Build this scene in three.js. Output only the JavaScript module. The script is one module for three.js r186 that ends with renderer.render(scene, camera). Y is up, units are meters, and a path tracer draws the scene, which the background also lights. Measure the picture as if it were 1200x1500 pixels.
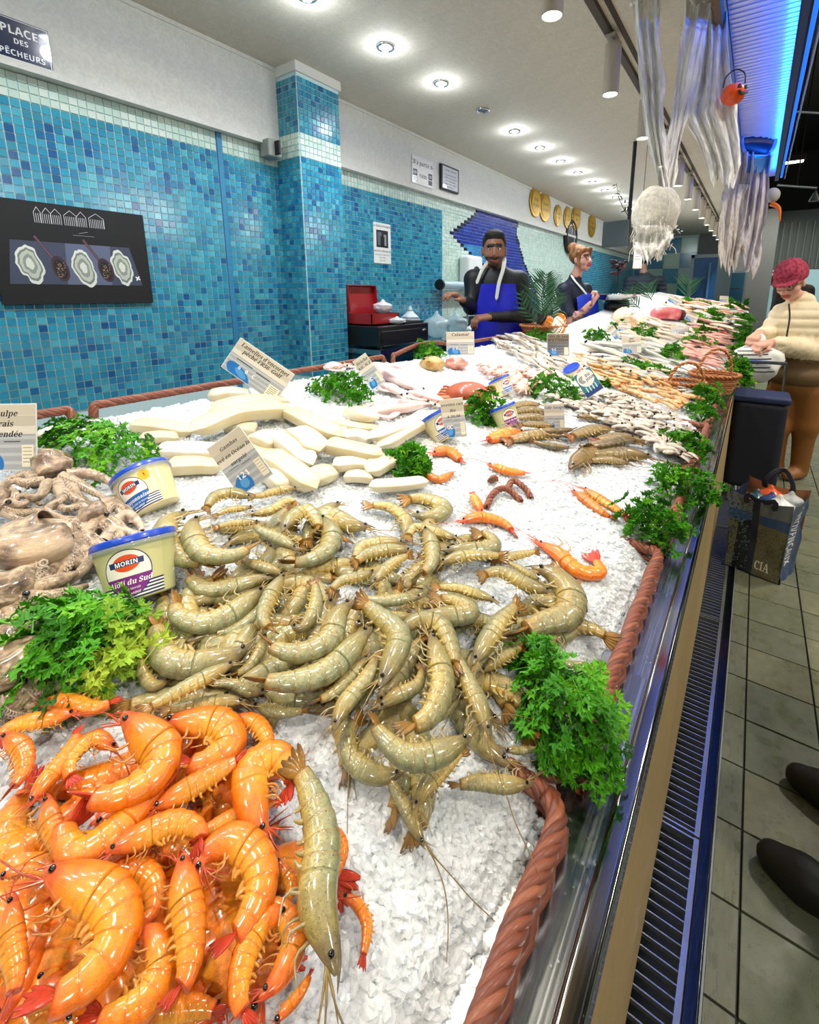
import * as THREE from 'three';
import { mergeGeometries, mergeVertices, toCreasedNormals } from 'three/addons/utils/BufferGeometryUtils.js';
import { RoundedBoxGeometry } from 'three/addons/geometries/RoundedBoxGeometry.js';
import { RectAreaLightUniformsLib } from 'three/addons/lights/RectAreaLightUniformsLib.js';

// ---------------------------------------------------------------- camera, exposure
const V = (x, y, z) => new THREE.Vector3(x, y, z);
const scene = new THREE.Scene();
scene.background = new THREE.Color(0x020304);
const F = 675, PX = 640, PY = 570, VPX = 1110, VPY = 430, CAMH = 1.42;   // photo pixels: focal length, optical centre, vanishing point of the counter
const pitch = Math.atan((PY - VPY) / F);
const yaw = Math.atan((VPX - PX) / (F * Math.cos(pitch) + (PY - VPY) * Math.sin(pitch)));
const camera = new THREE.PerspectiveCamera(2 * Math.atan(930 / F) * 180 / Math.PI, 1280 / 1860, 0.05, 80);
camera.setViewOffset(1280, 1860, 0, 360, 1200, 1500);
camera.position.set(0, CAMH, 0);
camera.rotation.order = 'YXZ'; camera.rotation.set(-pitch, yaw, 0);
scene.add(camera); camera.updateMatrixWorld(true);
const renderer = new THREE.WebGLRenderer({ antialias: true });
renderer.toneMapping = THREE.LinearToneMapping;
renderer.toneMappingExposure = 1.15;
renderer.shadowMap.enabled = true;
RectAreaLightUniformsLib.init();

// ---------------------------------------------------------------- pixel -> place
const camRt = V(1, 0, 0).applyQuaternion(camera.quaternion), camUp = V(0, 1, 0).applyQuaternion(camera.quaternion), camFw = V(0, 0, -1).applyQuaternion(camera.quaternion);
const ray = (u, v) => camFw.clone().addScaledVector(camRt, (u - PX) / F).addScaledVector(camUp, (PY - v) / F);
const at = (u, v, axis, val) => { const d = ray(u, v); return camera.position.clone().addScaledVector(d, (val - camera.position[axis]) / d[axis]); };
const depthOf = p => p.clone().sub(camera.position).dot(camFw);
const project = p => { const q = p.clone().sub(camera.position), d = q.dot(camFw); return [PX + F * q.dot(camRt) / d, PY - F * q.dot(camUp) / d, d]; };
// sloping bed of ice: rises towards the wall, and towards the far end
const SL = 0.2, BED0 = 0.88;
const far = z => { const t = Math.min(1, Math.max(0, (-z - 2.9) / 4)); return 0.30 * t * t * (3 - 2 * t); };
const bed = (x, z) => BED0 - SL * x + far(z);
function onBed(u, v, up = 0) {              // where a pixel's ray meets the bed (+ a height above it)
  const d = ray(u, v), c = camera.position; let lo = 0.1, hi = 30;
  for (let i = 0; i < 46; i++) { const t = (lo + hi) / 2, y = c.y + d.y * t - bed(c.x + d.x * t, c.z + d.z * t) - up; if (y > 0) lo = t; else hi = t; }
  return c.clone().addScaledVector(d, lo);
}
// ---------------------------------------------------------------- random, noise
let seed = 7; const rnd = () => { seed = (seed * 1664525 + 1013904223) >>> 0; return seed / 4294967296; };
const rr = (a, b) => a + (b - a) * rnd();
const pick = a => a[Math.floor(rnd() * a.length)];
const hsh = (x, y, z = 0) => { let n = Math.imul(x | 0, 374761393) + Math.imul(y | 0, 668265263) + Math.imul(z | 0, 974634777); n = Math.imul(n ^ (n >>> 13), 1274126177); return ((n ^ (n >>> 16)) >>> 0) / 4294967296; };
const sm = t => t * t * (3 - 2 * t);
function noise(x, y, z = 0) {
  const X = Math.floor(x), Y = Math.floor(y), Z = Math.floor(z), a = sm(x - X), b = sm(y - Y), c = sm(z - Z), L = (p, q, t) => p + (q - p) * t;
  return L(L(L(hsh(X, Y, Z), hsh(X + 1, Y, Z), a), L(hsh(X, Y + 1, Z), hsh(X + 1, Y + 1, Z), a), b), L(L(hsh(X, Y, Z + 1), hsh(X + 1, Y, Z + 1), a), L(hsh(X, Y + 1, Z + 1), hsh(X + 1, Y + 1, Z + 1), a), b), c) * 2 - 1;
}
const fbm = (x, y, z = 0, o = 4) => { let s = 0, a = 0.5; for (let i = 0; i < o; i++) { s += a * noise(x, y, z); x *= 2.03; y *= 2.03; z *= 2.03; a *= 0.5; } return s; };
const clamp = (x, a = 0, b = 1) => Math.min(b, Math.max(a, x));
const mixc = (a, b, t) => [a[0] + (b[0] - a[0]) * t, a[1] + (b[1] - a[1]) * t, a[2] + (b[2] - a[2]) * t];
const hex = h => new THREE.Color(h).toArray();            // linear triple
// ---------------------------------------------------------------- textures, materials
function tex(w, h, fn, srgb = true, rep) {
  const d = new Uint8Array(w * h * 4);
  for (let y = 0; y < h; y++) for (let x = 0; x < w; x++) { const c = fn(x / w, y / h, x, y), i = (y * w + x) * 4; d[i] = clamp(c[0], 0, 255); d[i + 1] = clamp(c[1], 0, 255); d[i + 2] = clamp(c[2], 0, 255); d[i + 3] = c[3] ?? 255; }
  const t = new THREE.DataTexture(d, w, h); t.magFilter = THREE.LinearFilter; t.minFilter = THREE.LinearMipmapLinearFilter; t.generateMipmaps = true; t.wrapS = t.wrapT = THREE.RepeatWrapping;
  if (srgb) t.colorSpace = THREE.SRGBColorSpace; if (rep) t.repeat.set(...rep); t.needsUpdate = true; return t;
}
// value noise that repeats every "n" cells
const tn = (u, v, n, s = 0) => { const x = u * n, y = v * n, X = Math.floor(x), Y = Math.floor(y), a = sm(x - X), b = sm(y - Y), g = (i, j) => hsh(((i % n) + n) % n, ((j % n) + n) % n, s + n * 7), L = (p, q, t) => p + (q - p) * t; return L(L(g(X, Y), g(X + 1, Y), a), L(g(X, Y + 1), g(X + 1, Y + 1), a), b); };
const grey = g => { g = clamp(g, 0, 255); return [g, g, g]; };
const texGrain = tex(256, 256, (u, v, x, y) => grey(128 + 60 * (tn(u, v, 64, 1) - .5) + 60 * (tn(u, v, 16, 2) - .5) + 70 * (hsh(x, y, 3) - .5)), false);
const texMottle = tex(256, 256, (u, v, x, y) => { const g = 232 + 7 * (tn(u, v, 8, 4) - .5) + 14 * (tn(u, v, 32, 5) - .5) + 18 * (hsh(x, y, 6) - .5); return grey(g); });
const texScratch = tex(512, 512, (u, v, x, y) => grey(120 + 70 * (hsh(x, Math.floor(y / 90), 8) - .5) + 70 * (tn(u, v, 12, 9) - .5) + (hsh(x, y, 11) > .996 ? 90 : 0)), false);
function mat(color, roughness = .6, o = {}) { const { rep, ...q } = o; return new THREE.MeshPhysicalMaterial({ color, roughness, ...q }); }
function withRep(t, a, b) { const c = t.clone(); c.repeat.set(a, b); c.needsUpdate = true; return c; }
// ---------------------------------------------------------------- objects
const used = new Map();
function numbered(n) { const k = used.get(n) ?? 0; used.set(n, k + 1); return k ? n + '_' + String(k).padStart(3, '0') : n; }
const shade = o => { o.traverse(m => { if (m.isMesh) { m.castShadow = true; m.receiveShadow = true; } }); return o; };
function tag(o, label, category, group) { o.userData.label = label; if (category) o.userData.category = category; if (group) o.userData.group = group; return o; }
function thing(name, label, category, pos, group) { const o = new THREE.Group(); o.name = numbered(name); if (pos) o.position.copy(pos); tag(o, label, category, group); scene.add(o); return o; }
function part(parent, name, geo, m, label) { const o = new THREE.Mesh(geo, m); o.name = name; o.castShadow = o.receiveShadow = true; if (label) o.userData.label = label; parent.add(o); return o; }
function solo(name, geo, m, label, category, pos, group) { const o = new THREE.Mesh(geo, m); o.name = numbered(name); o.castShadow = o.receiveShadow = true; if (pos) o.position.copy(pos); tag(o, label, category, group); scene.add(o); return o; }
function struct(name, geo, m, parent) { const o = geo ? new THREE.Mesh(geo, m) : new THREE.Group(); o.name = parent ? name : numbered(name); o.castShadow = o.receiveShadow = true; if (!parent) o.userData.kind = 'structure'; (parent ?? scene).add(o); return o; }
function box(x0, x1, y0, y1, z0, z1) { const g = new THREE.BoxGeometry(Math.abs(x1 - x0), Math.abs(y1 - y0), Math.abs(z1 - z0)); g.translate((x0 + x1) / 2, (y0 + y1) / 2, (z0 + z1) / 2); return g; }
function rbox(w, h, d, r = .004, s = 2) { return new RoundedBoxGeometry(w, h, d, s, Math.min(r, w / 2.01, h / 2.01, d / 2.01)); }
const merge = gs => mergeGeometries(gs.map(g => { const q = g.index ? g.toNonIndexed() : g; for (const k of Object.keys(q.attributes)) if (!['position', 'normal', 'uv', 'color'].includes(k)) q.deleteAttribute(k); return q; }));
function metreUV(g, s = 1) {           // uv in metres from the dominant axis of each face
  const q = g.index ? g.toNonIndexed() : g, p = q.attributes.position, uv = new Float32Array(p.count * 2), a = V(), b = V(), c = V();
  for (let i = 0; i < p.count; i += 3) {
    a.fromBufferAttribute(p, i); b.fromBufferAttribute(p, i + 1); c.fromBufferAttribute(p, i + 2);
    const n = b.clone().sub(a).cross(c.clone().sub(a)), ax = Math.abs(n.x), ay = Math.abs(n.y), az = Math.abs(n.z);
    [a, b, c].forEach((w, j) => { const [x, y] = ax > ay && ax > az ? [w.z, w.y] : ay > az ? [w.x, w.z] : [w.x, w.y]; uv[(i + j) * 2] = x * s; uv[(i + j) * 2 + 1] = y * s; });
  }
  q.setAttribute('uv', new THREE.BufferAttribute(uv, 2)); return q;
}
function tube(pts, r, seg = 12, rad = 6, r1 = r, closed = false) {   // tapered tube through points, closed ends
  const c = new THREE.CatmullRomCurve3(pts, closed), g = new THREE.TubeGeometry(c, seg, 1, rad, closed), p = g.attributes.position, P = V();
  for (let i = 0; i <= seg; i++) { const k = c.getPointAt(i / seg), s = r + (r1 - r) * (i / seg); for (let j = 0; j <= rad; j++) { const id = i * (rad + 1) + j; P.fromBufferAttribute(p, id).sub(k).multiplyScalar(s).add(k); p.setXYZ(id, P.x, P.y, P.z); } }
  return g;
}
function lathe(pts, seg = 32) { return new THREE.LatheGeometry(pts.map(p => new THREE.Vector2(p[0], p[1])), seg); }
function cyl(a, b, r, r1 = r, seg = 12) { const d = b.clone().sub(a), g = new THREE.CylinderGeometry(r1, r, d.length(), seg); g.applyQuaternion(new THREE.Quaternion().setFromUnitVectors(V(0, 1, 0), d.clone().normalize())); g.translate((a.x + b.x) / 2, (a.y + b.y) / 2, (a.z + b.z) / 2); return g; }
function paint(g, fn) { const p = g.attributes.position, n = g.attributes.normal, c = new Float32Array(p.count * 3); for (let i = 0; i < p.count; i++) { const k = fn(p.getX(i), p.getY(i), p.getZ(i), i, n); c[i * 3] = k[0]; c[i * 3 + 1] = k[1]; c[i * 3 + 2] = k[2]; } g.setAttribute('color', new THREE.BufferAttribute(c, 3)); return g; }
function canvasTex(w, h, draw) { const c = document.createElement('canvas'); c.width = w; c.height = h; const x = c.getContext('2d'); draw(x, w, h); const t = new THREE.CanvasTexture(c); t.colorSpace = THREE.SRGBColorSpace; return t; }

// ---------------------------------------------------------------- lamps that light the place
const WX = -2.2, CEIL = 2.543;                               // wall plane, ceiling height
function spotLight(p, target, cd, angle, pen, color, radius = 1) {
  const l = new THREE.SpotLight(color, cd, 0, angle, pen, 2); l.name = 'lamp_light'; l.position.copy(p); l.target.position.copy(target); l.target.name = 'lamp_aim'; scene.add(l.target); l.castShadow = true; l.shadow.radius = radius; l.shadow.mapSize.set(512, 512); scene.add(l); return l;
}
const DOWN = .12, DOWNS = 1.6, TRACK = 2.6, HALL = 17, ACROSS = 42, COOL = 0xf2f8ff, WARM = 0xfff0da;
// ================================================================ SETTING
const mWhite = mat(0xf0f2ea, .75, { bumpMap: withRep(texGrain, 6, 6), bumpScale: .0008, map: withRep(texMottle, 4, 4) });
const mCeil = mat(0xddd8c8, .8, { bumpMap: withRep(texGrain, 5, 5), bumpScale: .002, map: withRep(texMottle, 5, 5) });
const mGrout = mat(0xc6dfe0, .85);
const mSteel = mat(0xb9bdbd, .22, { metalness: 1, roughnessMap: withRep(texScratch, 1.6, 1.6) });
const mSteelDull = mat(0xa9b0b2, .42, { metalness: 1, roughnessMap: withRep(texScratch, 2, 2) });
const mPanel = mat(0xb39c6e, .5, { specularIntensity: .35, map: withRep(texMottle, 3, 3) });
const mBlack = mat(0x0b0c0e, .5), mDark = mat(0x15181b, .7);

// ceiling of the stall, wall slab, upper board with its ledge
struct('ceiling', metreUV(box(WX - .15, -.25, CEIL, CEIL + .12, 2.6, -10.8)), mCeil);
const wallL = struct('wall_left', metreUV(box(WX - .15, WX, 0, CEIL, 2.6, -10.8)), mGrout);
const SOF = 2.178, BANDB = 2.085;
struct('trim_1', metreUV(merge([box(WX, WX + .035, SOF + .012, CEIL, 2.6, -1.71), box(WX, WX + .05, SOF - .012, SOF + .014, 2.6, -1.71), box(WX + .001, WX + .045, CEIL - .018, CEIL - .001, 2.6, -1.71)])), mWhite);
struct('trim_2', metreUV(merge([box(WX, WX + .035, SOF + .012, CEIL, -2.0, -10.6), box(WX, WX + .05, SOF - .012, SOF + .014, -2.0, -10.6), box(WX + .001, WX + .045, CEIL - .018, CEIL - .001, -2.0, -10.6)])), mWhite);
struct('trim_3', box(WX, WX + .009, .9, SOF, -1.37, -1.395), mat(0x2f7fa6, .5));      // vertical joint strip of the tiled wall

// ---- mosaic: every tile is geometry; the 300 largest in view are meshes, the rest one field
const PITCH = .0287, TS = .0246;
const tileGeo = (() => { const g = new THREE.BoxGeometry(TS, TS, .005); g.translate(0, 0, .0018); return g; })();
const blues = ['#2f96b2', '#2a8aa9', '#3a9fb6', '#257ba2', '#1d6a98', '#4caabb', '#17588a', '#3f97ad', '#328a9f'], blueW = [5, 5, 4, 4, 2, 2, 1.2, 4, 4];
const wsum = blueW.reduce((a, b) => a + b, 0);
const blueI = () => { let t = rnd() * wsum, i = 0; while (t > blueW[i]) t -= blueW[i++]; return i; };
const whites = ['#cfe3d8', '#c3dccf', '#d7e6da', '#bcd6ca'], navys = ['#2b3f9e', '#26388f', '#3147a8'], lights = ['#3d8fc4', '#3484bb'], darks = ['#1b1f3a', '#242a45'];
const tileMats = new Map();
const tileMat = c => { if (!tileMats.has(c)) tileMats.set(c, mat(c, .18, { clearcoat: .3, clearcoatRoughness: .15 })); return tileMats.get(c); };
const mapPoly = [[657, 340], [690, 318], [700, 302], [745, 308], [760, 318], [757, 342], [768, 385], [775, 400], [790, 440], [790, 470], [750, 470], [735, 420], [705, 386], [680, 366]].map(([u, v]) => { const p = at(u, v, 'x', WX); return [p.z, p.y]; });
const inPoly = (pl, x, y) => { let c = false; for (let i = 0, j = pl.length - 1; i < pl.length; j = i++) if ((pl[i][1] > y) !== (pl[j][1] > y) && x < (pl[j][0] - pl[i][0]) * (y - pl[i][1]) / (pl[j][1] - pl[i][1]) + pl[i][0]) c = !c; return c; };
const tiles = [];      // {p, axis, color}
function tileFace(axis, plane, a0, a1, y0, y1, colorAt) {
  const na = Math.max(1, Math.round(Math.abs(a1 - a0) / PITCH)), ny = Math.round((y1 - y0) / PITCH);
  for (let i = 0; i < na; i++) for (let j = 0; j < ny; j++) {
    const a = a0 + (a1 - a0) * (i + .5) / na, y = y0 + (j + .5) * PITCH, c = colorAt(a, y); if (!c) continue;
    tiles.push({ p: axis === 'x' ? V(plane, y, a) : V(a, y, plane), axis, c, jit: [rr(-.012, .012), rr(-.012, .012)], host: null });
  }
}
const bw = (a, y) => y > BANDB ? pick(whites) : blues[blueI()];
const T0 = SOF - .012 - PITCH * 42;
tileFace('x', WX, -.1, -1.368, T0, SOF - .012, bw);
tileFace('x', WX, -1.397, -1.715, T0, SOF - .012, bw);
tileFace('x', WX, -2.0, -3.3, T0, SOF - .012, bw);
tileFace('x', WX, -3.3, -6.75, T0, SOF - .012, (z, y) => { if (!inPoly(mapPoly, z, y)) return pick(whites); const edge = !inPoly(mapPoly, z + .05, y) || !inPoly(mapPoly, z - .05, y) || !inPoly(mapPoly, z, y + .04); return edge ? pick(darks) : (y < 1.86 && z > -4.35) ? pick(lights) : pick(navys); });
tileFace('x', WX, -6.75, -10.5, T0, SOF - .012, bw);
const wallTiles = tiles.splice(0);
// pillar
const PXF = -2.015, PZ0 = -1.715, PZ1 = -2.0;
const pillar = struct('pillar', box(WX, PXF, 0, CEIL - .03, PZ0, PZ1), mGrout); 
const pband = (a, y) => y > CEIL - .09 ? blues[blueI()] : (y > 2.115 && y < 2.235) ? pick(whites) : blues[blueI()];
tileFace('x', PXF, PZ0 - .002, PZ1 + .002, T0, CEIL - .05, pband);
tileFace('z', PZ0, WX + .004, PXF - .002, T0, CEIL - .05, pband);
const pillarTiles = tiles.splice(0);
struct('trim_4', merge([box(WX, PXF + .012, CEIL - .045, CEIL, PZ0 + .012, PZ1 - .01)]), mWhite);
function layTiles(parent, list, keep) {
  const inView = t => { const [u, v, d] = project(t.p); return d > 0 && u > 4 && u < 1196 && v > 4 && !(u < 226 && v > 288 && v < 450 && t.p.x < WX + .01); };
  const ranked = list.map(t => ({ t, s: inView(t) ? 1 / depthOf(t.p) : 0 })).sort((a, b) => b.s - a.s);
  const near = new Set(ranked.slice(0, keep).filter(r => r.s > 0).map(r => r.t)), rest = list.filter(t => !near.has(t));
  const M = new THREE.Matrix4(), E = new THREE.Euler(), Q = new THREE.Quaternion(), C = new THREE.Color();
  const pose = t => { E.set(t.jit[0], (t.axis === 'x' ? Math.PI / 2 : 0) + t.jit[1], 0, 'YXZ'); return Q.setFromEuler(E); };
  for (const t of near) { const m = part(parent, 'mosaic_tile', tileGeo, tileMat(t.c)); m.position.copy(t.p); m.quaternion.copy(pose(t)); }
  const im = new THREE.InstancedMesh(tileGeo, mat(0xffffff, .18, { clearcoat: .3, clearcoatRoughness: .15 }), rest.length);
  rest.forEach((t, i) => { M.compose(t.p, pose(t), V(1, 1, 1)); im.setMatrixAt(i, M); im.setColorAt(i, C.set(t.c)); });
  im.name = 'mosaic_field'; im.userData.kind = 'stuff'; im.castShadow = im.receiveShadow = true; parent.add(im);
}
layTiles(wallL, wallTiles, 300); layTiles(pillar, pillarTiles, 0);

// ---- far wall of the stall: big squares of mosaic, blue and white in turn
const wallB = struct('wall_back', box(WX - .1, -1.05, 0, CEIL, -10.6, -10.75), mGrout);
for (let i = 0; i < 4; i++) for (let j = 0; j < 5; j++) { const m = part(wallB, 'tile', box(0, .288, 0, .288, 0, .012), tileMat((i + j) % 2 ? '#a9cfbf' : '#2d86ad')); m.position.set(-2.24 + i * .295, 1.03 + j * .295, -10.6); }

// ---- market hall: floor, dark shell
const floor = struct('floor', metreUV(merge([box(-3, -.0705, -.12, -.008, 3, -16), box(.073, 7, -.12, -.008, 3, -16), box(-.0705, .073, -.12, -.008, -6.2, -16), box(-.0705, .073, -.12, -.008, 3, .6)])), mat(0x1c2018, .7));
const tGeo = rbox(.1945, .012, .1945, .002, 1); tGeo.translate(0, -.006, 0);
const texTile = tex(256, 256, (u, v, x, y) => { const st = tn(u, v, 6, 21) * .6 + tn(u, v, 24, 22) * .4, g = 212 + 26 * (tn(u, v, 10, 23) - .5) + 40 * (hsh(x, y, 24) - .5) - (st > .7 ? 26 * (st - .7) / .2 : 0); return [g, g * 1.0, g * .93]; });
const texWet = tex(256, 256, (u, v, x, y) => grey(105 + 130 * clamp((tn(u, v, 5, 31) * .6 + tn(u, v, 13, 32) * .3 + tn(u, v, 50, 33) * .1 - .28) * 2.1)), false);
const floorMats = [0x7d8472, 0x767e70, 0x858976, 0x7a8072].map((c, i) => { const a = withRep(texTile, 1, 1), b = withRep(texWet, 1, 1); a.offset.set(i * .37, i * .61); b.offset.set(i * .23, i * .47); return mat(c, .62, { map: a, roughnessMap: b }); });
const GX = .131, GZ = -1.073;
for (let i = 0; i < 5; i++) for (let k = -10; k < 22; k++) {
  const x = GX + .1 + i * .2, z = GZ - .1 - k * .2, [u, v, d] = project(V(x, 0, z)); if (d < .2 || u > 1330 || v > 1700) continue;
  const m = part(floor, 'floor_tile', tGeo, pick(floorMats)); m.position.set(x, hsh(i, k, 5) * .0015 - .0005, z); m.rotation.y = Math.floor(rnd() * 4) * Math.PI / 2;
}
for (let k = -10; k < 22; k++) { const z = GZ - .1 - k * .2, [u, v, d] = project(V(.1, 0, z)); if (d < .2 || v > 1700) continue; const m = part(floor, 'floor_tile', box(.0735, .1285, -.012, 0, z - .097, z + .097), pick(floorMats)); }
struct('floor', metreUV(box(.131, 6.9, -.008, -.0005, -5.47, -16)), floorMats[0]);       // the hall floor beyond, tiles too small to tell apart
struct('floor', metreUV(box(1.131, 6.9, -.008, -.0005, 3, -5.47)), floorMats[1]);
struct('floor', box(WX, -1.32, 0, .1, 2.5, -10.6), mat(0x3a4042, .8));                      // raised boards behind the counter
const mHall = mat(0x5a5d5e, .9);
struct('wall_right', box(6.9, 7.05, 0, 5, 3, -16), mHall);
struct('wall_front', box(-3, 7, 0, 5, 3, 3.15), mat(0x4a4a46, .9));
struct('ceiling', box(-3, 7, 5, 5.15, 3, -16), mHall);
struct('wall_far', box(-1.05, 7, 0, 5, -15.9, -16.05), mHall);

// ---- drain channel: two steel rails, grate sections with single slats
const mRail = mat(0xa9b0b3, .4, { metalness: .8, roughnessMap: withRep(texScratch, 3, 3) });
struct('drain_channel', merge([box(-.065, .0725, -.36, -.34, .6, -6.2), box(.068, .0725, -.34, .002, .6, -6.2), box(-.07, -.065, -.34, -.002, .6, -6.2)]), mat(0x8b9294, .6, { metalness: .6 }));
const slatGeo = rbox(.083, .012, .0034, .001, 1);
for (let s = 0; s < 5; s++) {
  const z0 = -.186 - s * 1.0 + (s ? 0 : 0), g = thing('drain_grate', s === 1 ? 'slotted steel drain grate beside the feet in black shoes' : s === 2 ? 'slotted steel drain grate under the edge of the big shopping bag' : 'slotted steel drain grate along the foot of the counter', 'grate', V(0, 0, z0), 'drain grate sections');
  part(g, 'frame', merge([box(.026, .038, -.03, .001, .0, -.994), box(-.0585, -.0545, -.03, .0005, 0, -.994), box(-.055, .027, -.02, .0005, -.002, -.0065), box(-.055, .027, -.02, .0005, -.9875, -.992)]), mRail);
  for (let k = 0; k < 40; k++) { const z = -.018 - k * .0241; const [u, v, d] = project(V(0, 0, z0 + z)); if (d < .2 || v > 1600) continue; const m = part(g, 'slat', slatGeo, mRail); m.position.set(-.0145, -.0055, z); }
}
solo('drain_rail', rbox(.026, .02, 6.6, .002, 1), mat(0x4d5a61, .3, { metalness: 1, roughnessMap: withRep(texScratch, 2, 30) }), 'long dark steel edge rail between drain grate and floor tiles', 'rail', V(.0535, -.009, -2.8));

// ---- lamps: recessed row over the back of the stall, spots on a track over the counter
const mGlow = new THREE.MeshStandardMaterial({ color: 0xffffff, emissive: 0xf4f8ff, emissiveIntensity: 9 });
const mGlowW = new THREE.MeshStandardMaterial({ color: 0xffffff, emissive: 0xfff2dc, emissiveIntensity: 10 });
const mChrome = mat(0xc9ccd0, .15, { metalness: 1 });
const dlRing = new THREE.TorusGeometry(.036, .008, 8, 28); dlRing.rotateX(Math.PI / 2); const dlDisc = new THREE.CylinderGeometry(.031, .031, .004, 24);
for (let k = -4; k < 18; k++) {
  const z = -1.402 - .4585 * k, lit = k !== 3, x = -1.56 + (k > 0 ? k * .004 : 0);
  const g = thing('recessed_downlight', lit ? 'small round recessed downlight glowing in the white ceiling' : 'unlit recessed downlight, the only dark one in its row', 'downlight', V(x, CEIL, z), 'row of recessed downlights');
  part(g, 'ring', dlRing, mChrome).position.y = -.004; part(g, 'lens', dlDisc, lit ? mGlow : mat(0x5c6262, .3)).position.y = -.004;
  if (lit && k < 15) { const l = new THREE.PointLight(COOL, DOWN, 0, 2); l.name = 'lamp_light'; l.position.set(x, CEIL - .07, z); l.castShadow = true; l.shadow.radius = 1.5; scene.add(l); spotLight(V(x, CEIL - .03, z), V(x, 0, z), DOWNS, 1.25, .8, COOL, 1.5); }
}
for (let k = 0; k < 5; k++) { const g = thing('recessed_downlight', 'tiny distant downlight near the checkered far wall', 'downlight', V(-1.35 + k * .02, CEIL, -8.6 - k * .3), 'distant downlights'); part(g, 'ring', dlRing, mChrome).position.y = -.004; part(g, 'lens', dlDisc, mGlow).position.y = -.004; }
struct('trim_5', merge([box(-.625, -.605, CEIL - .006, CEIL, 2, -10)]), mat(0x40372c, .7));
const track = solo('lighting_track', box(-.68, -.65, CEIL - .022, CEIL, 2, -10), mat(0x4a4136, .5, { metalness: .5 }), 'long dark ceiling track carrying the cylindrical spot lamps', 'track');
const mCan = mat(0xb9b0a0, .45, { metalness: .3 });
const canGeo = lathe([[0, .205], [.028, .205], [.034, .2], [.035, .19], [.035, .002], [.033, 0], [.031, .0], [.031, .012]], 28), canGlow = new THREE.CylinderGeometry(.031, .031, .004, 24);
for (let k = -4; k < 12; k++) {
  const z = -1.60 - k * .72 * (k > 4 ? .93 : 1) - (k > 4 ? .2 : 0), g = thing('track_spot', k === 0 ? 'beige cylindrical spot lamp on the track, topmost over the crushed ice' : k === 1 ? 'beige cylindrical spot lamp beside the white cobweb strips' : 'beige cylindrical spot lamp hanging from the ceiling track', 'spot lamp', V(-.645, CEIL - .255, z), 'spot lamps on the ceiling track');
  const can = part(g, 'lamp_body', canGeo, mCan); const lens = part(g, 'lens', canGlow, mGlowW); lens.position.y = .006;
  part(g, 'stem', merge([cyl(V(0, .2, 0), V(-.012, .236, 0), .009), box(-.03, .012, .222, .236, -.03, .03)]), mCan);
  g.rotation.z = 0;
  spotLight(V(-.645, CEIL - .26, z), V(-.6, .9, z), TRACK, .95, .7, WARM, 1.6);
}
// ================================================================ COUNTER
const LIPX = -.045, RIMX = -.105, BACKX = -1.29, ZN = .55, ZF = -8.2;
const counter = thing('display_counter', 'long stainless steel fish counter with a beige front panel beside the drain', 'counter', V(0, 0, 0));
part(counter, 'front_panel', metreUV(box(LIPX - .02, LIPX - .006, 0, .86, ZN, ZF)), mPanel, 'glossy beige front panel');
part(counter, 'lip', metreUV(merge([(() => { const g = rbox(.022, .045, ZN - ZF, .006, 3); g.translate(LIPX - .009, .872, (ZN + ZF) / 2); return g; })()])), mSteel);
part(counter, 'ledge', metreUV((() => { const g = box(-.26, LIPX - .015, .868, .878, ZN, ZF); return g; })()), mat(0xb4bcc0, .55, { metalness: 1, roughnessMap: withRep(texScratch, 1.3, 1.3) }));
part(counter, 'back_panel', metreUV(box(BACKX - .05, BACKX - .03, .1, 1.1, ZN, ZF)), mSteelDull);
part(counter, 'body', metreUV(box(BACKX - .03, LIPX - .03, .02, .84, ZN, ZF + .01)), mDark);

// ---- crushed ice: uneven bed and loose chips
const rough = (x, z) => .011 * fbm(x * 9 + 3, z * 9, 1.7, 3) + (z > -3 ? .0065 * fbm(x * 55, z * 55, 4.2, 3) : 0);
function iceTop(x, z) {
  let y = bed(x, z) + rough(x, z);
  y += .02 * clamp(noise(x * 3 + 9, z * 2.3 + 2)) * (z < -.5 ? 1 : .4);
  const e = Math.min(clamp((RIMX - .02 - x) / .05), clamp((x - BACKX - .0) / .05)); y -= .03 * (1 - sm(e));
  return y;
}
const iceGeo = (() => {
  const gs = [];
  const patch = (z0, z1, nz, nx) => {
    const x0 = BACKX + .006, x1 = RIMX - .012, g = new THREE.PlaneGeometry(1, 1, nx, nz), p = g.attributes.position;
    for (let i = 0; i < p.count; i++) { const x = x0 + (p.getX(i) + .5) * (x1 - x0), z = z0 + (.5 - p.getY(i)) * (z1 - z0); p.setXYZ(i, x, iceTop(x, z), z); }
    g.computeVertexNormals(); return g;
  };
  const a = patch(-1.9, .3, 300, 170), b = patch(-8.1, -1.9, 160, 60);
  for (const g of [a, b]) { const ix = g.index.array; }
  return mergeGeometries([a, b]);
})();
const mIce = mat(0xf6fafc, .22, { transmission: .12, ior: 1.31, clearcoat: .5, clearcoatRoughness: .1, bumpMap: withRep(texGrain, 60, 60), bumpScale: .002, side: THREE.DoubleSide });
const ice = new THREE.Mesh(iceGeo, mIce); ice.name = 'crushed_ice'; ice.castShadow = ice.receiveShadow = true; ice.userData.kind = 'stuff'; tag(ice, 'bed of white crushed ice filling the sloping counter', 'ice'); scene.add(ice);
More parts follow.
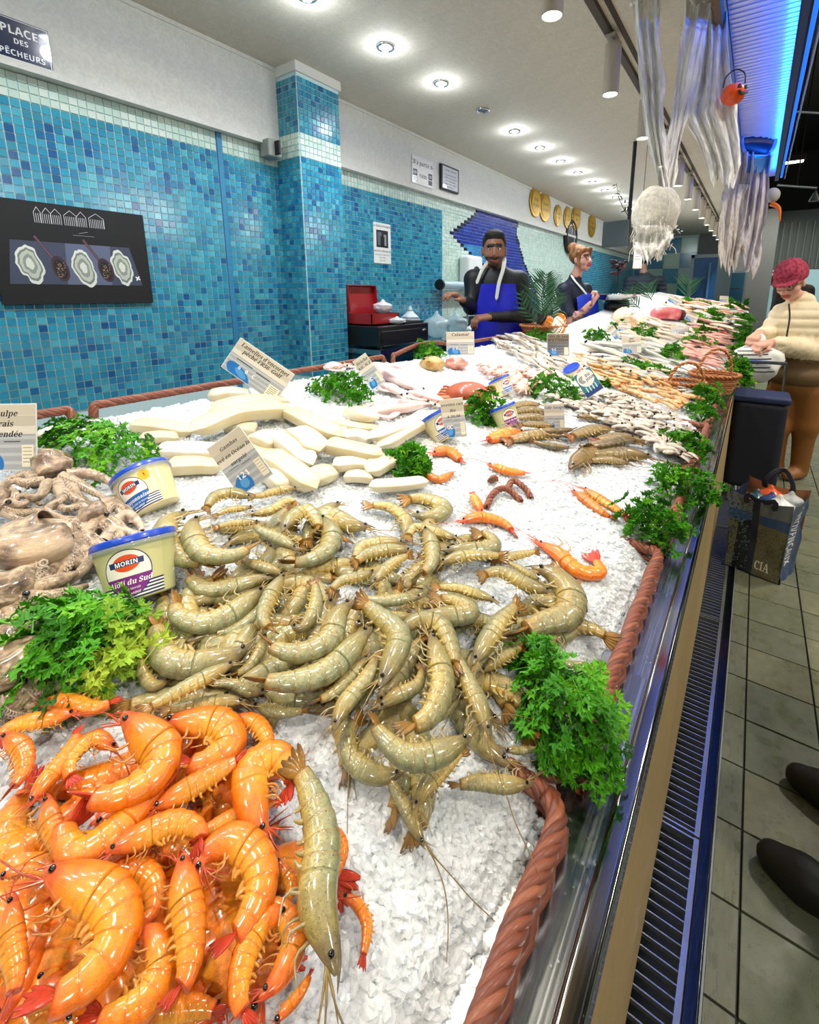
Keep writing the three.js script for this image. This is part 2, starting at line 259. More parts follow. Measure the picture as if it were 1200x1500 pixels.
{
  const N = 110000, g = new THREE.IcosahedronGeometry(1, 0), p = g.attributes.position;
  for (let i = 0; i < p.count; i++) { const x = p.getX(i), y = p.getY(i), z = p.getZ(i), k = .62 + .75 * hsh(Math.round(x * 50), Math.round(y * 50), Math.round(z * 50)); p.setXYZ(i, x * k, y * k, z * k); }
  g.computeVertexNormals();
  const im = new THREE.InstancedMesh(g, mat(0xfafdff, .14, { transmission: .6, ior: 1.31, thickness: 0, specularIntensity: 1 }), N), M = new THREE.Matrix4(), Q = new THREE.Quaternion(), E = new THREE.Euler(), n0 = V();
  for (let i = 0; i < N; i++) {
    const near = rnd(), z = near < .62 ? rr(.02, -.75) : near < .9 ? rr(-.7, -1.6) : rr(-1.6, -3), x = rnd() < .72 ? rr(RIMX - .016, -.62) : rr(-.6, BACKX + .03), s = (z > -.75 ? rr(.0014, .0052) : rr(.0022, .006));
    E.set(rr(-.7, .7), rr(0, 6.28), rr(-.7, .7)); Q.setFromEuler(E);
    M.compose(V(x, iceTop(x, z) + s * .12, z), Q, V(s * rr(.8, 1.7), s * rr(.35, .8), s * rr(.7, 1.2))); im.setMatrixAt(i, M);
  }
  im.name = 'ice_chips'; im.userData.kind = 'stuff'; im.castShadow = im.receiveShadow = true; tag(im, 'loose glassy ice chips strewn over the ice bed', 'ice'); scene.add(im);
}

// ---- wicker trays: twisted rim, woven wall
const mWick = [0x8a4a30, 0x7c3f28, 0x99583a, 0x6e3824].map(c => mat(c, .45, { clearcoat: .35, clearcoatRoughness: .3, bumpMap: withRep(texGrain, 30, 3), bumpScale: .0008 }));
function ropeStrands(pts, R, r, n, pitchLen, closed = false, tension = .5) {
  const c = new THREE.CatmullRomCurve3(pts, closed, 'catmullrom', tension), L = c.getLength(), N = Math.max(8, Math.round(L / pitchLen * 9)), out = [];
  const fr = c.computeFrenetFrames(N, closed);
  for (let k = 0; k < n; k++) {
    const q = []; for (let i = 0; i <= N; i++) { const t = i / N, a = k / n * 6.283 + t * L / pitchLen * 6.283, b = c.getPointAt(t); q.push(V(b.x, b.y, b.z).addScaledVector(fr.normals[i], Math.cos(a) * R).addScaledVector(fr.binormals[i], Math.sin(a) * R)); }
    out.push(tube(q, r, N * 2, 6));
  }
  return out;
}
function tray(z0, z1, label, opts = {}) {
  const t = thing('wicker_tray', label, 'tray', V(0, 0, 0), 'wicker trays of ice along the counter');
  const y = x => bed(x, (z0 + z1) / 2) + .004, r = .03, xr = RIMX, xb = BACKX, dy = opts.dy ?? 0;
  const pts = [];
  const nz = 7; for (let i = 0; i <= nz; i++) pts.push(V(xr + (i % 2 ? .002 : 0), y(xr) + .006, z0 - r + (z1 - z0 + 2 * r) * i / nz));
  pts.push(V(xr - r * .4, y(xr) + .006, z1 + r * .25));
  for (let i = 0; i <= 5; i++) { const x = xr - .035 - i * .22; pts.push(V(x, y(x) - (i ? .022 : .006) - .05 * clamp((-x - .95) / .2), z1)); }
  pts.push(V(xb + .003, y(xb) + .006, z1 + .008)); for (let i = 0; i <= 6; i++) pts.push(V(xb, y(xb) + .014 + (opts.back ?? 0) * Math.sin(i / 6 * 3.14), z1 + r + (z0 - z1 - 2 * r) * i / 6));
  pts.push(V(xb + .003, y(xb) + .006, z0 - .008)); for (let i = 0; i <= 4; i++) { const x = xb + .04 + i * .27; pts.push(V(x, y(x) - .03 - .05 * clamp((-x - .95) / .2), z0)); }
  for (const [k, g] of ropeStrands(pts, .0062, .0046, 6, .075, true).entries()) part(t, 'strand', g, mWick[k % 4]);
  const wall = (a, b, lean) => { for (let k = 0; k < 6; k++) { const q = [], n = Math.round(a.distanceTo(b) / .02); for (let i = 0; i <= n; i++) { const p = a.clone().lerp(b, i / n); p.y -= .014 + k * .0085; p.add(lean.clone().multiplyScalar(((i + k) % 2 ? .004 : -.001) - .004 * k)); q.push(p); } part(t, 'weave', tube(q, .0048, n * 2, 5), mWick[(k + 1) % 4]); } };
  wall(V(xr + .006, y(xr), z0 - .01), V(xr + .006, y(xr), z1 + .01), V(1, 0, 0));
  wall(V(xr, y(xr), z1 - .004), V(xr - .13, y(xr) + .012, z1 - .004), V(0, 0, -1));
  return t;
}
const trayEdges = [[.28, -.385, 'foreground wicker tray of ice with orange prawns and a bare ice corner'], [-.415, -.955, 'wicker tray of ice under the big heap of grey prawns'], [-.985, -1.49, 'wicker tray of ice with langoustines and a parsley bunch at its corner'], [-1.54, -2.06, 'wicker tray holding the pale baby cuttlefish'], [-2.1, -2.62, 'wicker tray holding the tan cooked langoustine tails'], [-2.66, -3.3, 'wicker tray of small silvery fish behind the little handled baskets']];
for (const [a, b, l] of trayEdges) tray(a, b, l, { back: a < -1.4 && a > -1.6 ? .03 : 0 });
// ================================================================ PRAWNS
const bedN = V(SL, 1, 0).normalize();
const texRaw = tex(256, 256, (u, v, x, y) => { let g = 226 + 40 * (tn(u, v, 32, 41) - .5) + 26 * (tn(u, v, 8, 42) - .5); const d = tn(u, v, 85, 43); if (d > .8) g -= 90 * (d - .8) / .2 + 18; return [g, g, g * .99]; });
const texCook = tex(256, 256, (u, v, x, y) => { const g = 228 + 36 * (tn(u, v, 16, 44) - .5) + 20 * (tn(u, v, 60, 45) - .5), d = tn(u, v, 70, 46) > .86 ? 26 : 0; return [g + 8 - d * .4, g - d, g - 8 - d]; });
const shell = (map, o = {}) => mat(0xffffff, .34, { vertexColors: true, map, clearcoat: .75, clearcoatRoughness: .16, bumpMap: withRep(texGrain, 2, 3), bumpScale: .0006, side: THREE.DoubleSide, ...o });
const mRaw = shell(withRep(texRaw, 1, 1.6)), mCook = shell(withRep(texCook, 1, 1.5));
const mEye = mat(0x0a0808, .12, { clearcoat: 1 });
const pal = {
  raw: { dors: hex('#949a72'), side: hex('#bdb27a'), vent: hex('#d6b85e'), edge: hex('#9a742a'), head: hex('#9c8848'), head2: hex('#7d6a44'), tail: hex('#b98420'), tip: hex('#5e4422'), leg: hex('#d9c68c'), feel: hex('#b89c56'), m: mRaw },
  cook: { dors: hex('#f78600'), side: hex('#fd9c00'), vent: hex('#ffbc3a'), edge: hex('#f06000'), head: hex('#f57200'), head2: hex('#e44c00'), tail: hex('#e5420a'), tip: hex('#cf2c08'), leg: hex('#f7a542'), feel: hex('#e9570f'), m: mCook },
  dark: { dors: hex('#6e5f38'), side: hex('#94814c'), vent: hex('#b99d5e'), edge: hex('#4c3a1f'), head: hex('#8a6a34'), head2: hex('#6a4d28'), tail: hex('#a8672a'), tip: hex('#5a341a'), leg: hex('#b99a5a'), feel: hex('#8a6a3a'), m: mRaw },
  tan: { dors: hex('#e0ac62'), side: hex('#eec58a'), vent: hex('#f3dcae'), edge: hex('#cf8f42'), head: hex('#e6b26c'), head2: hex('#cf8c44'), tail: hex('#e3a04a'), tip: hex('#b9722c'), leg: hex('#f0d6a4'), feel: hex('#dca860'), m: mCook },
};
const eyeGeo = new THREE.SphereGeometry(1, 10, 8);
function ringMesh(rings, M, colors, uvs, cap0, cap1) {      // skin over rings of M points
  const N = rings.length, pos = [], col = [], uv = [], idx = [];
  for (let i = 0; i < N; i++) for (let j = 0; j <= M; j++) { const p = rings[i][j % M]; pos.push(p.x, p.y, p.z); if (colors) col.push(...colors[i][j % M]); uv.push(j / M, uvs ? uvs[i] : i / N); }
  for (let i = 0; i < N - 1; i++) for (let j = 0; j < M; j++) { const a = i * (M + 1) + j, b = a + 1, c = a + M + 1, d = c + 1; idx.push(a, b, c, b, d, c); }
  const capf = (i, flip) => { const ctr = V(); for (const p of rings[i]) ctr.add(p); ctr.divideScalar(M); const k = pos.length / 3; pos.push(ctr.x, ctr.y, ctr.z); if (colors) col.push(...colors[i][0]); uv.push(.5, uvs ? uvs[i] : i / N); for (let j = 0; j < M; j++) { const a = i * (M + 1) + j; flip ? idx.push(k, a + 1, a) : idx.push(k, a, a + 1); } };
  if (cap0) capf(0, true); if (cap1) capf(N - 1, false);
  const g = new THREE.BufferGeometry(); g.setAttribute('position', new THREE.Float32BufferAttribute(pos, 3)); g.setAttribute('uv', new THREE.Float32BufferAttribute(uv, 2)); if (colors) g.setAttribute('color', new THREE.Float32BufferAttribute(col, 3)); g.setIndex(idx); g.computeVertexNormals();
  const n = g.attributes.normal; for (let i = 0; i < N; i++) { const a = i * (M + 1), b = a + M; const x = n.getX(a) + n.getX(b), y = n.getY(a) + n.getY(b), z = n.getZ(a) + n.getZ(b), l = Math.hypot(x, y, z) || 1; n.setXYZ(a, x / l, y / l, z / l); n.setXYZ(b, x / l, y / l, z / l); }
  return g;
}
const solid = (g, c) => paint(g, () => c);
// one prawn along a spine from the tip of its head to the end of its tail
function prawn(pts, o) {
  const K = pal[o.kind], lo = o.detail === 0, base = V(); pts.forEach(p => base.add(p)); base.divideScalar(pts.length);
  const up = (o.up ?? bedN).clone();
  const c = new THREE.CatmullRomCurve3(pts.map(p => p.clone().sub(base)), false, 'centripetal'), L = c.getLength();
  const NN = lo ? 18 : 46, M = lo ? 8 : 14, pt = [], tg = [];
  for (let i = 0; i <= NN; i++) { pt.push(c.getPointAt(i / NN)); tg.push(c.getTangentAt(i / NN)); }
  let turn = 0; for (let i = 1; i <= NN; i++) turn += tg[i - 1].clone().cross(tg[i]).dot(up);
  const sgn = (o.flip ? -1 : 1) * (turn > 0 ? -1 : 1);
  const roll = o.roll ?? rr(-.35, .35);
  const frame = s => { const T = c.getTangentAt(clamp(s)), D0 = up.clone().cross(T).normalize().multiplyScalar(sgn), N0 = T.clone().cross(D0).normalize(); if (N0.dot(up) < 0) N0.negate(); const D = D0.clone().multiplyScalar(Math.cos(roll)).addScaledVector(N0, Math.sin(roll)), Nn = N0.clone().multiplyScalar(Math.cos(roll)).addScaledVector(D0, -Math.sin(roll)); return { T, D, N: Nn }; };
  const R = (o.th ?? .205) * L / 2, tone = rr(.86, 1.12), warm = rr(-.05, .05);
  const prof = s => { if (s < .38) { const t = clamp((s - .05) / .31); return .10 + .88 * Math.pow(Math.sin(t * 1.5708), .85); } const t = (s - .38) / .48; return .98 + .06 * Math.sin(clamp(t) * 2.2) - .5 * Math.pow(clamp(t), 1.7); };
  const seg = s => s < .38 ? 0 : ((s - .38) / .48 * 6) % 1;
  const ring = (s, f) => { const { T, D, N } = frame(s), p = c.getPointAt(clamp(s)), a0 = prof(s) * R, a = a0 * (f === undefined ? 1 : .965 + .075 * f), b = a * (s < .38 ? .74 : .7), ctr = p.clone().addScaledVector(D, s < .38 ? (R - a0) * .42 : (R - a0) * .3), out = []; for (let j = 0; j < M; j++) { const q = j / M * 6.2832, cd = Math.cos(q), sn = Math.sin(q); out.push(ctr.clone().addScaledVector(D, cd > 0 ? cd * a : cd * a * .88).addScaledVector(N, sn * b * (cd < -.3 ? 1 - .25 * (-cd - .3) : 1))); } return out; };
  const colr = (s, f) => { const out = []; for (let j = 0; j < M; j++) { const cd = Math.cos(j / M * 6.2832); let k = cd > 0 ? mixc(K.side, K.dors, cd) : mixc(K.side, K.vent, -cd); if (s < .4) k = mixc(k, s < .17 ? K.head2 : K.head, clamp((.4 - s) * 5) * .8); if (f !== undefined && f > .78) k = mixc(k, K.edge, (f - .78) * 2.6); if (s > .78) k = mixc(k, K.tail, clamp((s - .78) * 7)); const w = 1 + .13 * noise(s * 9 + base.x * 50, cd * 2, base.z * 50); out.push([k[0] * tone * w * (1 + warm), k[1] * tone * w, k[2] * tone * w * (1 - warm)]); } return out; };
  const bent = Math.abs(turn), how = bent > 2.7 ? 'curled nearly into a ring' : bent > 1.6 ? 'curled into a C' : bent > .8 ? 'gently bent' : 'lying almost straight';
  const g = thing(o.name, o.label.replace('prawn in the', 'prawn ' + how + ' in the'), o.cat ?? 'prawn', base, o.group);
  // carapace
  { const rs = [], cs = [], uv = [], n = lo ? 6 : 14; for (let i = 0; i <= n; i++) { const s = .05 + .345 * i / n; rs.push(ring(s, i === n ? .9 : undefined)); cs.push(colr(s)); uv.push(s * 2); } part(g, 'carapace', ringMesh(rs, M, cs, uv, true, true), K.m); }
  // abdomen: six overlapping rings
  { const rs = [], cs = [], uv = [], st = lo ? [0, 1] : [0, .3, .62, .82, 1]; for (let k = 0; k < 6; k++) for (const f of st) { const s = .375 + .49 * (k + f * .985) / 6; rs.push(ring(s, f)); cs.push(colr(s, f)); uv.push(s * 2); } part(g, 'abdomen', ringMesh(rs, M, cs, uv, true, true), K.m); }
  // tail fan
  { const gs = [], { T, D, N } = frame(.9), p = c.getPointAt(.845).addScaledVector(D, R * .12), w = N.clone().multiplyScalar(.62).addScaledVector(D, .78).normalize(), th = T.clone().cross(w).normalize(), l = L * .165; for (const a of (lo ? [-.25, .25] : [-.5, -.24, 0, .24, .5])) { const dir = T.clone().multiplyScalar(Math.cos(a)).addScaledVector(w, Math.sin(a)), side = dir.clone().cross(th).normalize(), rs = [], cs = []; for (let i = 0; i <= 5; i++) { const t = i / 5, wd = l * .17 * Math.sin(.35 + t * 2.5), ctr = p.clone().addScaledVector(dir, l * t * (a ? 1 : .85)).addScaledVector(th, a * l * .12), q = []; for (let j = 0; j < 6; j++) { const e = j / 6 * 6.2832; q.push(ctr.clone().addScaledVector(side, Math.cos(e) * wd).addScaledVector(th, Math.sin(e) * wd * .28)); } rs.push(q); const k = mixc(K.tail, K.tip, t * t * .8); cs.push(Array(6).fill(k.map(z => z * tone))); } gs.push(ringMesh(rs, 6, cs, null, true, true)); } part(g, 'tail_fan', merge(gs), K.m); }
  if (lo) return g;
  // head spike, eyes
  { const { T, D, N } = frame(.08), p = c.getPointAt(.16).addScaledVector(D, R * .62), tip = c.getPointAt(0).addScaledVector(D, R * .35); part(g, 'rostrum', solid(tube([p, p.clone().lerp(tip, .5).addScaledVector(D, R * .1), tip], R * .17, 6, 5, R * .02), K.head2), K.m);
    for (const e of [-1, 1]) { const m = part(g, 'eye', eyeGeo, mEye); const q = c.getPointAt(.105).addScaledVector(N, e * R * .34).addScaledVector(D, R * .28); m.position.copy(q); m.scale.setScalar(Math.max(.0018, R * .15)); } }
  // walking legs, swimming legs
  for (let k = 0; k < 5; k++) { const s = .2 + k * .042, { T, D, N } = frame(s), e = k % 2 ? 1 : -1, p = c.getPointAt(s).addScaledVector(D, -R * .55 * prof(s)).addScaledVector(N, e * R * .25), l = L * rr(.13, .2), q = p.clone().addScaledVector(D, -l * .42).addScaledVector(T, -l * rr(-.1, .35)), r = q.clone().addScaledVector(D, -l * .1).addScaledVector(T, -l * rr(.2, .6)).addScaledVector(N, e * l * .1); part(g, 'leg', solid(tube([p, q, r], R * .1, 6, 4, R * .03), K.leg), K.m); }
  for (let k = 0; k < 5; k++) { const s = .42 + k * .075, { T, D, N } = frame(s), a = prof(s) * R, p = c.getPointAt(s).addScaledVector(D, -a * .6), q = p.clone().addScaledVector(D, -a * .62).addScaledVector(T, a * rr(-.1, .5)).addScaledVector(N, a * rr(-.2, .2)); part(g, 'swimmeret', solid(tube([p, p.clone().lerp(q, .6).addScaledVector(T, -a * .1), q], a * .22, 4, 5, a * .07), mixc(K.vent, K.leg, .5)), K.m); }
  // feelers and long whiskers
  const { T: T0, D: D0, N: N0 } = frame(.06), h = c.getPointAt(.09).addScaledVector(D0, R * .05);
  for (let k = 0; k < 3; k++) { const l = L * rr(.1, .2); part(g, 'feeler', solid(tube([h, h.clone().addScaledVector(T0, -l * .5).addScaledVector(D0, -R * .25 * (k - .6)), h.clone().addScaledVector(T0, -l).addScaledVector(D0, -R * .5 * (k - .4)).addScaledVector(N0, R * rr(-.4, .3))], R * .075, 5, 4, R * .02), K.feel), K.m); }
  const nw = o.whisk ?? (rnd() < .4 ? 1 : 0);
  for (let k = 0; k < nw; k++) { const l = L * rr(.5, 1.0), bend = rr(-1, 1) * .5, q = [h.clone()]; let d = T0.clone().negate(), p = h.clone(); for (let i = 0; i < 6; i++) { d.applyAxisAngle(up, bend * .4 + rr(-.12, .12)); p = p.clone().addScaledVector(d, l / 6); const w = p.clone().add(base), fl = iceTop(clamp(w.x, BACKX, RIMX), w.z) + .002; if (i > 2 || p.y + base.y < fl) p.y = Math.max(fl, p.y + base.y - .006) - base.y; q.push(p); } part(g, 'antenna', solid(tube(q, .0007, 18, 4, .0004), mixc(K.feel, K.tip, .3)), K.m); }
  return g;
}
const lay = (list, ox, oy, sc, base) => { for (const e of list) { const [q, lv = 1, o = {}] = e; const up = .009 + lv * .017; prawn(q.map(([x, y], i) => onBed(ox + x / sc, oy + y / sc, up + (o.dip ? o.dip[i] ?? 0 : 0))), { ...base, ...o }); } };
const RAW = { kind: 'raw', name: 'raw_prawn', label: 'raw grey-green prawn in the big heap on the crushed ice', group: 'raw prawns in the heap', cat: 'prawn' };
// fill under the heap
{
  const heap = [[250, 760], [330, 730], [450, 730], [500, 800], [600, 770], [720, 790], [830, 860], [830, 930], [760, 1000], [720, 1080], [600, 1120], [520, 1080], [400, 1040], [220, 1020], [240, 900], [300, 860]];
  let n = 0; while (n < 74) { const u = rr(220, 830), v = rr(730, 1110); if (!inPoly(heap, u, v)) continue; n++; const p = onBed(u, v, .006 + rnd() * .014), a = rr(0, 6.283), l = rr(.062, .085), b = rr(-.9, .9), q = []; for (let i = -2; i <= 2; i++) { const t = i / 2, an = a + b * t; q.push(V(p.x + Math.cos(an) * l * t, 0, p.z + Math.sin(an) * l * t)); } const off = p.y - bed(p.x, p.z); q.forEach(k => k.y = bed(k.x, k.z) + off); prawn(q, { ...RAW, whisk: 0 }); }
}
lay([
  [[[300, 160], [170, 210], [140, 290], [200, 370], [420, 412]], 2], [[[350, 185], [295, 220], [285, 300], [340, 370], [470, 375], [590, 310]], 2.6],
  [[[570, 110], [470, 75], [390, 90], [340, 170]], 2], [[[800, 55], [700, 60], [600, 90], [540, 95]], 1.5], [[[530, 182], [640, 165], [750, 110], [775, 145]], 2.4],
  [[[580, 145], [440, 160], [375, 195]], 1.8], [[[610, 220], [480, 222], [370, 250]], 1.8], [[[805, 350], [700, 300], [610, 255], [570, 215]], 3],
  [[[730, 275], [755, 205], [830, 158], [880, 230], [855, 272]], 2], [[[870, 180], [945, 265], [930, 345], [830, 400], [690, 405]], 1.6],
  [[[1170, 258], [1050, 235], [925, 175], [945, 235], [1050, 318]], .6, { whisk: 2 }], [[[740, 470], [640, 440], [540, 405], [500, 380]], 1.5],
  [[[690, 468], [600, 492], [470, 530], [330, 540], [245, 450]], 1], [[[640, 512], [560, 575], [460, 660], [330, 705], [210, 660], [222, 560]], 1.2],
  [[[680, 560], [600, 650], [480, 735], [330, 755]], .8], [[[745, 465], [660, 570], [625, 690], [690, 760]], 2], [[[760, 690], [800, 725], [862, 660], [872, 560], [856, 490]], 1.6],
  [[[1050, 572], [975, 670], [930, 790], [790, 850], [660, 810], [622, 760]], 3], [[[1135, 700], [1040, 830], [930, 935], [780, 985], [530, 972]], 2.6],
  [[[565, 780], [460, 855], [300, 905], [170, 890], [115, 780], [110, 660]], 1.6], [[[180, 960], [90, 1010], [35, 950], [30, 855]], 1],
  [[[510, 900], [360, 965], [180, 1060], [0, 1165]], 3, { th: .19 }], [[[545, 1108], [430, 1095], [280, 1115], [100, 1150]], 1.8], [[[650, 1030], [560, 1042], [450, 1000], [330, 1010]], 1.2],
  [[[1135, 850], [1045, 960], [960, 1045], [840, 1100]], 2], [[[930, 1250], [1010, 1110], [1110, 985], [1180, 840]], 2.4], [[[560, 1090], [680, 1140], [850, 1130]], .8],
  [[[620, 750], [595, 850], [530, 930], [445, 962]], 1], [[[1050, 590], [1120, 650], [1200, 720]], 1.6],
], 200, 700, 3.333, RAW);
lay([
  [[[290, 245], [312, 175], [245, 118], [135, 110]], .6, { whisk: 1 }], [[[320, 132], [420, 152], [462, 118], [380, 84], [285, 97]], .5, { whisk: 0 }], [[[540, 252], [440, 222], [350, 200], [320, 255]], 1.6],
  [[[370, 190], [412, 270], [405, 350], [340, 400]], 2.2], [[[440, 272], [560, 287], [662, 270], [640, 232], [570, 224]], 1.6], [[[690, 340], [750, 312], [850, 295]], 1],
  [[[440, 352], [540, 315], [640, 310], [725, 320]], 2], [[[350, 300], [240, 290], [150, 312], [100, 362]], 1.6], [[[320, 270], [230, 258], [140, 275], [110, 350]], 1.2], [[[180, 432], [260, 342], [345, 305]], 2.4],
  [[[200, 370], [150, 392], [60, 412], [0, 470]], 1.6], [[[385, 465], [300, 482], [220, 490], [120, 470]], 2], [[[360, 545], [260, 552], [150, 520]], 1.4],
  [[[340, 520], [450, 548], [572, 532], [500, 492], [400, 490]], 2.2], [[[685, 502], [615, 472], [520, 442], [410, 440]], 2], [[[910, 472], [800, 430], [690, 378], [600, 402]], 2.4],
  [[[790, 370], [900, 395], [968, 470], [950, 545], [850, 575], [710, 622]], 1.4], [[[855, 420], [780, 370], [700, 330]], 1.2], [[[590, 770], [640, 655], [700, 565], [782, 492]], 2.4],
  [[[610, 790], [690, 722], [800, 672]], 1.6], [[[530, 602], [600, 572], [690, 590], [760, 560]], 1], [[[300, 650], [355, 575], [440, 582], [495, 690], [500, 800]], 2.4],
  [[[385, 600], [430, 700], [455, 820], [400, 945], [265, 1000]], 3, { th: .21 }], [[[572, 1000], [450, 1092], [320, 1108], [220, 1020], [180, 930]], 3.4, { th: .21 }], [[[635, 1052], [600, 900], [540, 780], [490, 670]], 2.2],
  [[[168, 845], [245, 745], [280, 630], [195, 550], [100, 478]], 3], [[[170, 912], [260, 812], [330, 705], [388, 612]], 1.8], [[[180, 915], [265, 872], [360, 820], [372, 735]], 2.4],
  [[[312, 1150], [205, 1182], [105, 1128], [88, 1030], [150, 940]], 1], [[[405, 1478], [355, 1395], [295, 1285], [230, 1165]], .9, { whisk: 2, th: .19 }], [[[345, 1350], [400, 1235], [480, 1150], [565, 1075]], 1.6],
  [[[822, 1202], [720, 1222], [600, 1212], [480, 1222]], 1, { whisk: 2 }], [[[840, 695], [940, 742], [1035, 735]], .5, { whisk: 0 }], [[[700, 1080], [770, 1088], [850, 1075]], .6], [[[420, 980], [480, 930], [535, 870]], 1.2],
  [[[760, 1000], [812, 958], [822, 890]], .8], [[[640, 800], [720, 832], [805, 800]], 1],
], 480, 700, 2.727, RAW);
lay([[[[292, 990], [272, 820], [246, 650], [262, 430], [215, 260], [140, 140]], 3.2, { th: .2, whisk: 2, label: 'single raw grey-green prawn lying across the orange cooked prawns', group: undefined }]], 360, 1050, 2.4, RAW);
const COOK = { kind: 'cook', name: 'cooked_prawn', label: 'bright orange cooked prawn in the foreground heap', group: 'cooked prawns in the foreground heap', th: .25, cat: 'prawn' };
{
  const heap = [[0, 1060], [120, 1040], [380, 1040], [400, 1120], [440, 1200], [480, 1320], [440, 1500], [0, 1500]];
  let n = 0; while (n < 34) { const u = rr(0, 470), v = rr(1040, 1500); if (!inPoly(heap, u, v)) continue; n++; const p = onBed(u, v, .004 + rnd() * .01), a = rr(0, 6.283), l = rr(.055, .07), b = rr(-.9, .9), q = []; for (let i = -2; i <= 2; i++) { const t = i / 2, an = a + b * t; q.push(V(p.x + Math.cos(an) * l * t, 0, p.z + Math.sin(an) * l * t)); } const off = p.y - bed(p.x, p.z); q.forEach(k => k.y = bed(k.x, k.z) + off); prawn(q, { ...COOK, whisk: 0 }); }
}
lay([
  [[[160, 70], [290, 85], [420, 105], [535, 60]], 1.2], [[[350, 140], [180, 165], [40, 205], [-20, 290]], 1.6], [[[-20, 240], [85, 290], [98, 390], [0, 515]], 2.2],
  [[[90, 560], [190, 440], [290, 320], [345, 190]], 1.6], [[[480, 168], [620, 230], [705, 320], [660, 420], [500, 490], [318, 478]], 2.8], [[[510, 310], [405, 250], [310, 345], [335, 445]], 1.6],
  [[[665, 212], [820, 182], [975, 190], [1005, 270], [890, 340], [760, 322]], 2], [[[1000, 160], [1125, 180], [1172, 280], [1110, 335]], 1.2], [[[772, 368], [620, 520], [480, 670], [345, 740], [310, 620], [400, 540]], 2.2, { th: .26 }],
  [[[640, 592], [820, 475], [990, 380], [1095, 330]], 2.4], [[[1185, 520], [1030, 590], [900, 665], [850, 730]], 1.6], [[[435, 792], [600, 690], [770, 620], [870, 665], [850, 770]], 2.6],
  [[[180, 500], [225, 640], [250, 770], [190, 850]], 2], [[[115, 870], [320, 900], [470, 960], [510, 1080], [440, 1230], [300, 1340], [95, 1385]], 3.2], [[[-20, 870], [110, 825], [235, 850]], 1.6],
  [[[420, 885], [560, 822], [668, 890], [655, 1020], [550, 1060]], 1.8], [[[765, 745], [800, 900], [830, 1090], [805, 1290], [700, 1430]], 3.2, { th: .27 }],
  [[[930, 865], [900, 790], [1010, 705], [1115, 765], [1140, 900], [1060, 1060], [920, 1180]], 2.4], [[[540, 1180], [650, 1128], [715, 1240], [650, 1380], [480, 1460], [370, 1430]], 2.6, { th: .27 }],
  [[[1290, 1020], [1160, 1060], [1080, 1200], [1060, 1380], [1120, 1500]], 2.2, { th: .26 }], [[[30, 930], [45, 1130], [60, 1310], [10, 1470]], 2.4], [[[540, 1500], [700, 1450], [860, 1435], [990, 1470]], 1.6],
  [[[1080, 620], [1150, 540], [1230, 520]], 1.4], [[[1060, 720], [1170, 680], [1230, 600]], 1], [[[300, 1490], [335, 1400], [388, 1305]], 2.6, { th: .21 }], [[[70, 1470], [180, 1420], [280, 1400]], 1],
], 0, 1000, 3, COOK);
lay([
  [[[110, 430], [30, 300], [25, 185], [100, 140], [155, 220], [120, 310]], 2.2], [[[-10, 420], [70, 520], [62, 640], [-20, 770]], 1.8], [[[95, 500], [160, 600], [110, 690]], 1.2], [[[285, 370], [338, 460], [300, 590]], .8],
  [[[20, 985], [120, 900], [170, 780], [100, 685], [0, 720]], 2], [[[90, 1080], [190, 970], [235, 880]], 2], [[[330, 610], [395, 660], [428, 730], [410, 890]], .5, { th: .19, flip: true, whisk: 0, label: 'small orange prawn on bare ice beside the big raw prawn', group: undefined }],
], 360, 1050, 2.4, COOK);
const SGL = { ...COOK, name: 'cooked_prawn', th: .2, group: undefined, whisk: 1 };
const one = (q, label, o = {}) => lay([[q, .25, { label, ...o }]], 0, 0, 1, SGL);
one([[628, 664], [655, 660], [682, 678]], 'orange cooked prawn touching the parsley bunch beside the squid', { th: .28, flip: true });
one([[619, 692], [642, 702], [665, 690]], 'small curled orange prawn below the parsley bunch at the squid', { th: .24 });
one([[713, 677], [745, 690], [776, 692]], 'orange cooked prawn between the far price card and the rope scraps', { th: .24 });
one([[703, 752], [699, 737], [690, 720]], 'short orange prawn pointing at the brown rope scraps', { th: .3 });
one([[667, 764], [706, 757], [742, 768], [758, 786]], 'long orange prawn lying on bare ice above the grey heap', { th: .19, flip: true });
one([[779, 787], [815, 808], [850, 836], [878, 836], [862, 808]], 'orange prawn with curled tail on bare ice near the tray edge', { th: .17 });
one([[838, 715], [862, 735], [886, 752], [906, 760]], 'orange prawn, one of two side by side below the corner parsley', { th: .2 });
one([[848, 713], [880, 732], [905, 748], [926, 762]], 'orange prawn lying alongside its twin next to the corner parsley', { th: .2, up: bedN });
// ================================================================ SQUID, OCTOPUS, TUBS, CARDS, PARSLEY
const wet = (c, r = .3, o = {}) => mat(c, r, { vertexColors: true, clearcoat: .6, clearcoatRoughness: .12, bumpMap: withRep(texGrain, 4, 4), bumpScale: .0006, side: THREE.DoubleSide, ...o });
const mFlesh = wet(0xffffff);
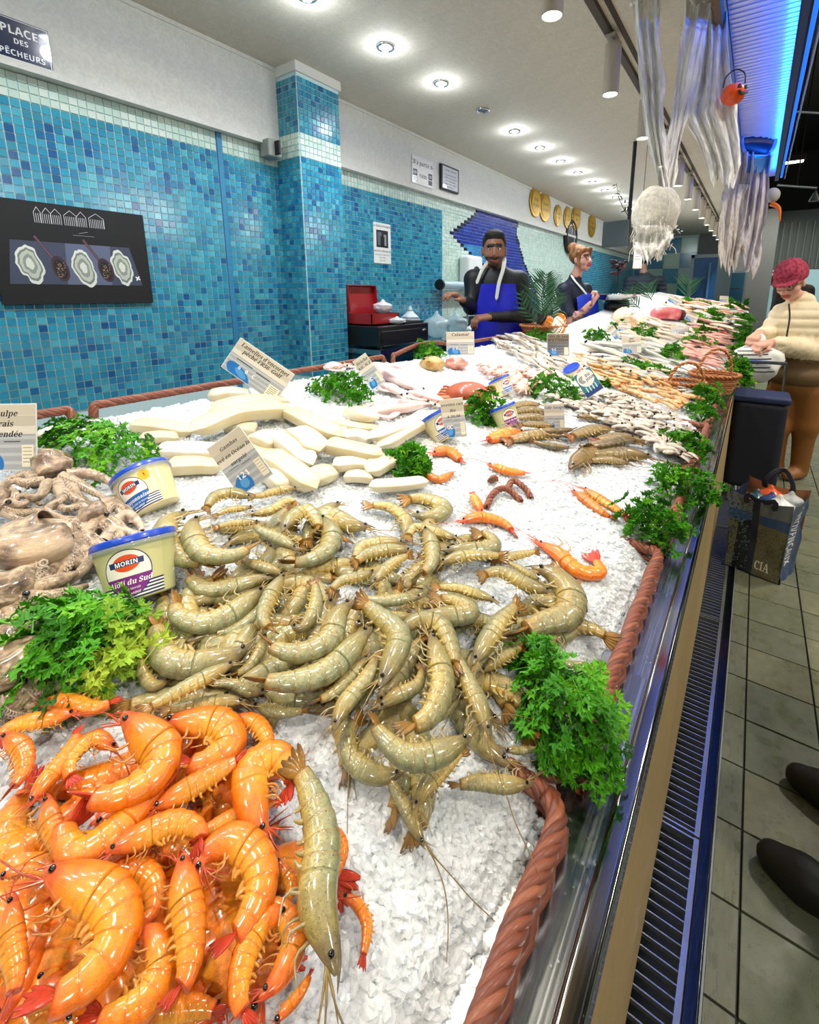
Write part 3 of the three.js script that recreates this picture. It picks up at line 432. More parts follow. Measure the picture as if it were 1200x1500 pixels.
// a soft bar or slab skinned along a path; w = width, h = thickness, e = squareness
function slab(pts, w, h, o = {}) {
  const c = new THREE.CatmullRomCurve3(pts, false, 'centripetal'), N = o.n ?? 14, M = o.m ?? 16, rs = [], cs = [], up = o.up ?? bedN, e = o.e ?? .5, t0 = o.t0 ?? .5, t1 = o.t1 ?? .5, ph = rnd() * 40;
  for (let i = 0; i <= N; i++) {
    const t = i / N, T = c.getTangentAt(t), S = up.clone().cross(T).normalize(), U = T.clone().cross(S).normalize(); if (U.dot(up) < 0) U.negate();
    const end = Math.pow(clamp(Math.min(t / t0, 1)), .0) * Math.min(1, Math.pow(clamp(t * (o.blunt ?? 6)), .5)) * Math.min(1, Math.pow(clamp((1 - t) * (o.blunt ?? 6)), .5)), tap = (o.taper ? 1 + (o.taper - 1) * t : 1), W = w / 2 * Math.max(.06, end) * tap * (1 + .08 * noise(t * 3 + ph, 1)), H = h / 2 * Math.max(.1, end) * tap, p = c.getPointAt(t), q = [], k = [];
    for (let j = 0; j < M; j++) { const a = j / M * 6.2832, ca = Math.cos(a), sa = Math.sin(a), x = Math.sign(ca) * Math.pow(Math.abs(ca), e), y = Math.sign(sa) * Math.pow(Math.abs(sa), e), wob = (o.wob ?? 0) * noise(t * 6 + ph, x * 2, y); q.push(p.clone().addScaledVector(S, x * W).addScaledVector(U, y * H + h * (o.cup ?? 0) * x * x + wob)); k.push(o.color ? o.color(t, x, y, q[j]) : [1, 1, 1]); }
    rs.push(q); cs.push(k);
  }
  return ringMesh(rs, M, cs, null, true, true);
}
const local = (pts) => { const b = V(); pts.forEach(p => b.add(p)); b.divideScalar(pts.length); return [b, pts.map(p => p.clone().sub(b))]; };
// ---- thick white squid strips
const cream = [hex('#dcd4bb'), hex('#d2c8a6'), hex('#e0dbc8')], creamEdge = hex('#c2aa6a');
const strips = [
  [304, 580, 370, 579, 24, 0], [306, 602, 425, 588, 30, 1], [280, 634, 425, 600, 33, 2], [190, 622, 282, 634, 26, 0], [204, 646, 262, 642, 24, 0], [226, 660, 330, 664, 28, 1], [242, 684, 325, 684, 30, 0], [372, 640, 408, 652, 34, 1], [400, 612, 430, 596, 24, 1],
  [420, 600, 500, 640, 30, 2], [487, 618, 556, 628, 18, 0], [538, 643, 628, 602, 22, 2], [552, 655, 650, 605, 33, 1], [428, 630, 468, 662, 48, 2], [392, 636, 458, 682, 28, 1], [474, 650, 562, 668, 31, 2], [487, 682, 542, 681, 23, 1], [503, 698, 545, 700, 20, 0], [538, 692, 575, 672, 24, 1], [540, 712, 628, 704, 21, 1],
  [388, 664, 464, 716, 38, 1], [460, 690, 484, 706, 30, 0], [392, 692, 424, 716, 30, 0], [330, 622, 372, 632, 26, 0], [378, 612, 412, 604, 22, 1], [440, 618, 476, 634, 24, 0], [500, 640, 546, 646, 24, 0], [60, 634, 92, 646, 24, 0], [345, 650, 398, 672, 28, 0], [556, 640, 590, 628, 22, 0],
];
strips.forEach(([a, b, c, d, w, lv], i) => {
  const up = .012 + lv * .013, p0 = onBed(a, b, up), p1 = onBed(c, d, up), mid = p0.clone().lerp(p1, .5), side = p1.clone().sub(p0).cross(bedN).normalize(), L = p0.distanceTo(p1), bend = rr(-.12, .12) * L; mid.addScaledVector(side, bend).addScaledVector(bedN, rr(.0, .012));
  const [base, q] = local([p0, mid, p1]), W = clamp(w * depthOf(mid) / F * 1.25, .022, .06), cc = pick(cream);
  const g = thing('squid_strip', 'thick white slice of squid in the pile on the ice', 'squid', base, 'white squid slices');
  part(g, 'slice', slab(q, W, W * rr(.42, .55), { e: .42, taper: rr(.8, 1.2), blunt: 9, cup: rr(-.1, .12), color: (t, x, y) => mixc(cc, creamEdge, clamp(Math.abs(x) * 1.2 - .75 + .3 * noise(t * 8, x * 2, i)) * .7) }), mFlesh);
});
{ // one whole round piece
  const p = onBed(528, 609, .022), rs = []; const g = thing('squid_tube', 'plump rounded white squid tube lying above the slices', 'squid', p);
  const q = [V(-.062, 0, .01), V(-.02, .004, 0), V(.03, .004, 0), V(.064, 0, -.006)]; part(g, 'tube', slab(q, .075, .042, { e: .8, blunt: 3.2, color: (t, x) => mixc(cream[0], creamEdge, clamp(noise(t * 5, x * 3) * .5 + .1)) }), mFlesh);
}
// ---- whole pink-skinned squid
const pinkSkin = (seedv) => (t, x, y) => { const n = fbm(t * 7 + seedv, x * 3, y * 2 + seedv, 3), s = noise(t * 26, x * 14, seedv); let k = mixc(hex('#eee0d8'), hex('#dba9a2'), clamp(.45 + n)); if (s > .55) k = mixc(k, hex('#7c5a66'), .7); return k; };
[[545, 532, 612, 572, 40], [532, 604, 632, 592, 34], [596, 574, 655, 590, 26], [556, 562, 592, 580, 22], [474, 540, 505, 536, 22]].forEach(([a, b, c, d, w], i) => {
  const p0 = onBed(a, b, .022), p1 = onBed(c, d, .022), [base, q] = local([p0, p0.clone().lerp(p1, .5).addScaledVector(bedN, .006), p1]), W = w * depthOf(base) / F;
  const g = thing('whole_squid', ['pink mottled whole squid beside the leaning price card', 'large pink squid with dark blotches above the white slices', 'pale whole squid pointing at the price card stand', 'small spotted squid between two larger pink ones', 'pale squid behind the round parsley bunch'][i], 'squid', base);
  part(g, 'mantle', slab(q, W, W * .62, { e: .85, blunt: 2.2, taper: .75, color: pinkSkin(i * 7) }), mFlesh);
  const dir = q[2].clone().sub(q[0]).normalize(), side = dir.clone().cross(bedN).normalize();
  for (const s of [-1, 1]) part(g, 'fin', slab([q[0].clone().addScaledVector(side, s * W * .25).addScaledVector(dir, .01), q[0].clone().addScaledVector(side, s * W * .72).addScaledVector(dir, W * .8), q[0].clone().addScaledVector(side, s * W * .3).addScaledVector(dir, W * 1.6)], W * .3, .006, { color: pinkSkin(i + 3) }), mFlesh);
  for (let k = 0; k < 7; k++) { const o = (k - 3) / 3, p = q[2].clone().addScaledVector(side, o * W * .22).addScaledVector(dir, -.004); part(g, 'tentacle', solid(tube([p, p.clone().addScaledVector(dir, .02).addScaledVector(side, o * .012), p.clone().addScaledVector(dir, .038 + rnd() * .014).addScaledVector(side, o * .03 + rr(-.008, .008))], .0042, 8, 5, .0012), hex('#d8c4b8')), mFlesh); }
  for (const s of [-1, 1]) { const m = part(g, 'eye', eyeGeo, mEye); m.position.copy(q[2].clone().addScaledVector(side, s * W * .25).addScaledVector(bedN, .006)); m.scale.setScalar(.0045); }
});
// ---- octopus
const texOct = tex(256, 256, (u, v, x, y) => { const n = .5 * tn(u, v, 7, 61) + .3 * tn(u, v, 22, 62) + .2 * tn(u, v, 64, 63), g = clamp(1.12 - .62 * clamp((n - .44) * 2.6), .66, 1) * (.93 + .14 * hsh(x, y, 64)); return [250 * g, 240 * g, 228 * Math.pow(g, 1.1)]; });
const mOct = wet(0xffffff, .3, { map: withRep(texOct, 1.5, 1), bumpScale: .0012 });
const octSkin = (s, dk) => (t, x, y) => { const n = fbm(t * 6 + s, x * 3 + s, y * 2, 3), f = noise(t * 40, x * 20, s); let k = mixc(hex('#d0bfa8'), hex('#8a725e'), clamp(dk + .02 + n * 1.4)); if (f > .5) k = mixc(k, hex('#4a3a40'), .6); return k; };
const O = (x, y, up = .02) => onBed(x / 3.658, 650 + y / 3.658, up);
function octopus(label, mantle, w, arms, dk) {
  const m0 = mantle.map(([x, y, u]) => O(x, y, u ?? .03)), [base, q] = local(m0), g = thing('octopus', label, 'octopus', base), s = rnd() * 50;
  part(g, 'mantle', slab(q, w, w * .55, { e: .9, blunt: 2.4, n: 34, m: 28, wob: .006, color: octSkin(s, dk) }), mOct);
  arms.forEach(([pts, r = .011], i) => {
    const a = pts.map(([x, y, u]) => O(x, y, u ?? .02).sub(base)), c = new THREE.CatmullRomCurve3(a), tg = tube(a, r, 26, 9, r * .28), sk = octSkin(s + i * 3, .12); paint(tg, (x, y, z) => sk(x * 20, y * 20, z * 20));
    const arm = part(g, 'arm', tg, mOct); const sg = []; for (let k = 1; k < 16; k++) { const t = k / 17, p = c.getPointAt(t), T = c.getTangentAt(t), S = T.clone().cross(bedN).normalize(), rad = r * (1 - .72 * t); for (const e of [-1, 1]) { const d = new THREE.TorusGeometry(rad * .26, rad * .11, 4, 7); const n = S.clone().multiplyScalar(i % 2 ? .8 : -.8).addScaledVector(bedN, .45 + e * .3).normalize(); d.applyQuaternion(new THREE.Quaternion().setFromUnitVectors(V(0, 0, 1), n)); const pp = p.clone().addScaledVector(n, rad * .97); d.translate(pp.x, pp.y, pp.z); sg.push(d); } }
    const su = part(arm, 'suckers', solid(merge(sg), hex('#d8c8b6')), mFlesh);
  });
  const e0 = q[q.length - 1]; for (const e of [-1, 1]) { const m = part(g, 'eye', eyeGeo, mEye); m.position.set(e0.x + e * w * .2, e0.y + w * .18, e0.z); m.scale.setScalar(.0042); }
  return g;
}
octopus('large beige octopus with a smooth sack-like body beside the garlic tub', [[-40, 560], [60, 520, .045], [190, 520, .05], [300, 500, .04], [360, 540, .03]], .105, [
  [[[330, 520, .035], [450, 505, .025], [560, 560, .02], [620, 600]], .014], [[[300, 470, .04], [380, 420, .04], [460, 455, .03], [510, 490, .02]], .013], [[[250, 640, .04], [130, 690, .035], [0, 720, .03], [-60, 740]], .016],
  [[[340, 580, .03], [250, 700, .03], [150, 790, .025], [60, 860, .02]], .014], [[[380, 560, .03], [330, 690, .025], [260, 760], [120, 840]], .012], [[[400, 540, .03], [480, 620, .02], [420, 700, .02], [300, 790, .015]], .012], [[[360, 600, .03], [440, 640], [560, 560], [640, 540]], .01], [[[200, 700, .03], [60, 780, .025], [-40, 820]], .014]], .32);
octopus('octopus with tangled curled arms below the front-facing price card', [[180, 190, .03], [240, 130, .045], [310, 90, .045], [370, 130, .03]], .07, [
  [[[230, 200, .04], [130, 210, .045], [60, 180, .04], [40, 240, .035], [110, 260, .03]], .009], [[[260, 210, .04], [200, 290, .045], [110, 280, .04], [80, 320, .03], [160, 350, .025]], .009], [[[300, 210, .035], [320, 310, .04], [250, 350, .035], [330, 400, .03], [450, 410, .03], [500, 360, .03]], .01],
  [[[330, 180, .035], [430, 220, .03], [520, 270, .025], [580, 300, .02]], .012], [[[350, 170, .035], [460, 160, .03], [580, 200, .02], [640, 270, .015]], .012], [[[300, 230, .035], [400, 290, .035], [500, 350, .03], [480, 420, .025], [560, 440, .02]], .009], [[[200, 220, .04], [140, 160, .05], [40, 200, .045], [-20, 250]], .009], [[[370, 200, .03], [440, 300, .03], [580, 360, .02], [640, 330, .015]], .01]], .5);
octopus('brown-speckled octopus sprawled between the two plastic tubs', [[430, 420, .02], [500, 380, .035], [560, 400, .03]], .06, [
  [[[520, 410, .03], [600, 420, .025], [680, 470, .02], [760, 480]], .011], [[[500, 420, .03], [470, 500, .03], [540, 560, .025], [640, 560]], .011], [[[480, 400, .03], [400, 440, .035], [360, 400, .035], [300, 420, .03]], .01], [[[540, 390, .03], [600, 330, .03], [680, 360, .02], [700, 430]], .01], [[[500, 390, .03], [440, 330, .035], [360, 350, .035], [290, 300, .035]], .01], [[[560, 420, .03], [640, 500, .02], [600, 600, .015], [500, 640]], .011]], .55);
octopus('pinkish octopus with thick arms behind the big parsley bunch', [[-60, 800, .03], [0, 770, .04], [70, 790, .04], [130, 830, .03]], .07, [
  [[[100, 810, .03], [200, 780, .03], [320, 730, .03], [430, 690, .02]], .014], [[[110, 830, .03], [220, 830, .03], [340, 800, .025], [470, 760]], .013], [[[60, 850, .03], [140, 900, .025], [260, 900, .02], [380, 860]], .013], [[[20, 860, .03], [60, 940, .025], [180, 980, .02], [300, 980]], .013], [[[-20, 870, .03], [-10, 980, .02], [80, 1060, .02], [200, 1060]], .014], [[[130, 800, .03], [180, 720, .035], [300, 660, .03], [420, 620, .025]], .012], [[[0, 900, .02], [40, 1000, .02], [20, 1100, .02], [100, 1150, .02]], .014]], .3);
octopus('dark mauve octopus half hidden by the frame of the price card', [[-60, 330, .03], [-10, 320, .04], [40, 335, .035]], .055, [
  [[[20, 330, .035], [80, 300, .04], [60, 240, .045], [10, 250, .04]], .008], [[[30, 345, .035], [120, 370, .03], [200, 360, .03], [240, 400, .025]], .009], [[[-10, 300, .04], [20, 230, .05], [90, 200, .045], [150, 240, .04]], .008], [[[10, 360, .03], [90, 400, .03], [180, 420, .02]], .008], [[[30, 320, .04], [110, 330, .04], [170, 300, .04], [220, 330, .035]], .008]], .75);
octopus('pale octopus body below the leafy parsley next to the orange prawns', [[-50, 1230, .03], [20, 1200, .04], [80, 1230, .04], [110, 1300, .03]], .075, [
  [[[100, 1290, .03], [200, 1260, .03], [280, 1210, .025], [330, 1170, .02]], .012], [[[110, 1320, .03], [220, 1320, .025], [320, 1290, .02], [400, 1260]], .011], [[[80, 1340, .03], [160, 1400, .025], [260, 1400, .02]], .011], [[[60, 1360, .03], [80, 1430, .025], [180, 1450, .02]], .011], [[[110, 1260, .03], [180, 1180, .03], [240, 1130, .025]], .011], [[[0, 1370, .03], [-20, 1440], [60, 1480]], .012]], .22);
{ const pts = [[[520, 470, .02], [480, 420, .03], [530, 370, .03], [610, 340, .025], [660, 400, .02]], [[560, 520], [600, 470, .025], [680, 470, .02], [740, 500]], [[600, 620], [680, 560], [760, 540], [820, 520]], [[500, 590], [600, 650], [700, 680], [780, 700]], [[620, 420], [680, 380, .025], [740, 420], [760, 470]], [[540, 320], [620, 300], [690, 340], [700, 400]]];
  pts.forEach((q, i) => { const w = q.map(([x, y, u]) => O(x, y, u ?? .018)), [b, l] = local(w), tg = tube(l, .0105, 22, 9, .004), sk = octSkin(i * 9, .05); paint(tg, (x, y, z) => sk(x * 20, y * 20, z * 20)); solo('octopus_piece', tg, mFlesh, 'loose pale octopus arm on the ice beside the plastic tubs', 'octopus', b, 'loose octopus arms'); }); }

// ---- plastic tubs of sauce
const label1 = (kind, title, sub) => canvasTex(512, 384, (x, w, h) => {
  x.fillStyle = kind === 'mayo' ? '#e9dfb4' : '#cfcf98'; x.fillRect(0, 0, w, h);
  for (let i = 0; i < 9; i++) { x.fillStyle = i % 2 ? '#f3f3ee' : '#1d2a5c'; x.fillRect(0, h * .72 + i * 12, w, 12); }
  x.fillStyle = '#1d2a5c'; x.beginPath(); x.ellipse(256, 190, 168, 178, 0, 0, 7); x.fill(); x.fillStyle = '#f6f5ef'; x.beginPath(); x.ellipse(256, 190, 161, 171, 0, 0, 7); x.fill();
  x.save(); x.beginPath(); x.ellipse(256, 190, 161, 171, 0, 0, 7); x.clip(); x.fillStyle = kind === 'mayo' ? '#1f62b4' : '#7a1f86'; x.fillRect(0, 215, w, 200); x.restore();
  x.fillStyle = '#e4552a'; x.beginPath(); x.ellipse(256, 115, 92, 62, 0, 0, 7); x.fill(); x.fillStyle = '#23366f'; x.fillRect(140, 92, 232, 44);
  x.fillStyle = '#fff'; x.font = 'bold 46px sans-serif'; x.textAlign = 'center'; x.fillText('MORIN', 256, 131);
  x.font = 'italic bold 52px serif'; x.fillText(title, 256, 276); x.font = '26px sans-serif'; x.fillText(sub, 256, 316); x.font = 'bold 24px sans-serif'; x.fillText(kind === 'mayo' ? 'Sans additif' : 'Sans additif', 256, 350);
  if (kind === 'mayo') { x.fillStyle = '#f2b418'; x.beginPath(); x.arc(440, 62, 56, 0, 7); x.fill(); x.fillStyle = '#222'; x.font = 'bold 46px sans-serif'; x.fillText('1', 440, 76); }
});
const tubLabels = { mayo: mat(0xffffff, .35, { map: label1('mayo', 'Mayonnaise', 'Comme celle de Maman !'), clearcoat: .4 }), aioli: mat(0xffffff, .35, { map: label1('aioli', 'Aïoli du Sud', 'ail de terroir'), clearcoat: .4 }) };
const mTub = { mayo: mat(0xe8d9a4, .25, { clearcoat: .5 }), aioli: mat(0xcdcf95, .25, { clearcoat: .5 }) }, mLid = mat(0x1c49c4, .3, { clearcoat: .6 }), mClear = mat(0xdfe8ee, .12, { transmission: .75, roughness: .08, ior: 1.4 });
function tub(kind, bx, by, tx, ty, D, label, toward = .15, turn = 0) {
  const b = onBed(bx, by, .004), d = V().addScaledVector(camRt, tx - bx).addScaledVector(camUp, by - ty).normalize(), axis = d.clone().addScaledVector(camFw, -toward).normalize(), R = D / 2, H = D * .78;
  b.addScaledVector(axis, .003);
  const g = thing('sauce_tub', label, 'tub', b), z = camFw.clone().negate(); z.addScaledVector(axis, -z.dot(axis)).normalize(); const x = axis.clone().cross(z).normalize();
  g.quaternion.setFromRotationMatrix(new THREE.Matrix4().makeBasis(x, axis, z));
  const r0 = R * .76, r1 = R * .93;
  part(g, 'body', lathe([[0, 0], [r0 * .96, 0], [r0, H * .03], [r1, H * .86], [r1, H * .9], [0, H * .9]], 40), mTub[kind]);
  const lg = new THREE.CylinderGeometry(r1 * 1.0, r0 * 1.0, H * .8, 30, 1, true, -.95 + turn, 1.9); lg.scale(1.012, 1, 1.012); lg.translate(0, H * .44, 0); part(g, 'label', lg, tubLabels[kind]);
  const lid = part(g, 'lid', lathe([[R * .93, H * .9], [R * 1.0, H * .9], [R * 1.0, H * .93], [R * .985, H * .955], [R * .985, H * 1.0], [R * .95, H * 1.02], [R * .9, H * 1.01], [R * .9, H * .98], [0, H * .98]], 44), mLid);
  part(lid, 'rim', lathe([[R * .94, H * .82], [R * 1.005, H * .83], [R * 1.01, H * .9], [R * .94, H * .9]], 44), mClear, 'clear plastic rim under the lid');
  return g;
}
tub('mayo', 233, 748, 198, 697, .098, 'blue-lidded mayonnaise tub leaning on the octopus by the grey prawns', -.2);
tub('aioli', 210, 878, 190, 812, .104, 'blue-lidded garlic sauce tub with purple label behind the leafy parsley', -.2, .35);
tub('mayo', 657, 644, 632, 602, .1, 'blue-lidded yellow tub behind the far price card', -.15, .3);
tub('aioli', 748, 628, 735, 596, .092, 'purple-labelled tub beside the dark langoustines', -.1, .25);
tub('mayo', 742, 580, 730, 554, .09, 'blue-lidded yellow tub beside the brown crab', -.1, .5);
tub('mayo', 846, 555, 832, 535, .085, 'pale tub lid showing between parsley and the blue-green card', .3, .5);

// ---- price cards
const wood = (x, w, h, dark) => { x.fillStyle = dark ? '#9a8d76' : '#dcd6c6'; x.fillRect(0, 0, w, h); for (let i = 0; i < 6; i++) { x.fillStyle = dark ? ['#8b7e68', '#75695a', '#6a6560'][i % 3] : ['#d2cab6', '#c9c2b0', '#e2dccd'][i % 3]; x.fillRect(0, i * h / 6, w, h / 6 - 3); } };
function cardTex(lines, o = {}) {
  return canvasTex(256, Math.round(256 * (o.ratio ?? .66)), (x, w, h) => {
    wood(x, w, h, o.dark); x.fillStyle = o.dark ? '#5c6066' : '#a9adb0'; x.fillRect(0, h * .45, w, h * .55); x.fillStyle = o.dark ? '#70747a' : '#bfc3c4'; for (let i = 0; i < 4; i++) x.fillRect(0, h * (.48 + i * .13), w, h * .05);
    x.fillStyle = '#2f76bd'; x.beginPath(); x.ellipse(w * .26, h * .9, w * .24, h * .2, .3, 0, 7); x.fill(); x.fillStyle = '#5aa0d8'; x.beginPath(); x.ellipse(w * .3, h * .86, w * .12, h * .09, .3, 0, 7); x.fill();
    x.fillStyle = '#efe9cf'; x.fillRect(w * .78, h * .62, w * .19, h * .34); x.fillStyle = '#555'; for (let i = 0; i < 5; i++) x.fillRect(w * .8, h * (.66 + i * .055), w * .14, 2);
    x.fillStyle = o.ink ?? '#141414'; x.textAlign = 'center'; lines.forEach((t, i) => { x.font = 'italic bold ' + Math.round(h * (o.size ?? .14)) + 'px serif'; x.fillText(t, w / 2, h * (.17 + i * .16)); });
    x.fillStyle = '#f2f2f2'; x.font = 'bold ' + Math.round(h * .15) + 'px sans-serif'; (o.price ?? ['0', 'C']).forEach((t, i) => { x.fillStyle = i ? '#f4f4f4' : '#e9e4e4'; x.fillText(t, w * (.24 + i * .13), h * .78); });
    x.fillStyle = '#1a1a1a'; x.fillRect(w * .12, h * .53, w * .3, 3); x.fillRect(w * .5, h * .56, w * .26, 3);
  });
}
const mCardBack = mat(0xd5d6d2, .25, { clearcoat: .4 });
function card(c, lines, label, o = {}) {    // corners in pixels: TL, TR, BR, BL; the lowest corner stands on the bed
  const low = c.reduce((a, b) => a[1] > b[1] ? a : b), foot = onBed(low[0], low[1] + (o.drop ?? 4), .012), D = depthOf(foot) - .002;
  const W3 = ([u, v]) => camera.position.clone().addScaledVector(ray(u, v), D), [a, b, d, e] = c.map(W3), ctr = a.clone().add(b).add(d).add(e).multiplyScalar(.25), X = b.clone().sub(a).add(d).sub(e), Y = a.clone().sub(e).add(b).sub(d), w = X.length() / 2, h = Y.length() / 2;
  X.normalize(); Y.addScaledVector(X, -Y.dot(X)).normalize(); const Z = X.clone().cross(Y), g = thing('price_card', label, 'sign', ctr); g.quaternion.setFromRotationMatrix(new THREE.Matrix4().makeBasis(X, Y, Z));
  part(g, 'card', rbox(w, h, .0024, .0011, 1), o.back ?? mCardBack); const pg = new THREE.PlaneGeometry(w * .965, h * .955); pg.translate(0, 0, .00135); part(g, 'print', pg, mat(0xffffff, .3, { map: o.tex ?? cardTex(lines, { ratio: h / w, ...o }), clearcoat: .5, clearcoatRoughness: .1 }));
  const q = g.worldToLocal ? null : null; g.updateMatrixWorld(true); const f = g.worldToLocal(foot.clone()), tip = g.worldToLocal(foot.clone().addScaledVector(bedN, -.03)); part(g, 'spike', merge([cyl(V(f.x * .6, -h * .3, -.003), tip, .0022, .0016, 6)]), mClear, 'clear plastic spike');
  return g;
}
card([[-42, 591], [52, 592], [57, 688], [-40, 692]], ['Poulpe', 'frais', 'amendée'], 'square price card at the octopus, cut off by the picture edge', { size: .12 });
card([[353, 493], [431, 549], [404, 591], [323, 538]], ["Lamelles d'encornet", 'pêché FR56  Golf'], 'price card for squid slices tilted against the blue tiles', { size: .16, price: ['6', '0', 'C'] });
card([[300, 655], [352, 627], [400, 690], [355, 731]], ['Gambas', 'élevé en Océan Ind.', 'surgelé'], 'price card for gambas stuck between squid slices and grey prawns', { size: .09, price: ['1', '2', '1'] });
card([[512, 532], [534, 519], [566, 556], [550, 570]], ['Seiche', 'Atl. N.E.'], 'small tilted price card beside the pink squid', { size: .12 });
card([[638, 586], [673, 584], [689, 637], [657, 643]], ['Crevettes cuites', 'Bio', 'A 29,90'], 'price card for cooked prawns standing in front of a yellow tub', { size: .1 });
card([[652, 486], [693, 486], [697, 519], [656, 521]], ['Calamar'], 'price card for calamari in front of the man in the blue apron', { size: .18 });
card([[793, 592], [823, 592], [831, 629], [802, 631]], ['Gde Saupe'], 'price card with blue handwriting on the dark langoustines', { size: .15, ink: '#2a3f9a' });
card([[805, 489], [839, 489], [829, 521], [798, 521]], ['Filet de Saur', "pêche à l'Atlantique"], 'dark wood-look price card below the jar basket', { dark: true, size: .16 });
card([[843, 548], [868, 535], [880, 569], [857, 588]], [], 'blue and white round-logo card beside the parsley bunch', { tex: canvasTex(192, 256, (x, w, h) => { x.fillStyle = '#1f7f93'; x.fillRect(0, 0, w, h); x.fillStyle = '#1b3f86'; x.fillRect(0, h * .8, w, h * .2); x.fillStyle = '#f2f4f2'; x.beginPath(); x.arc(w * .5, h * .3, w * .46, 0, 7); x.fill(); x.strokeStyle = '#33414a'; x.lineWidth = 5; for (let i = 0; i < 4; i++) { x.beginPath(); x.arc(w * .3, h * .3, 8 + i * 9, 1, 5.2); x.stroke(); } x.fillStyle = '#16222c'; x.font = 'bold 40px sans-serif'; x.fillText('DU', w * .52, h * .28); x.fillText('JOUR', w * .46, h * .44); x.fillStyle = '#d8efe6'; for (let i = 0; i < 4; i++) x.fillRect(w * (.2 + i * .18), h * .62, w * .06, h * .22); }) });
card([[911, 494], [939, 492], [940, 517], [912, 518]], ['Bar', 'ligne'], 'pale grey price card among the whole fish', { size: .16 });
card([[889, 481], [898, 474], [909, 492], [901, 499]], ['Lieu'], 'small white card tilted among parsley behind the fish', { size: .2 });
card([[983, 475], [1011, 478], [1009, 492], [983, 491]], ['Pavé'], 'brown price card standing on pale pink fillets', { dark: true, size: .22 });
card([[981, 430], [1000, 439], [997, 450], [978, 441]], ['Thon'], 'white price card stuck into the red tuna block', { size: .22 });
card([[1006, 455], [1024, 462], [1020, 474], [1004, 468]], ['Cabillaud'], 'white price card beside the tuna block', { size: .18 });
card([[1054, 433], [1068, 434], [1067, 443], [1055, 443]], [], 'tiny white card at the far end of the counter', { tex: cardTex([]) });
card([[905, 472], [925, 474], [923, 488], [906, 486]], ['Lotte'], 'wood-look card between the large shells and parsley', { size: .2 });
// ---- parsley
function parsleyLeaf(v, curl) {
  const pos = [], idx = []; const r0 = (i) => hsh(i, v, 77);
  const tri = (a, b, c) => { const k = pos.length / 3; pos.push(...a, ...b, ...c); idx.push(k, k + 1, k + 2); };
  let n = 0;
  const leaflet = (ox, oy, ang, s) => {           // jagged three-lobed blade in local xy, cupped in z
    const out = [], K = 11; for (let i = 0; i <= K; i++) { const t = i / K, a = -1.25 + 2.5 * t, lobe = .55 + .45 * Math.abs(Math.cos(a * 2.4)), jag = (i % 2 ? .8 : 1.08) * (.9 + .25 * r0(n++)), r = s * lobe * jag * (1 - .12 * Math.abs(a)); out.push([Math.sin(a) * r, Math.cos(a) * r]); }
    const bend = (r0(n++) - .5) * 1.6 * curl, ca = Math.cos(ang), sa = Math.sin(ang), f = ([x, y]) => { const z = curl * (Math.abs(x) * .55 + (hsh(Math.round(x * 9e3), Math.round(y * 9e3), v) - .5) * s * .5) + bend * y * y / s * .7; return [ox + x * ca + y * sa, oy - x * sa + y * ca, z]; };
    for (let i = 0; i < K; i++) tri(f([0, 0]), f(out[i + 1]), f(out[i]));
  };
  const S = .0105; leaflet(0, .017, 0, S * 1.15); leaflet(-.004, .012, -.9, S); leaflet(.004, .012, .9, S); leaflet(-.007, .003, -1.25, S * 1.05); leaflet(.007, .003, 1.25, S * 1.05); leaflet(-.003, .006, -.35, S * .8); leaflet(.003, .007, .35, S * .8);
  tri([-.0008, -.014, 0], [.0008, -.014, 0], [0, .018, .001]);
  const g = new THREE.BufferGeometry(); g.setAttribute('position', new THREE.Float32BufferAttribute(pos, 3)); g.setAttribute('uv', new THREE.Float32BufferAttribute(new Float32Array(pos.length / 3 * 2), 2)); g.setIndex(idx); g.computeVertexNormals(); return g;
}
const leafFlat = [1, 2, 3].map(v => parsleyLeaf(v, .5)), leafCurl = [4, 5, 6].map(v => parsleyLeaf(v, 1.4));
const green = (c) => mat(c, .5, { side: THREE.DoubleSide, transmission: .15, specularIntensity: .6 });
const mLeaf = [0x45940a, 0x2f7806, 0x63aa10, 0x205806, 0x82be1c].map(green), mLeafY = [0x8fb52c, 0xa6c23a, 0x79a526].map(green), mStem = mat(0x6fa03a, .5);
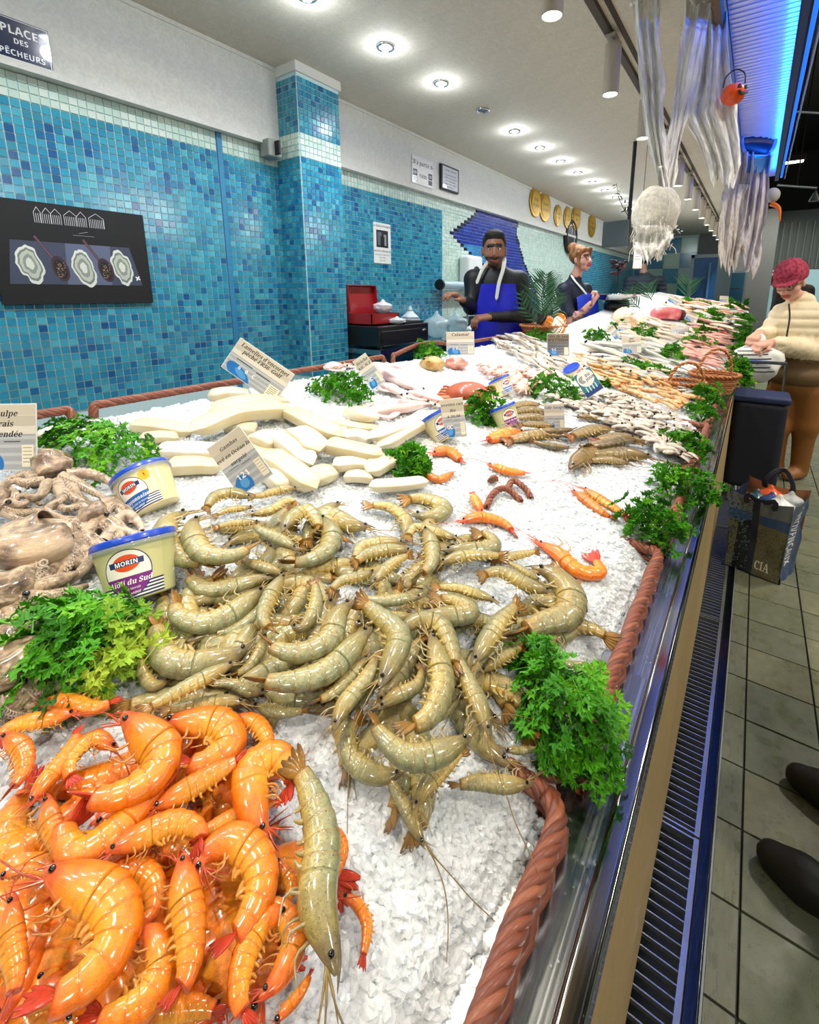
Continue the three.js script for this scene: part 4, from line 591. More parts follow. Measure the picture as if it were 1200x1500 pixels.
function parsley(cx, cy, w, h, label, o = {}) {
  const lift = o.lift ?? .5, foot = onBed(cx, cy + h * .35, .0), D = depthOf(foot), R = w / 2 * D / F, H = h * (o.tall ?? .74) * D / F, b = foot.clone();
  const g = thing('parsley_bunch', label, 'parsley', b, o.group), n = o.n ?? 70, sc = o.sc ?? 1, list = o.flat ? leafFlat : leafCurl, far = o.merge, gs = [];
  const X = camRt.clone(); X.y = 0; X.normalize(); const Z = V(0, 1, 0).cross(X).negate(); 
  for (let i = 0; i < n; i++) {
    const u = (i + .5) / n, th = i * 2.39996, el = Math.acos(1 - u * 1.05), d = V(Math.sin(el) * Math.cos(th), Math.cos(el), Math.sin(el) * Math.sin(th)), rad = .72 + .3 * rnd() - (i % 3 === 0 ? .22 : 0), lump = 1 + .3 * noise(d.x * 2.2 + cx, d.y * 2.2, d.z * 2.2 + cy);
    const p = V().addScaledVector(X, d.x * R * rad * lump).addScaledVector(V(0, 1, 0), H * (.14 + .86 * d.y * rad * lump)).addScaledVector(Z, d.z * R * .8 * rad * lump); p.y -= SL * p.x * .9;
    if (o.shape) o.shape(p, R, H);
    const nrm = d.clone().add(V(rr(-.6, .6), rr(0, .7), rr(-.6, .6))).normalize(), q = new THREE.Quaternion().setFromUnitVectors(V(0, 0, 1), nrm).multiply(new THREE.Quaternion().setFromAxisAngle(V(0, 0, 1), rr(0, 6.28))), s = sc * rr(.8, 1.25);
    if (far) { const k = list[i % 3].clone(); k.applyMatrix4(new THREE.Matrix4().compose(p, q, V(s, s, s))); gs.push(k); continue; }
    const yel = o.yellow && o.yellow(p, R), m = part(g, 'leaf', list[i % 3], yel ? pick(mLeafY) : mLeaf[Math.floor(rnd() * rnd() * 5)]); m.position.copy(p); m.quaternion.copy(q); m.scale.setScalar(s);
  }
  if (far) part(g, 'foliage', merge(gs), mLeaf[Math.floor(rnd() * 3)]).userData.kind = 'stuff';
  for (let k = 0; k < (far ? 2 : 7); k++) { const a = rr(0, 6.28), e = V().addScaledVector(X, Math.cos(a) * R * .7).addScaledVector(Z, Math.sin(a) * R * .6); e.y = H * rr(.4, .9) - SL * e.x * .8; part(g, 'stem', tube([V(0, -.005, 0), e.clone().multiplyScalar(.5).add(V(0, H * .2, 0)), e], .0015 * sc, 6, 5, .0009 * sc), mStem); }
  return g;
}
const PG = { group: 'parsley garnish' };
parsley(130, 642, 150, 100, 'dark flat-leaf parsley bunch beside the octopus under the tiled wall', { n: 120, flat: true, sc: 1.0 });
parsley(118, 928, 235, 160, 'big fresh parsley bunch with yellow-green tips between octopus and orange prawns', { n: 190, flat: true, sc: .95, yellow: (p, R) => p.dot(camRt) > R * .45 && rnd() < .8 });
parsley(500, 567, 84, 66, 'round dark curly parsley bunch behind the round squid tube', { n: 110, sc: .95 });
parsley(597, 673, 76, 58, 'curly parsley bunch at the end of the white squid slices', { n: 100, sc: .85 });
parsley(707, 596, 58, 62, 'curly parsley bunch between crab and purple-labelled tub', { n: 90, sc: .95 });
parsley(813, 568, 78, 52, 'curly parsley bunch beside the blue-green card', { n: 90, sc: 1.0 });
parsley(832, 1028, 165, 190, 'bright flat-leaf parsley hanging over the steel edge by the grey prawns', { n: 170, flat: true, sc: .85 });
parsley(788, 958, 76, 96, 'upright parsley sprig leaning on the grey prawns', { n: 60, flat: true, sc: .8 });
parsley(955, 758, 100, 80, 'curly parsley at the corner of the second tray by two orange prawns', { n: 110, sc: .85 });
parsley(1000, 704, 105, 62, 'curly parsley spilling over the steel edge near the langoustines', { n: 100, sc: .9 });
parsley(1004, 648, 72, 48, 'curly parsley on the wicker corner beside the pale cuttlefish', { n: 80, sc: 1 });
parsley(1034, 576, 46, 42, 'dark parsley tuft beside the small handled basket', { n: 60, sc: 1.1 });
parsley(1028, 602, 46, 28, 'parsley tuft on the wicker corner beside the tan tails', { n: 50, sc: 1.1 });
parsley(628, 514, 44, 26, 'parsley tuft at the back rim below the black cash drawer', { n: 44, sc: 1.1 });
parsley(790, 492, 44, 26, 'parsley under the wicker basket with the jar', { n: 44, sc: 1.2 });
[[930, 537, 58, 24], [873, 490, 34, 22], [908, 480, 30, 22], [944, 487, 42, 26], [985, 515, 34, 30], [1021, 497, 48, 32], [966, 546, 28, 22], [884, 562, 14, 12]].forEach(a => parsley(...a, 'parsley tuft tucked among the whole fish and cards', { n: 42, sc: 1.4, group: 'parsley tufts among the fish' }));
[[1078, 552, 34, 26], [1080, 533, 32, 26], [1083, 514, 32, 26], [1086, 496, 30, 24], [1088, 480, 28, 22], [1088, 466, 26, 18]].forEach(a => parsley(...a, 'parsley clump in the green row along the counter edge beside the woman shopper', { n: 48, sc: 1.6, group: 'parsley row along the edge' }));
[[1020, 470, 24, 16], [1042, 462, 26, 16], [1062, 454, 24, 14], [1030, 448, 22, 12], [1078, 450, 24, 14], [1002, 450, 20, 12], [1050, 476, 24, 16], [1008, 444, 20, 10], [1068, 470, 20, 12], [1036, 487, 22, 14], [1066, 441, 20, 10], [1086, 442, 18, 10]].forEach(a => parsley(...a, 'small distant parsley tuft at the far end of the counter', { n: 34, sc: 2.4, merge: true, group: 'distant parsley tufts' }));

// ---- brown crab
{
  const p = onBed(683, 574, .06), g = thing('brown_crab', 'cooked orange-brown crab resting on the ice behind the parsley', 'crab', p), mC = wet(0xffffff, .4), col = [hex('#b4531c'), hex('#8f3512'), hex('#cc7636')], R = .072;
  const sh = new THREE.SphereGeometry(1, 40, 20), q = sh.attributes.position; for (let i = 0; i < q.count; i++) { let x = q.getX(i), y = q.getY(i), z = q.getZ(i), a = Math.atan2(z, x), e = 1 + .025 * Math.cos(a * 18) * (1 - Math.abs(y)); q.setXYZ(i, x * R * 1.05 * e, (y > 0 ? y * .42 : y * .25) * R, z * R * .68 * e); } sh.computeVertexNormals(); paint(sh, (x, y, z) => mixc(col[0], y < -.004 ? hex('#e3b98a') : col[1], clamp(.35 + fbm(x * 60, y * 60, z * 60, 3) * 1.2)));
  part(g, 'shell', sh, mC); g.rotation.set(.32, .15, .1, 'YXZ');
  const leg = (pts, r, r1, nm) => part(g, nm, paint(tube(pts.map(a => V(...a)), r, 12, 8, r1), (x, y, z) => mixc(col[0], col[2], clamp(.4 + noise(x * 90, y * 90, z * 90)))), mC);
  for (const s of [-1, 1]) { for (let k = 0; k < 4; k++) leg([[s * .05, -.004, -.02 + k * .014], [s * .092, .008, -.025 + k * .02], [s * .1, -.022, -.01 + k * .022]], .0065, .002, 'leg'); leg([[s * .045, -.006, .035], [s * .085, .004, .058], [s * .05, -.006, .085]], .011, .009, 'claw_arm'); leg([[s * .055, -.006, .082], [s * .028, -.006, .092], [s * .008, -.01, .086]], .0155, .003, 'claw'); leg([[s * .045, .002, .092], [s * .024, .004, .1], [s * .008, -.002, .094]], .007, .002, 'pincer'); const e = part(g, 'eye', eyeGeo, mEye); e.position.set(s * .014, .006, .05); e.scale.setScalar(.003); }
}
// ---- monkfish pieces behind
[[634, 533, '#d8b06a', '#b98f4e', .055, 'tan fish head with open mouth on the ice behind the squid'], [668, 533, '#d99a86', '#b5604e', .05, 'pink and red fish pieces beside the tan fish head']].forEach(([u, v, a, b, R, l], i) => {
  const p = onBed(u, v, .02), g = thing('fish_piece', l, 'fish', p), s = new THREE.SphereGeometry(1, 32, 20), q = s.attributes.position; for (let k = 0; k < q.count; k++) { const x = q.getX(k), y = q.getY(k), z = q.getZ(k), r = R * (1 + .28 * fbm(x * 2.2 + i * 5, y * 2.2, z * 2.2, 3)); q.setXYZ(k, x * r, y * r * .6, z * r * .85); } s.computeVertexNormals();
  part(g, 'flesh', paint(s, (x, y, z) => mixc(hex(a), hex(b), clamp(.4 + 1.6 * fbm(x * 45, y * 45, z * 45, 3)))), mFlesh);
  if (!i) { part(g, 'mouth', new THREE.TorusGeometry(.011, .005, 8, 16), mat(0xb9863a, .4)).position.set(.012, .008, .046); const e = part(g, 'eye', eyeGeo, mEye); e.position.set(-.02, .024, .036); e.scale.setScalar(.006); }
});
// ---- langoustines: dark raw ones, one orange
const LANG = { kind: 'dark', name: 'langoustine', label: 'dark olive-brown langoustine in the pile before the pale cuttlefish', group: 'dark langoustines', cat: 'langoustine', th: .2, whisk: 1 };
lay([[[[797, 594], [770, 592], [746, 598]], 1], [[[806, 604], [775, 601], [748, 606]], 1.6], [[[810, 615], [780, 611], [750, 614]], 1.2], [[[818, 626], [786, 622], [758, 623]], 1.6], [[[832, 641], [800, 636], [765, 641], [738, 648]], .6], [[[838, 656], [805, 653], [772, 645]], .5], [[[905, 630], [870, 630], [832, 642]], 1], [[[955, 652], [910, 641], [866, 646]], 1], [[[962, 674], [918, 665], [880, 667], [848, 663]], .6], [[[838, 692], [848, 674], [870, 660], [904, 652]], .8, { th: .15 }], [[[842, 610], [872, 612], [902, 620]], .8], [[[928, 682], [892, 674], [858, 676]], .4], [[[760, 600], [790, 606], [826, 606]], .5], [[[930, 640], [890, 650], [850, 655]], 1.4], [[[780, 630], [810, 632], [842, 628]], 1.2]], 0, 0, 1, LANG);
lay([[[[766, 630], [738, 637], [706, 645]], .6]], 0, 0, 1, { ...LANG, kind: 'cook', label: 'orange langoustine tail sticking out of the dark pile', group: undefined, th: .26 });
// ---- brown rope scraps lying on the ice
[[[712, 744], [724, 722], [742, 716], [764, 734]], [[744, 718], [752, 704], [770, 716], [778, 730]], [[718, 706], [722, 700], [727, 702]]].forEach((q, i) => { const w = q.map(([u, v], k) => onBed(u, v, .006 + (k > 0 && k < q.length - 1 ? .01 : 0))), [b, l] = local(w), g = thing('rope_scrap', ['bent brown wicker strand poking out of the ice', 'second brown wicker strand beside an orange prawn', 'tiny brown wicker stub on the bare ice'][i], 'wicker', b); ropeStrands(l, .004, .0042, 3, .035).forEach((t, k) => part(g, 'strand', t, mWick[k])); });

// ---- piles of small things: prototypes, then copies
function scatter(poly, n, proto, up, dir, spread, name, label, category, group, sc = [.85, 1.15], limit = 400) {
  const us = poly.map(p => p[0]), vs = poly.map(p => p[1]); let k = 0, tries = 0;
  while (k < n && tries++ < n * 30) { const u = rr(Math.min(...us), Math.max(...us)), v = rr(Math.min(...vs), Math.max(...vs)); if (!inPoly(poly, u, v)) continue; const p = onBed(u, v, up * rr(.2, 1)); if (p.x < BACKX + .06 || p.x > RIMX - .04 || p.z < -7.8) continue; const P = pick(proto).clone(); P.name = numbered(name); P.userData = {}; tag(P, label, category, group); P.position.copy(p); const yw = dir + rr(-spread, spread); P.quaternion.setFromUnitVectors(V(0, 1, 0), bedN).multiply(new THREE.Quaternion().setFromEuler(new THREE.Euler(rr(-.15, .15), yw, rr(-.2, .2)))); P.scale.setScalar(rr(...sc)); scene.add(P); k++; }
}
function protoGroup() { const g = new THREE.Group(); return g; }
const cuttle = [0, 1, 2].map(i => { const g = protoGroup(), sk = (t, x, y) => { const n = noise(t * 10 + i * 5, x * 4, y); return mixc(hex('#d9d0c0'), n > .3 ? hex('#4c413c') : hex('#a2948a'), clamp(.35 + n * 1.2)); }; part(g, 'mantle', slab([V(-.034, .006, 0), V(0, .009, .003 * (i - 1)), V(.026, .006, 0)], .026, .016, { up: V(0, 1, 0), e: .85, blunt: 2.6, n: 8, m: 10, color: sk }), mFlesh); for (let k = 0; k < 4; k++) { const o = (k - 1.5) * .0045; part(g, 'tentacle', solid(tube([V(.024, .006, o * .6), V(.036, .006, o * 1.3), V(.05, .004, o * 2 + (i - 1) * .006)], .0028, 5, 4, .001), hex('#d9cdbf')), mFlesh); } const e = part(g, 'eye', eyeGeo, mEye); e.position.set(.024, .011, .004); e.scale.setScalar(.003); return g; });
scatter([[800, 588], [850, 572], [900, 575], [960, 602], [1020, 640], [1010, 660], [985, 668], [950, 648], [905, 625], [850, 606]], 170, cuttle, .028, .6, .9, 'baby_cuttlefish', 'small pale cuttlefish with dark eyes in the pile behind the langoustines', 'cuttlefish', 'pale baby cuttlefish', [.9, 1.4]);
const tanP = [0, 1, 2].map(i => { const q = []; for (let k = -2; k <= 2; k++) { const t = k / 2, an = (i - 1) * .7 * t; q.push(V(Math.cos(an) * .045 * t, .008, Math.sin(an) * .045 * t + i * .002)); } const g = prawn(q, { kind: 'tan', name: 'tan_tail', label: 'tan', detail: 0, th: .26, up: V(0, 1, 0), roll: 0 }); scene.remove(g); used.delete('tan_tail'); const h = new THREE.Group(); [...g.children].forEach(c => { c.position.add(g.position); h.add(c); }); return h; });
scatter([[862, 530], [905, 520], [945, 527], [985, 548], [1012, 572], [1020, 585], [985, 598], [940, 585], [890, 565], [862, 550]], 150, tanP, .035, 2.6, .8, 'tan_langoustine', 'tan cooked langoustine tail in the pile in front of the small baskets', 'langoustine', 'tan langoustine tails', [.9, 1.3]);
const longSq = [0, 1, 2].map(i => { const g = protoGroup(), sk = (t, x) => mixc(hex('#d6cbbb'), hex('#94826f'), clamp(.3 + noise(t * 9 + i * 9, x * 3.5) * 1.2)); part(g, 'mantle', slab([V(-.11, .01, 0), V(-.03, .014, .006 * (i - 1)), V(.05, .01, 0)], .042, .026, { up: V(0, 1, 0), e: .85, blunt: 2, n: 12, m: 12, color: sk }), mFlesh); for (let k = 0; k < 5; k++) { const o = (k - 2) * .006; part(g, 'tentacle', solid(tube([V(.045, .01, o * .6), V(.085, .008, o * 1.6), V(.13, .005, o * 2.4 + (i - 1) * .012)], .0045, 8, 5, .0014), hex('#d3c4b4')), mFlesh); } const e = part(g, 'eye', eyeGeo, mEye); e.position.set(.05, .02, .008); e.scale.setScalar(.004); return g; });
scatter([[705, 494], [770, 490], [812, 520], [858, 530], [850, 552], [800, 545], [745, 520]], 46, longSq, .03, -.5, .45, 'long_squid', 'long pale squid laid in rows below the man in the blue apron', 'squid', 'long pale squid in rows', [.8, 1.15]);
const pinkB = [0, 1].map(i => { const g = protoGroup(); for (let k = 0; k < 7; k++) { const a = k * .9 + i; part(g, 'arm', solid(tube([V(0, .012, 0), V(Math.cos(a) * .016, .016, Math.sin(a) * .016), V(Math.cos(a + .5) * .034, .006, Math.sin(a + .5) * .034)], .0062, 7, 6, .0022), mixc(hex('#e8b9a8'), hex('#cf8f84'), hsh(k, i))), mFlesh); } const b = new THREE.SphereGeometry(.017, 14, 10); b.scale(1.2, .75, 1); b.translate(0, .014, 0); part(g, 'head', solid(b, hex('#e6c2b4')), mFlesh); return g; });
scatter([[700, 540], [740, 532], [800, 548], [800, 562], [778, 575], [755, 575], [735, 560]], 60, pinkB, .02, 0, 3, 'pink_squid', 'pink squid head with curled tentacles on the ice near the crab', 'squid', 'pink squid heads');
// ================================================================ WALL, BACK COUNTER, FAR STALL
const TRX = WX + .037;
function wallPanel(name, label, cat, c, plane, thick, m, drawTex, o = {}) {      // corner pixels TL, TR, BR, BL on the plane x = plane
  const q = c.map(([u, v]) => at(u, v, 'x', plane)), z0 = (q[0].z + q[3].z) / 2, z1 = (q[1].z + q[2].z) / 2, y1 = (q[0].y + q[1].y) / 2, y0 = (q[2].y + q[3].y) / 2, w = z0 - z1, h = y1 - y0;
  const g = thing(name, label, cat, V(plane, (y0 + y1) / 2, (z0 + z1) / 2)); g.rotation.y = Math.PI / 2; if (o.tilt) g.rotateZ(o.tilt);
  const b = rbox(w, h, thick, Math.min(.004, thick / 2.2), 1); b.translate(0, 0, thick / 2 + .0005); part(g, o.board ?? 'board', b, m);
  if (drawTex) { const p = new THREE.PlaneGeometry(w * (o.in ?? .985), h * (o.in ?? .985)); p.translate(0, 0, thick + .0012); part(g, 'print', p, mat(0xffffff, o.rough ?? .4, { map: drawTex(w / h), clearcoat: o.coat ?? .2 })); }
  return [g, w, h, thick];
}
wallPanel('street_plaque', 'dark blue enamel street plaque with white capitals on the upper board', 'plaque', [[-19, 18], [71, 44], [74, 101], [-17, 88]], TRX, .008, mat(0x14254c, .2), r => canvasTex(512, Math.round(512 / r), (x, w, h) => { x.fillStyle = '#14254c'; x.fillRect(0, 0, w, h); x.strokeStyle = '#e8ecf2'; x.lineWidth = 7; x.strokeRect(12, 12, w - 24, h - 24); x.fillStyle = '#eef1f5'; x.textAlign = 'center'; x.font = 'bold ' + Math.round(h * .26) + 'px sans-serif'; x.fillText('PLACE', w / 2, h * .36); x.font = 'bold ' + Math.round(h * .17) + 'px sans-serif'; x.fillText('DES', w / 2, h * .57); x.font = 'bold ' + Math.round(w * .155) + 'px sans-serif'; x.fillText('PÊCHEURS', w / 2, h * .86); }), { rough: .15, coat: 1 });
wallPanel('oyster_poster', 'black poster of three oysters and two spoons on the blue tiles', 'poster', [[-14, 288], [206, 315], [224, 443], [-10, 447]], WX + .006, .01, mat(0x07080a, .5), r => canvasTex(1024, Math.round(1024 / r), (x, w, h) => {
  x.fillStyle = '#08090c'; x.fillRect(0, 0, w, h); x.fillStyle = '#3c4458'; x.beginPath(); x.moveTo(w * .1, h * .38); x.lineTo(w * .86, h * .38); x.lineTo(w * .93, h * .8); x.lineTo(w * .06, h * .8); x.fill(); x.fillStyle = '#5b647c'; x.beginPath(); x.moveTo(w * .42, h * .38); x.lineTo(w * .72, h * .38); x.lineTo(w * .7, h * .8); x.lineTo(w * .4, h * .8); x.fill();
  x.strokeStyle = '#e4e6ea'; x.lineWidth = 3; for (const [a, b] of [[.26, .3], [.31, .36], [.36, .42], [.44, .52], [.52, .58], [.6, .7]]) { x.beginPath(); x.moveTo(w * a, h * .2); x.lineTo(w * a, h * .1); x.lineTo(w * (a + b) / 2, h * .05); x.lineTo(w * b, h * .1); x.lineTo(w * b, h * .2); for (let t = a; t < b; t += .012) { x.moveTo(w * t, h * .11); x.lineTo(w * t, h * .2); } x.stroke(); }
  x.lineWidth = 2; x.beginPath(); x.moveTo(w * .52, h * .27); x.lineTo(w * .58, h * .25); x.stroke(); x.fillStyle = '#9aa0a8'; x.fillRect(w * .48, h * .29, w * .14, 3);
  for (const [cx, cy] of [[.19, .6], [.52, .62], [.79, .6]]) { for (const [s, c] of [[1, '#d9dccf'], [.84, '#777f76'], [.72, '#b9bfae'], [.5, '#8b938a'], [.3, '#d4d8c8']]) { x.fillStyle = c; x.beginPath(); for (let i = 0; i <= 40; i++) { const a = i / 40 * 6.283, r = s * (1 + .16 * noise(Math.cos(a) * 2.5 + cx * 30, Math.sin(a) * 2.5, s) + .07 * noise(a * 6, cx * 9)), X = w * cx + Math.cos(a) * w * .075 * r + Math.sin(a) * w * .02 * s, Y = h * cy + Math.sin(a) * h * .19 * r; i ? x.lineTo(X, Y) : x.moveTo(X, Y); } x.fill(); } }
  for (const cx of [.34, .64]) { x.strokeStyle = '#4a2f3c'; x.lineWidth = 20; x.beginPath(); x.moveTo(w * (cx - .1), h * .33); x.lineTo(w * cx, h * .56); x.stroke(); x.strokeStyle = '#7d5a6c'; x.lineWidth = 5; x.beginPath(); x.moveTo(w * (cx - .1), h * .33); x.lineTo(w * cx, h * .56); x.stroke(); x.fillStyle = '#3a2530'; x.beginPath(); x.ellipse(w * (cx + .03), h * .64, w * .05, h * .13, -.25, 0, 7); x.fill(); x.fillStyle = '#15120f'; x.beginPath(); x.ellipse(w * (cx + .03), h * .645, w * .037, h * .1, -.25, 0, 7); x.fill(); for (let i = 0; i < 60; i++) { x.fillStyle = i % 2 ? '#a98a68' : '#6b5544'; x.fillRect(w * (cx + .03) + (hsh(i, 1) - .5) * w * .055, h * .645 + (hsh(i, 2) - .5) * h * .15, 6, 6); } }
  x.fillStyle = '#f4f4f2'; for (let i = 0; i < 4; i++) { x.beginPath(); x.ellipse(w * .9 + Math.cos(i * 1.57 + .6) * 12, h * .72 + Math.sin(i * 1.57 + .6) * 12, 11, 6, i * 1.57 + .6, 0, 7); x.fill(); }
}), { rough: .6, in: 1, coat: 0 });
wallPanel('card_payment_notice', 'white notice with black payment logos on the upper board', 'notice', [[603, 225], [634, 239], [634, 277], [603, 267]], TRX, .003, mat(0xe9ebe8, .6), r => canvasTex(512, 380, (x, w, h) => { x.fillStyle = '#eceeea'; x.fillRect(0, 0, w, h); x.fillStyle = '#15171a'; x.font = 'bold 82px serif'; x.textAlign = 'center'; x.fillText('CB à partir de', w / 2, 110); x.font = 'bold 70px sans-serif'; x.fillText('15€00', w / 2, 280); for (const a of [20, 392]) { x.fillStyle = '#1b2a4a'; x.fillRect(a, 180, 100, 90); x.fillStyle = '#444b52'; x.fillRect(a, 280, 100, 66); x.fillStyle = '#e8e8e8'; x.font = 'bold 50px sans-serif'; x.fillText('CB', a + 50, 244); } }));
wallPanel('framed_notice', 'small dark-framed text notice beside the payment notice', 'notice', [[645, 240], [671, 250], [668, 285], [642, 276]], TRX, .02, mBlack, r => canvasTex(384, 384, (x, w, h) => { x.fillStyle = '#c9ced2'; x.fillRect(0, 0, w, h); x.fillStyle = '#1a1e24'; x.font = 'italic bold 40px serif'; x.textAlign = 'center'; x.fillText('Chers clients', w / 2, 70); ['Le poisson est', 'vidé et préparé', 'sur demande,', 'merci de votre', 'patience'].forEach((t, i) => x.fillText(t, w / 2, 150 + i * 52)); }), { in: .86, board: 'frame' });
wallPanel('paper_poster', 'white paper poster with a dark photo taped to the blue tiles', 'poster', [[546, 324], [572, 330], [572, 386], [548, 386]], WX + .005, .002, mat(0xe6e9e6, .6), r => canvasTex(256, 400, (x, w, h) => { x.fillStyle = '#e9ece8'; x.fillRect(0, 0, w, h); x.fillStyle = '#15181c'; x.font = 'bold 27px serif'; x.textAlign = 'center'; x.fillText("Les Halles d'Avignon", w / 2, 40); x.fillRect(40, 70, 176, 170); x.fillStyle = '#5d666c'; x.fillRect(60, 90, 60, 130); x.fillStyle = '#8e979c'; x.fillRect(150, 110, 40, 110); x.fillStyle = '#111'; x.fillRect(100, 130, 60, 90); x.fillStyle = '#15181c'; x.font = 'bold 26px serif'; x.fillText('ouvert le dimanche', w / 2, 285); x.font = '20px serif'; ['du mardi au dimanche', '6h à 13h30', 'place Pie'].forEach((t, i) => x.fillText(t, w / 2, 320 + i * 28)); }), { in: 1, board: 'paper' });
// gold plates on the upper board, clock
const mGold = mat(0xc79a1e, .3, { metalness: .6 });
[[784, 296, 42], [798, 303, 42], [817, 316, 30], [831, 319, 30], [844, 318, 38], [867, 330, 34]].forEach(([u, v, hp], i) => {
  const p = at(u, v, 'x', TRX + .005), R = hp / 2 * depthOf(p) / F, g = thing('gold_plate', ['large gold plate with torn lower edge on the upper board', 'gold plate overlapping its larger neighbour', 'third gold plate, with two dark words', 'small gold plate with a bright glint', 'tall gold plate next to the round black clock', 'last gold plate, set apart from the others'][i], 'plate', p); g.rotation.y = Math.PI / 2;
  part(g, 'disc', lathe([[0, 0], [R * .97, 0], [R, .006], [R * .96, .012], [R * .8, .008], [0, .01]].map(a => a), 36).rotateX(Math.PI / 2), mGold);
  const t = canvasTex(128, 128, (x, w, h) => { x.fillStyle = '#c9a02a'; x.fillRect(0, 0, w, h); x.fillStyle = '#4a3608'; x.font = 'bold 26px serif'; x.textAlign = 'center'; x.fillText(['Frais', 'Marée', 'Crabe', 'Sole', 'Huîtres', 'Bar'][i], 64, 58); x.fillText(['du jour', 'du jour', '2018', '2016', 'Or', 'de ligne'][i], 64, 90); }); const d = new THREE.CircleGeometry(R * .74, 28); d.translate(0, 0, .0135); part(g, 'print', d, mat(0xffffff, .35, { map: t, metalness: .4 }));
});
{ const p = at(836, 347, 'x', WX + .03), R = 21 * depthOf(p) / F, g = thing('wall_clock', 'round black-rimmed clock on the pale tiles behind the woman seller', 'clock', p); g.rotation.y = Math.PI / 2; part(g, 'rim', new THREE.TorusGeometry(R, R * .16, 10, 36), mBlack); const d = new THREE.CylinderGeometry(R, R, .02, 36); d.rotateX(Math.PI / 2); part(g, 'face', d, mat(0x2c3036, .3)); part(g, 'ring', new THREE.TorusGeometry(R * .78, R * .07, 8, 36), mat(0xcfd3d0, .4)); part(g, 'hand', box(-.006, .006, 0, R * .6, .012, .018), mat(0xdddddd, .4)); }
{ const p = at(397, 219, 'x', WX + .06), g = thing('wall_speaker', 'small black-fronted box speaker in the corner by the tiled pillar', 'speaker', p); const b = rbox(.075, .085, .08, .01, 2); part(g, 'case', b, mat(0x8d938c, .5)); part(g, 'grille', rbox(.06, .066, .012, .004, 1).translate(.012, 0, 0), mBlack).position.set(.03, 0, .0); part(g, 'bracket', box(-.06, 0, -.01, .01, -.01, .01), mBlack); }
// back counter and what stands on it
const bcT = 1.095;
{ const g = thing('back_counter', 'dark teal back counter below the black cash drawer', 'counter', V(0, 0, 0)); part(g, 'cabinet', metreUV(box(WX + .01, -1.79, .1, bcT - .03, -2.03, -5.9)), mat(0x123c48, .25, { clearcoat: .4 })); part(g, 'worktop', metreUV(box(WX + .01, -1.77, bcT - .03, bcT, -2.02, -5.92)), mSteelDull); part(g, 'splashback', metreUV(box(WX + .008, WX + .02, bcT, bcT + .12, -3.4, -5.9)), mSteelDull); }
const top = (u, v, x) => at(u, v, 'x', x);
{ const g = thing('cash_register', 'wide black cash drawer with silver buttons on the back counter', 'cash drawer', V(-1.97, bcT, -2.29)); part(g, 'case', rbox(.34, .12, .5, .006, 2).translate(0, .075, 0), mat(0x0d0e10, .35, { clearcoat: .3 })); part(g, 'drawer_front', rbox(.006, .07, .46, .002, 1).translate(.172, .07, 0), mat(0x17191c, .3)); for (const z of [-.2, -.18]) part(g, 'button', new THREE.SphereGeometry(.008, 10, 8), mChrome).position.set(.176, .09, z); for (const z of [-.22, .2]) part(g, 'foot', cyl(V(.13, 0, z), V(.13, .018, z), .015), mBlack); part(g, 'tray', box(-.1, .15, .134, .15, -.22, -.02), mat(0x1b1512, .6)); }
{ const g = thing('cash_box', 'open red metal cash box on the black cash drawer', 'cash box', V(-1.98, bcT + .136, -2.2)), mR = mat(0x9a1318, .35, { clearcoat: .5 }); part(g, 'body', merge([box(-.1, .1, 0, .008, -.13, .13), box(-.1, -.094, 0, .07, -.13, .13), box(.094, .1, 0, .07, -.13, .13), box(-.1, .1, 0, .07, -.13, -.124), box(-.1, .1, 0, .07, .124, .13)]), mR); const l = part(g, 'lid', merge([box(-.006, 0, 0, .17, -.13, .13), box(0, .03, .164, .17, -.13, .13), box(0, .03, 0, .17, -.13, -.124), box(0, .03, 0, .17, .124, .13)]), mR); l.position.set(-.1, .07, 0); l.rotation.z = .12; part(g, 'tray', box(-.09, .09, .055, .062, -.12, .12), mat(0x2a1a18, .6)); part(l, 'handle', box(-.012, -.006, .07, .1, -.03, .03), mChrome); }
// crumpled bags
const mBag = (c, t = .35) => mat(c, .25, { transmission: t, side: THREE.DoubleSide, clearcoat: .3 });
function sack(w, h, d, s, neck = .4) { const g = new THREE.SphereGeometry(1, 36, 26), p = g.attributes.position; for (let i = 0; i < p.count; i++) { const x = p.getX(i), y = p.getY(i), z = p.getZ(i), t = (y + 1) / 2, r = (t > .62 ? 1 - (1 - neck) * sm(clamp((t - .62) / .25)) : 1) * (1 + .22 * fbm(x * 2.4 + s, y * 2.4, z * 2.4 + s, 3) + .1 * noise(Math.atan2(z, x) * 5, s, y * 1.5)); p.setXYZ(i, x * w / 2 * r, Math.max(0, t * h), z * d / 2 * r); } g.computeVertexNormals(); return g; }
const stripeTex = canvasTex(128, 128, (x, w, h) => { x.fillStyle = '#e4ebee'; x.fillRect(0, 0, w, h); x.fillStyle = '#7d8f9c'; for (let i = 0; i < 6; i++) x.fillRect(20, 10 + i * 20, 88, 4); });
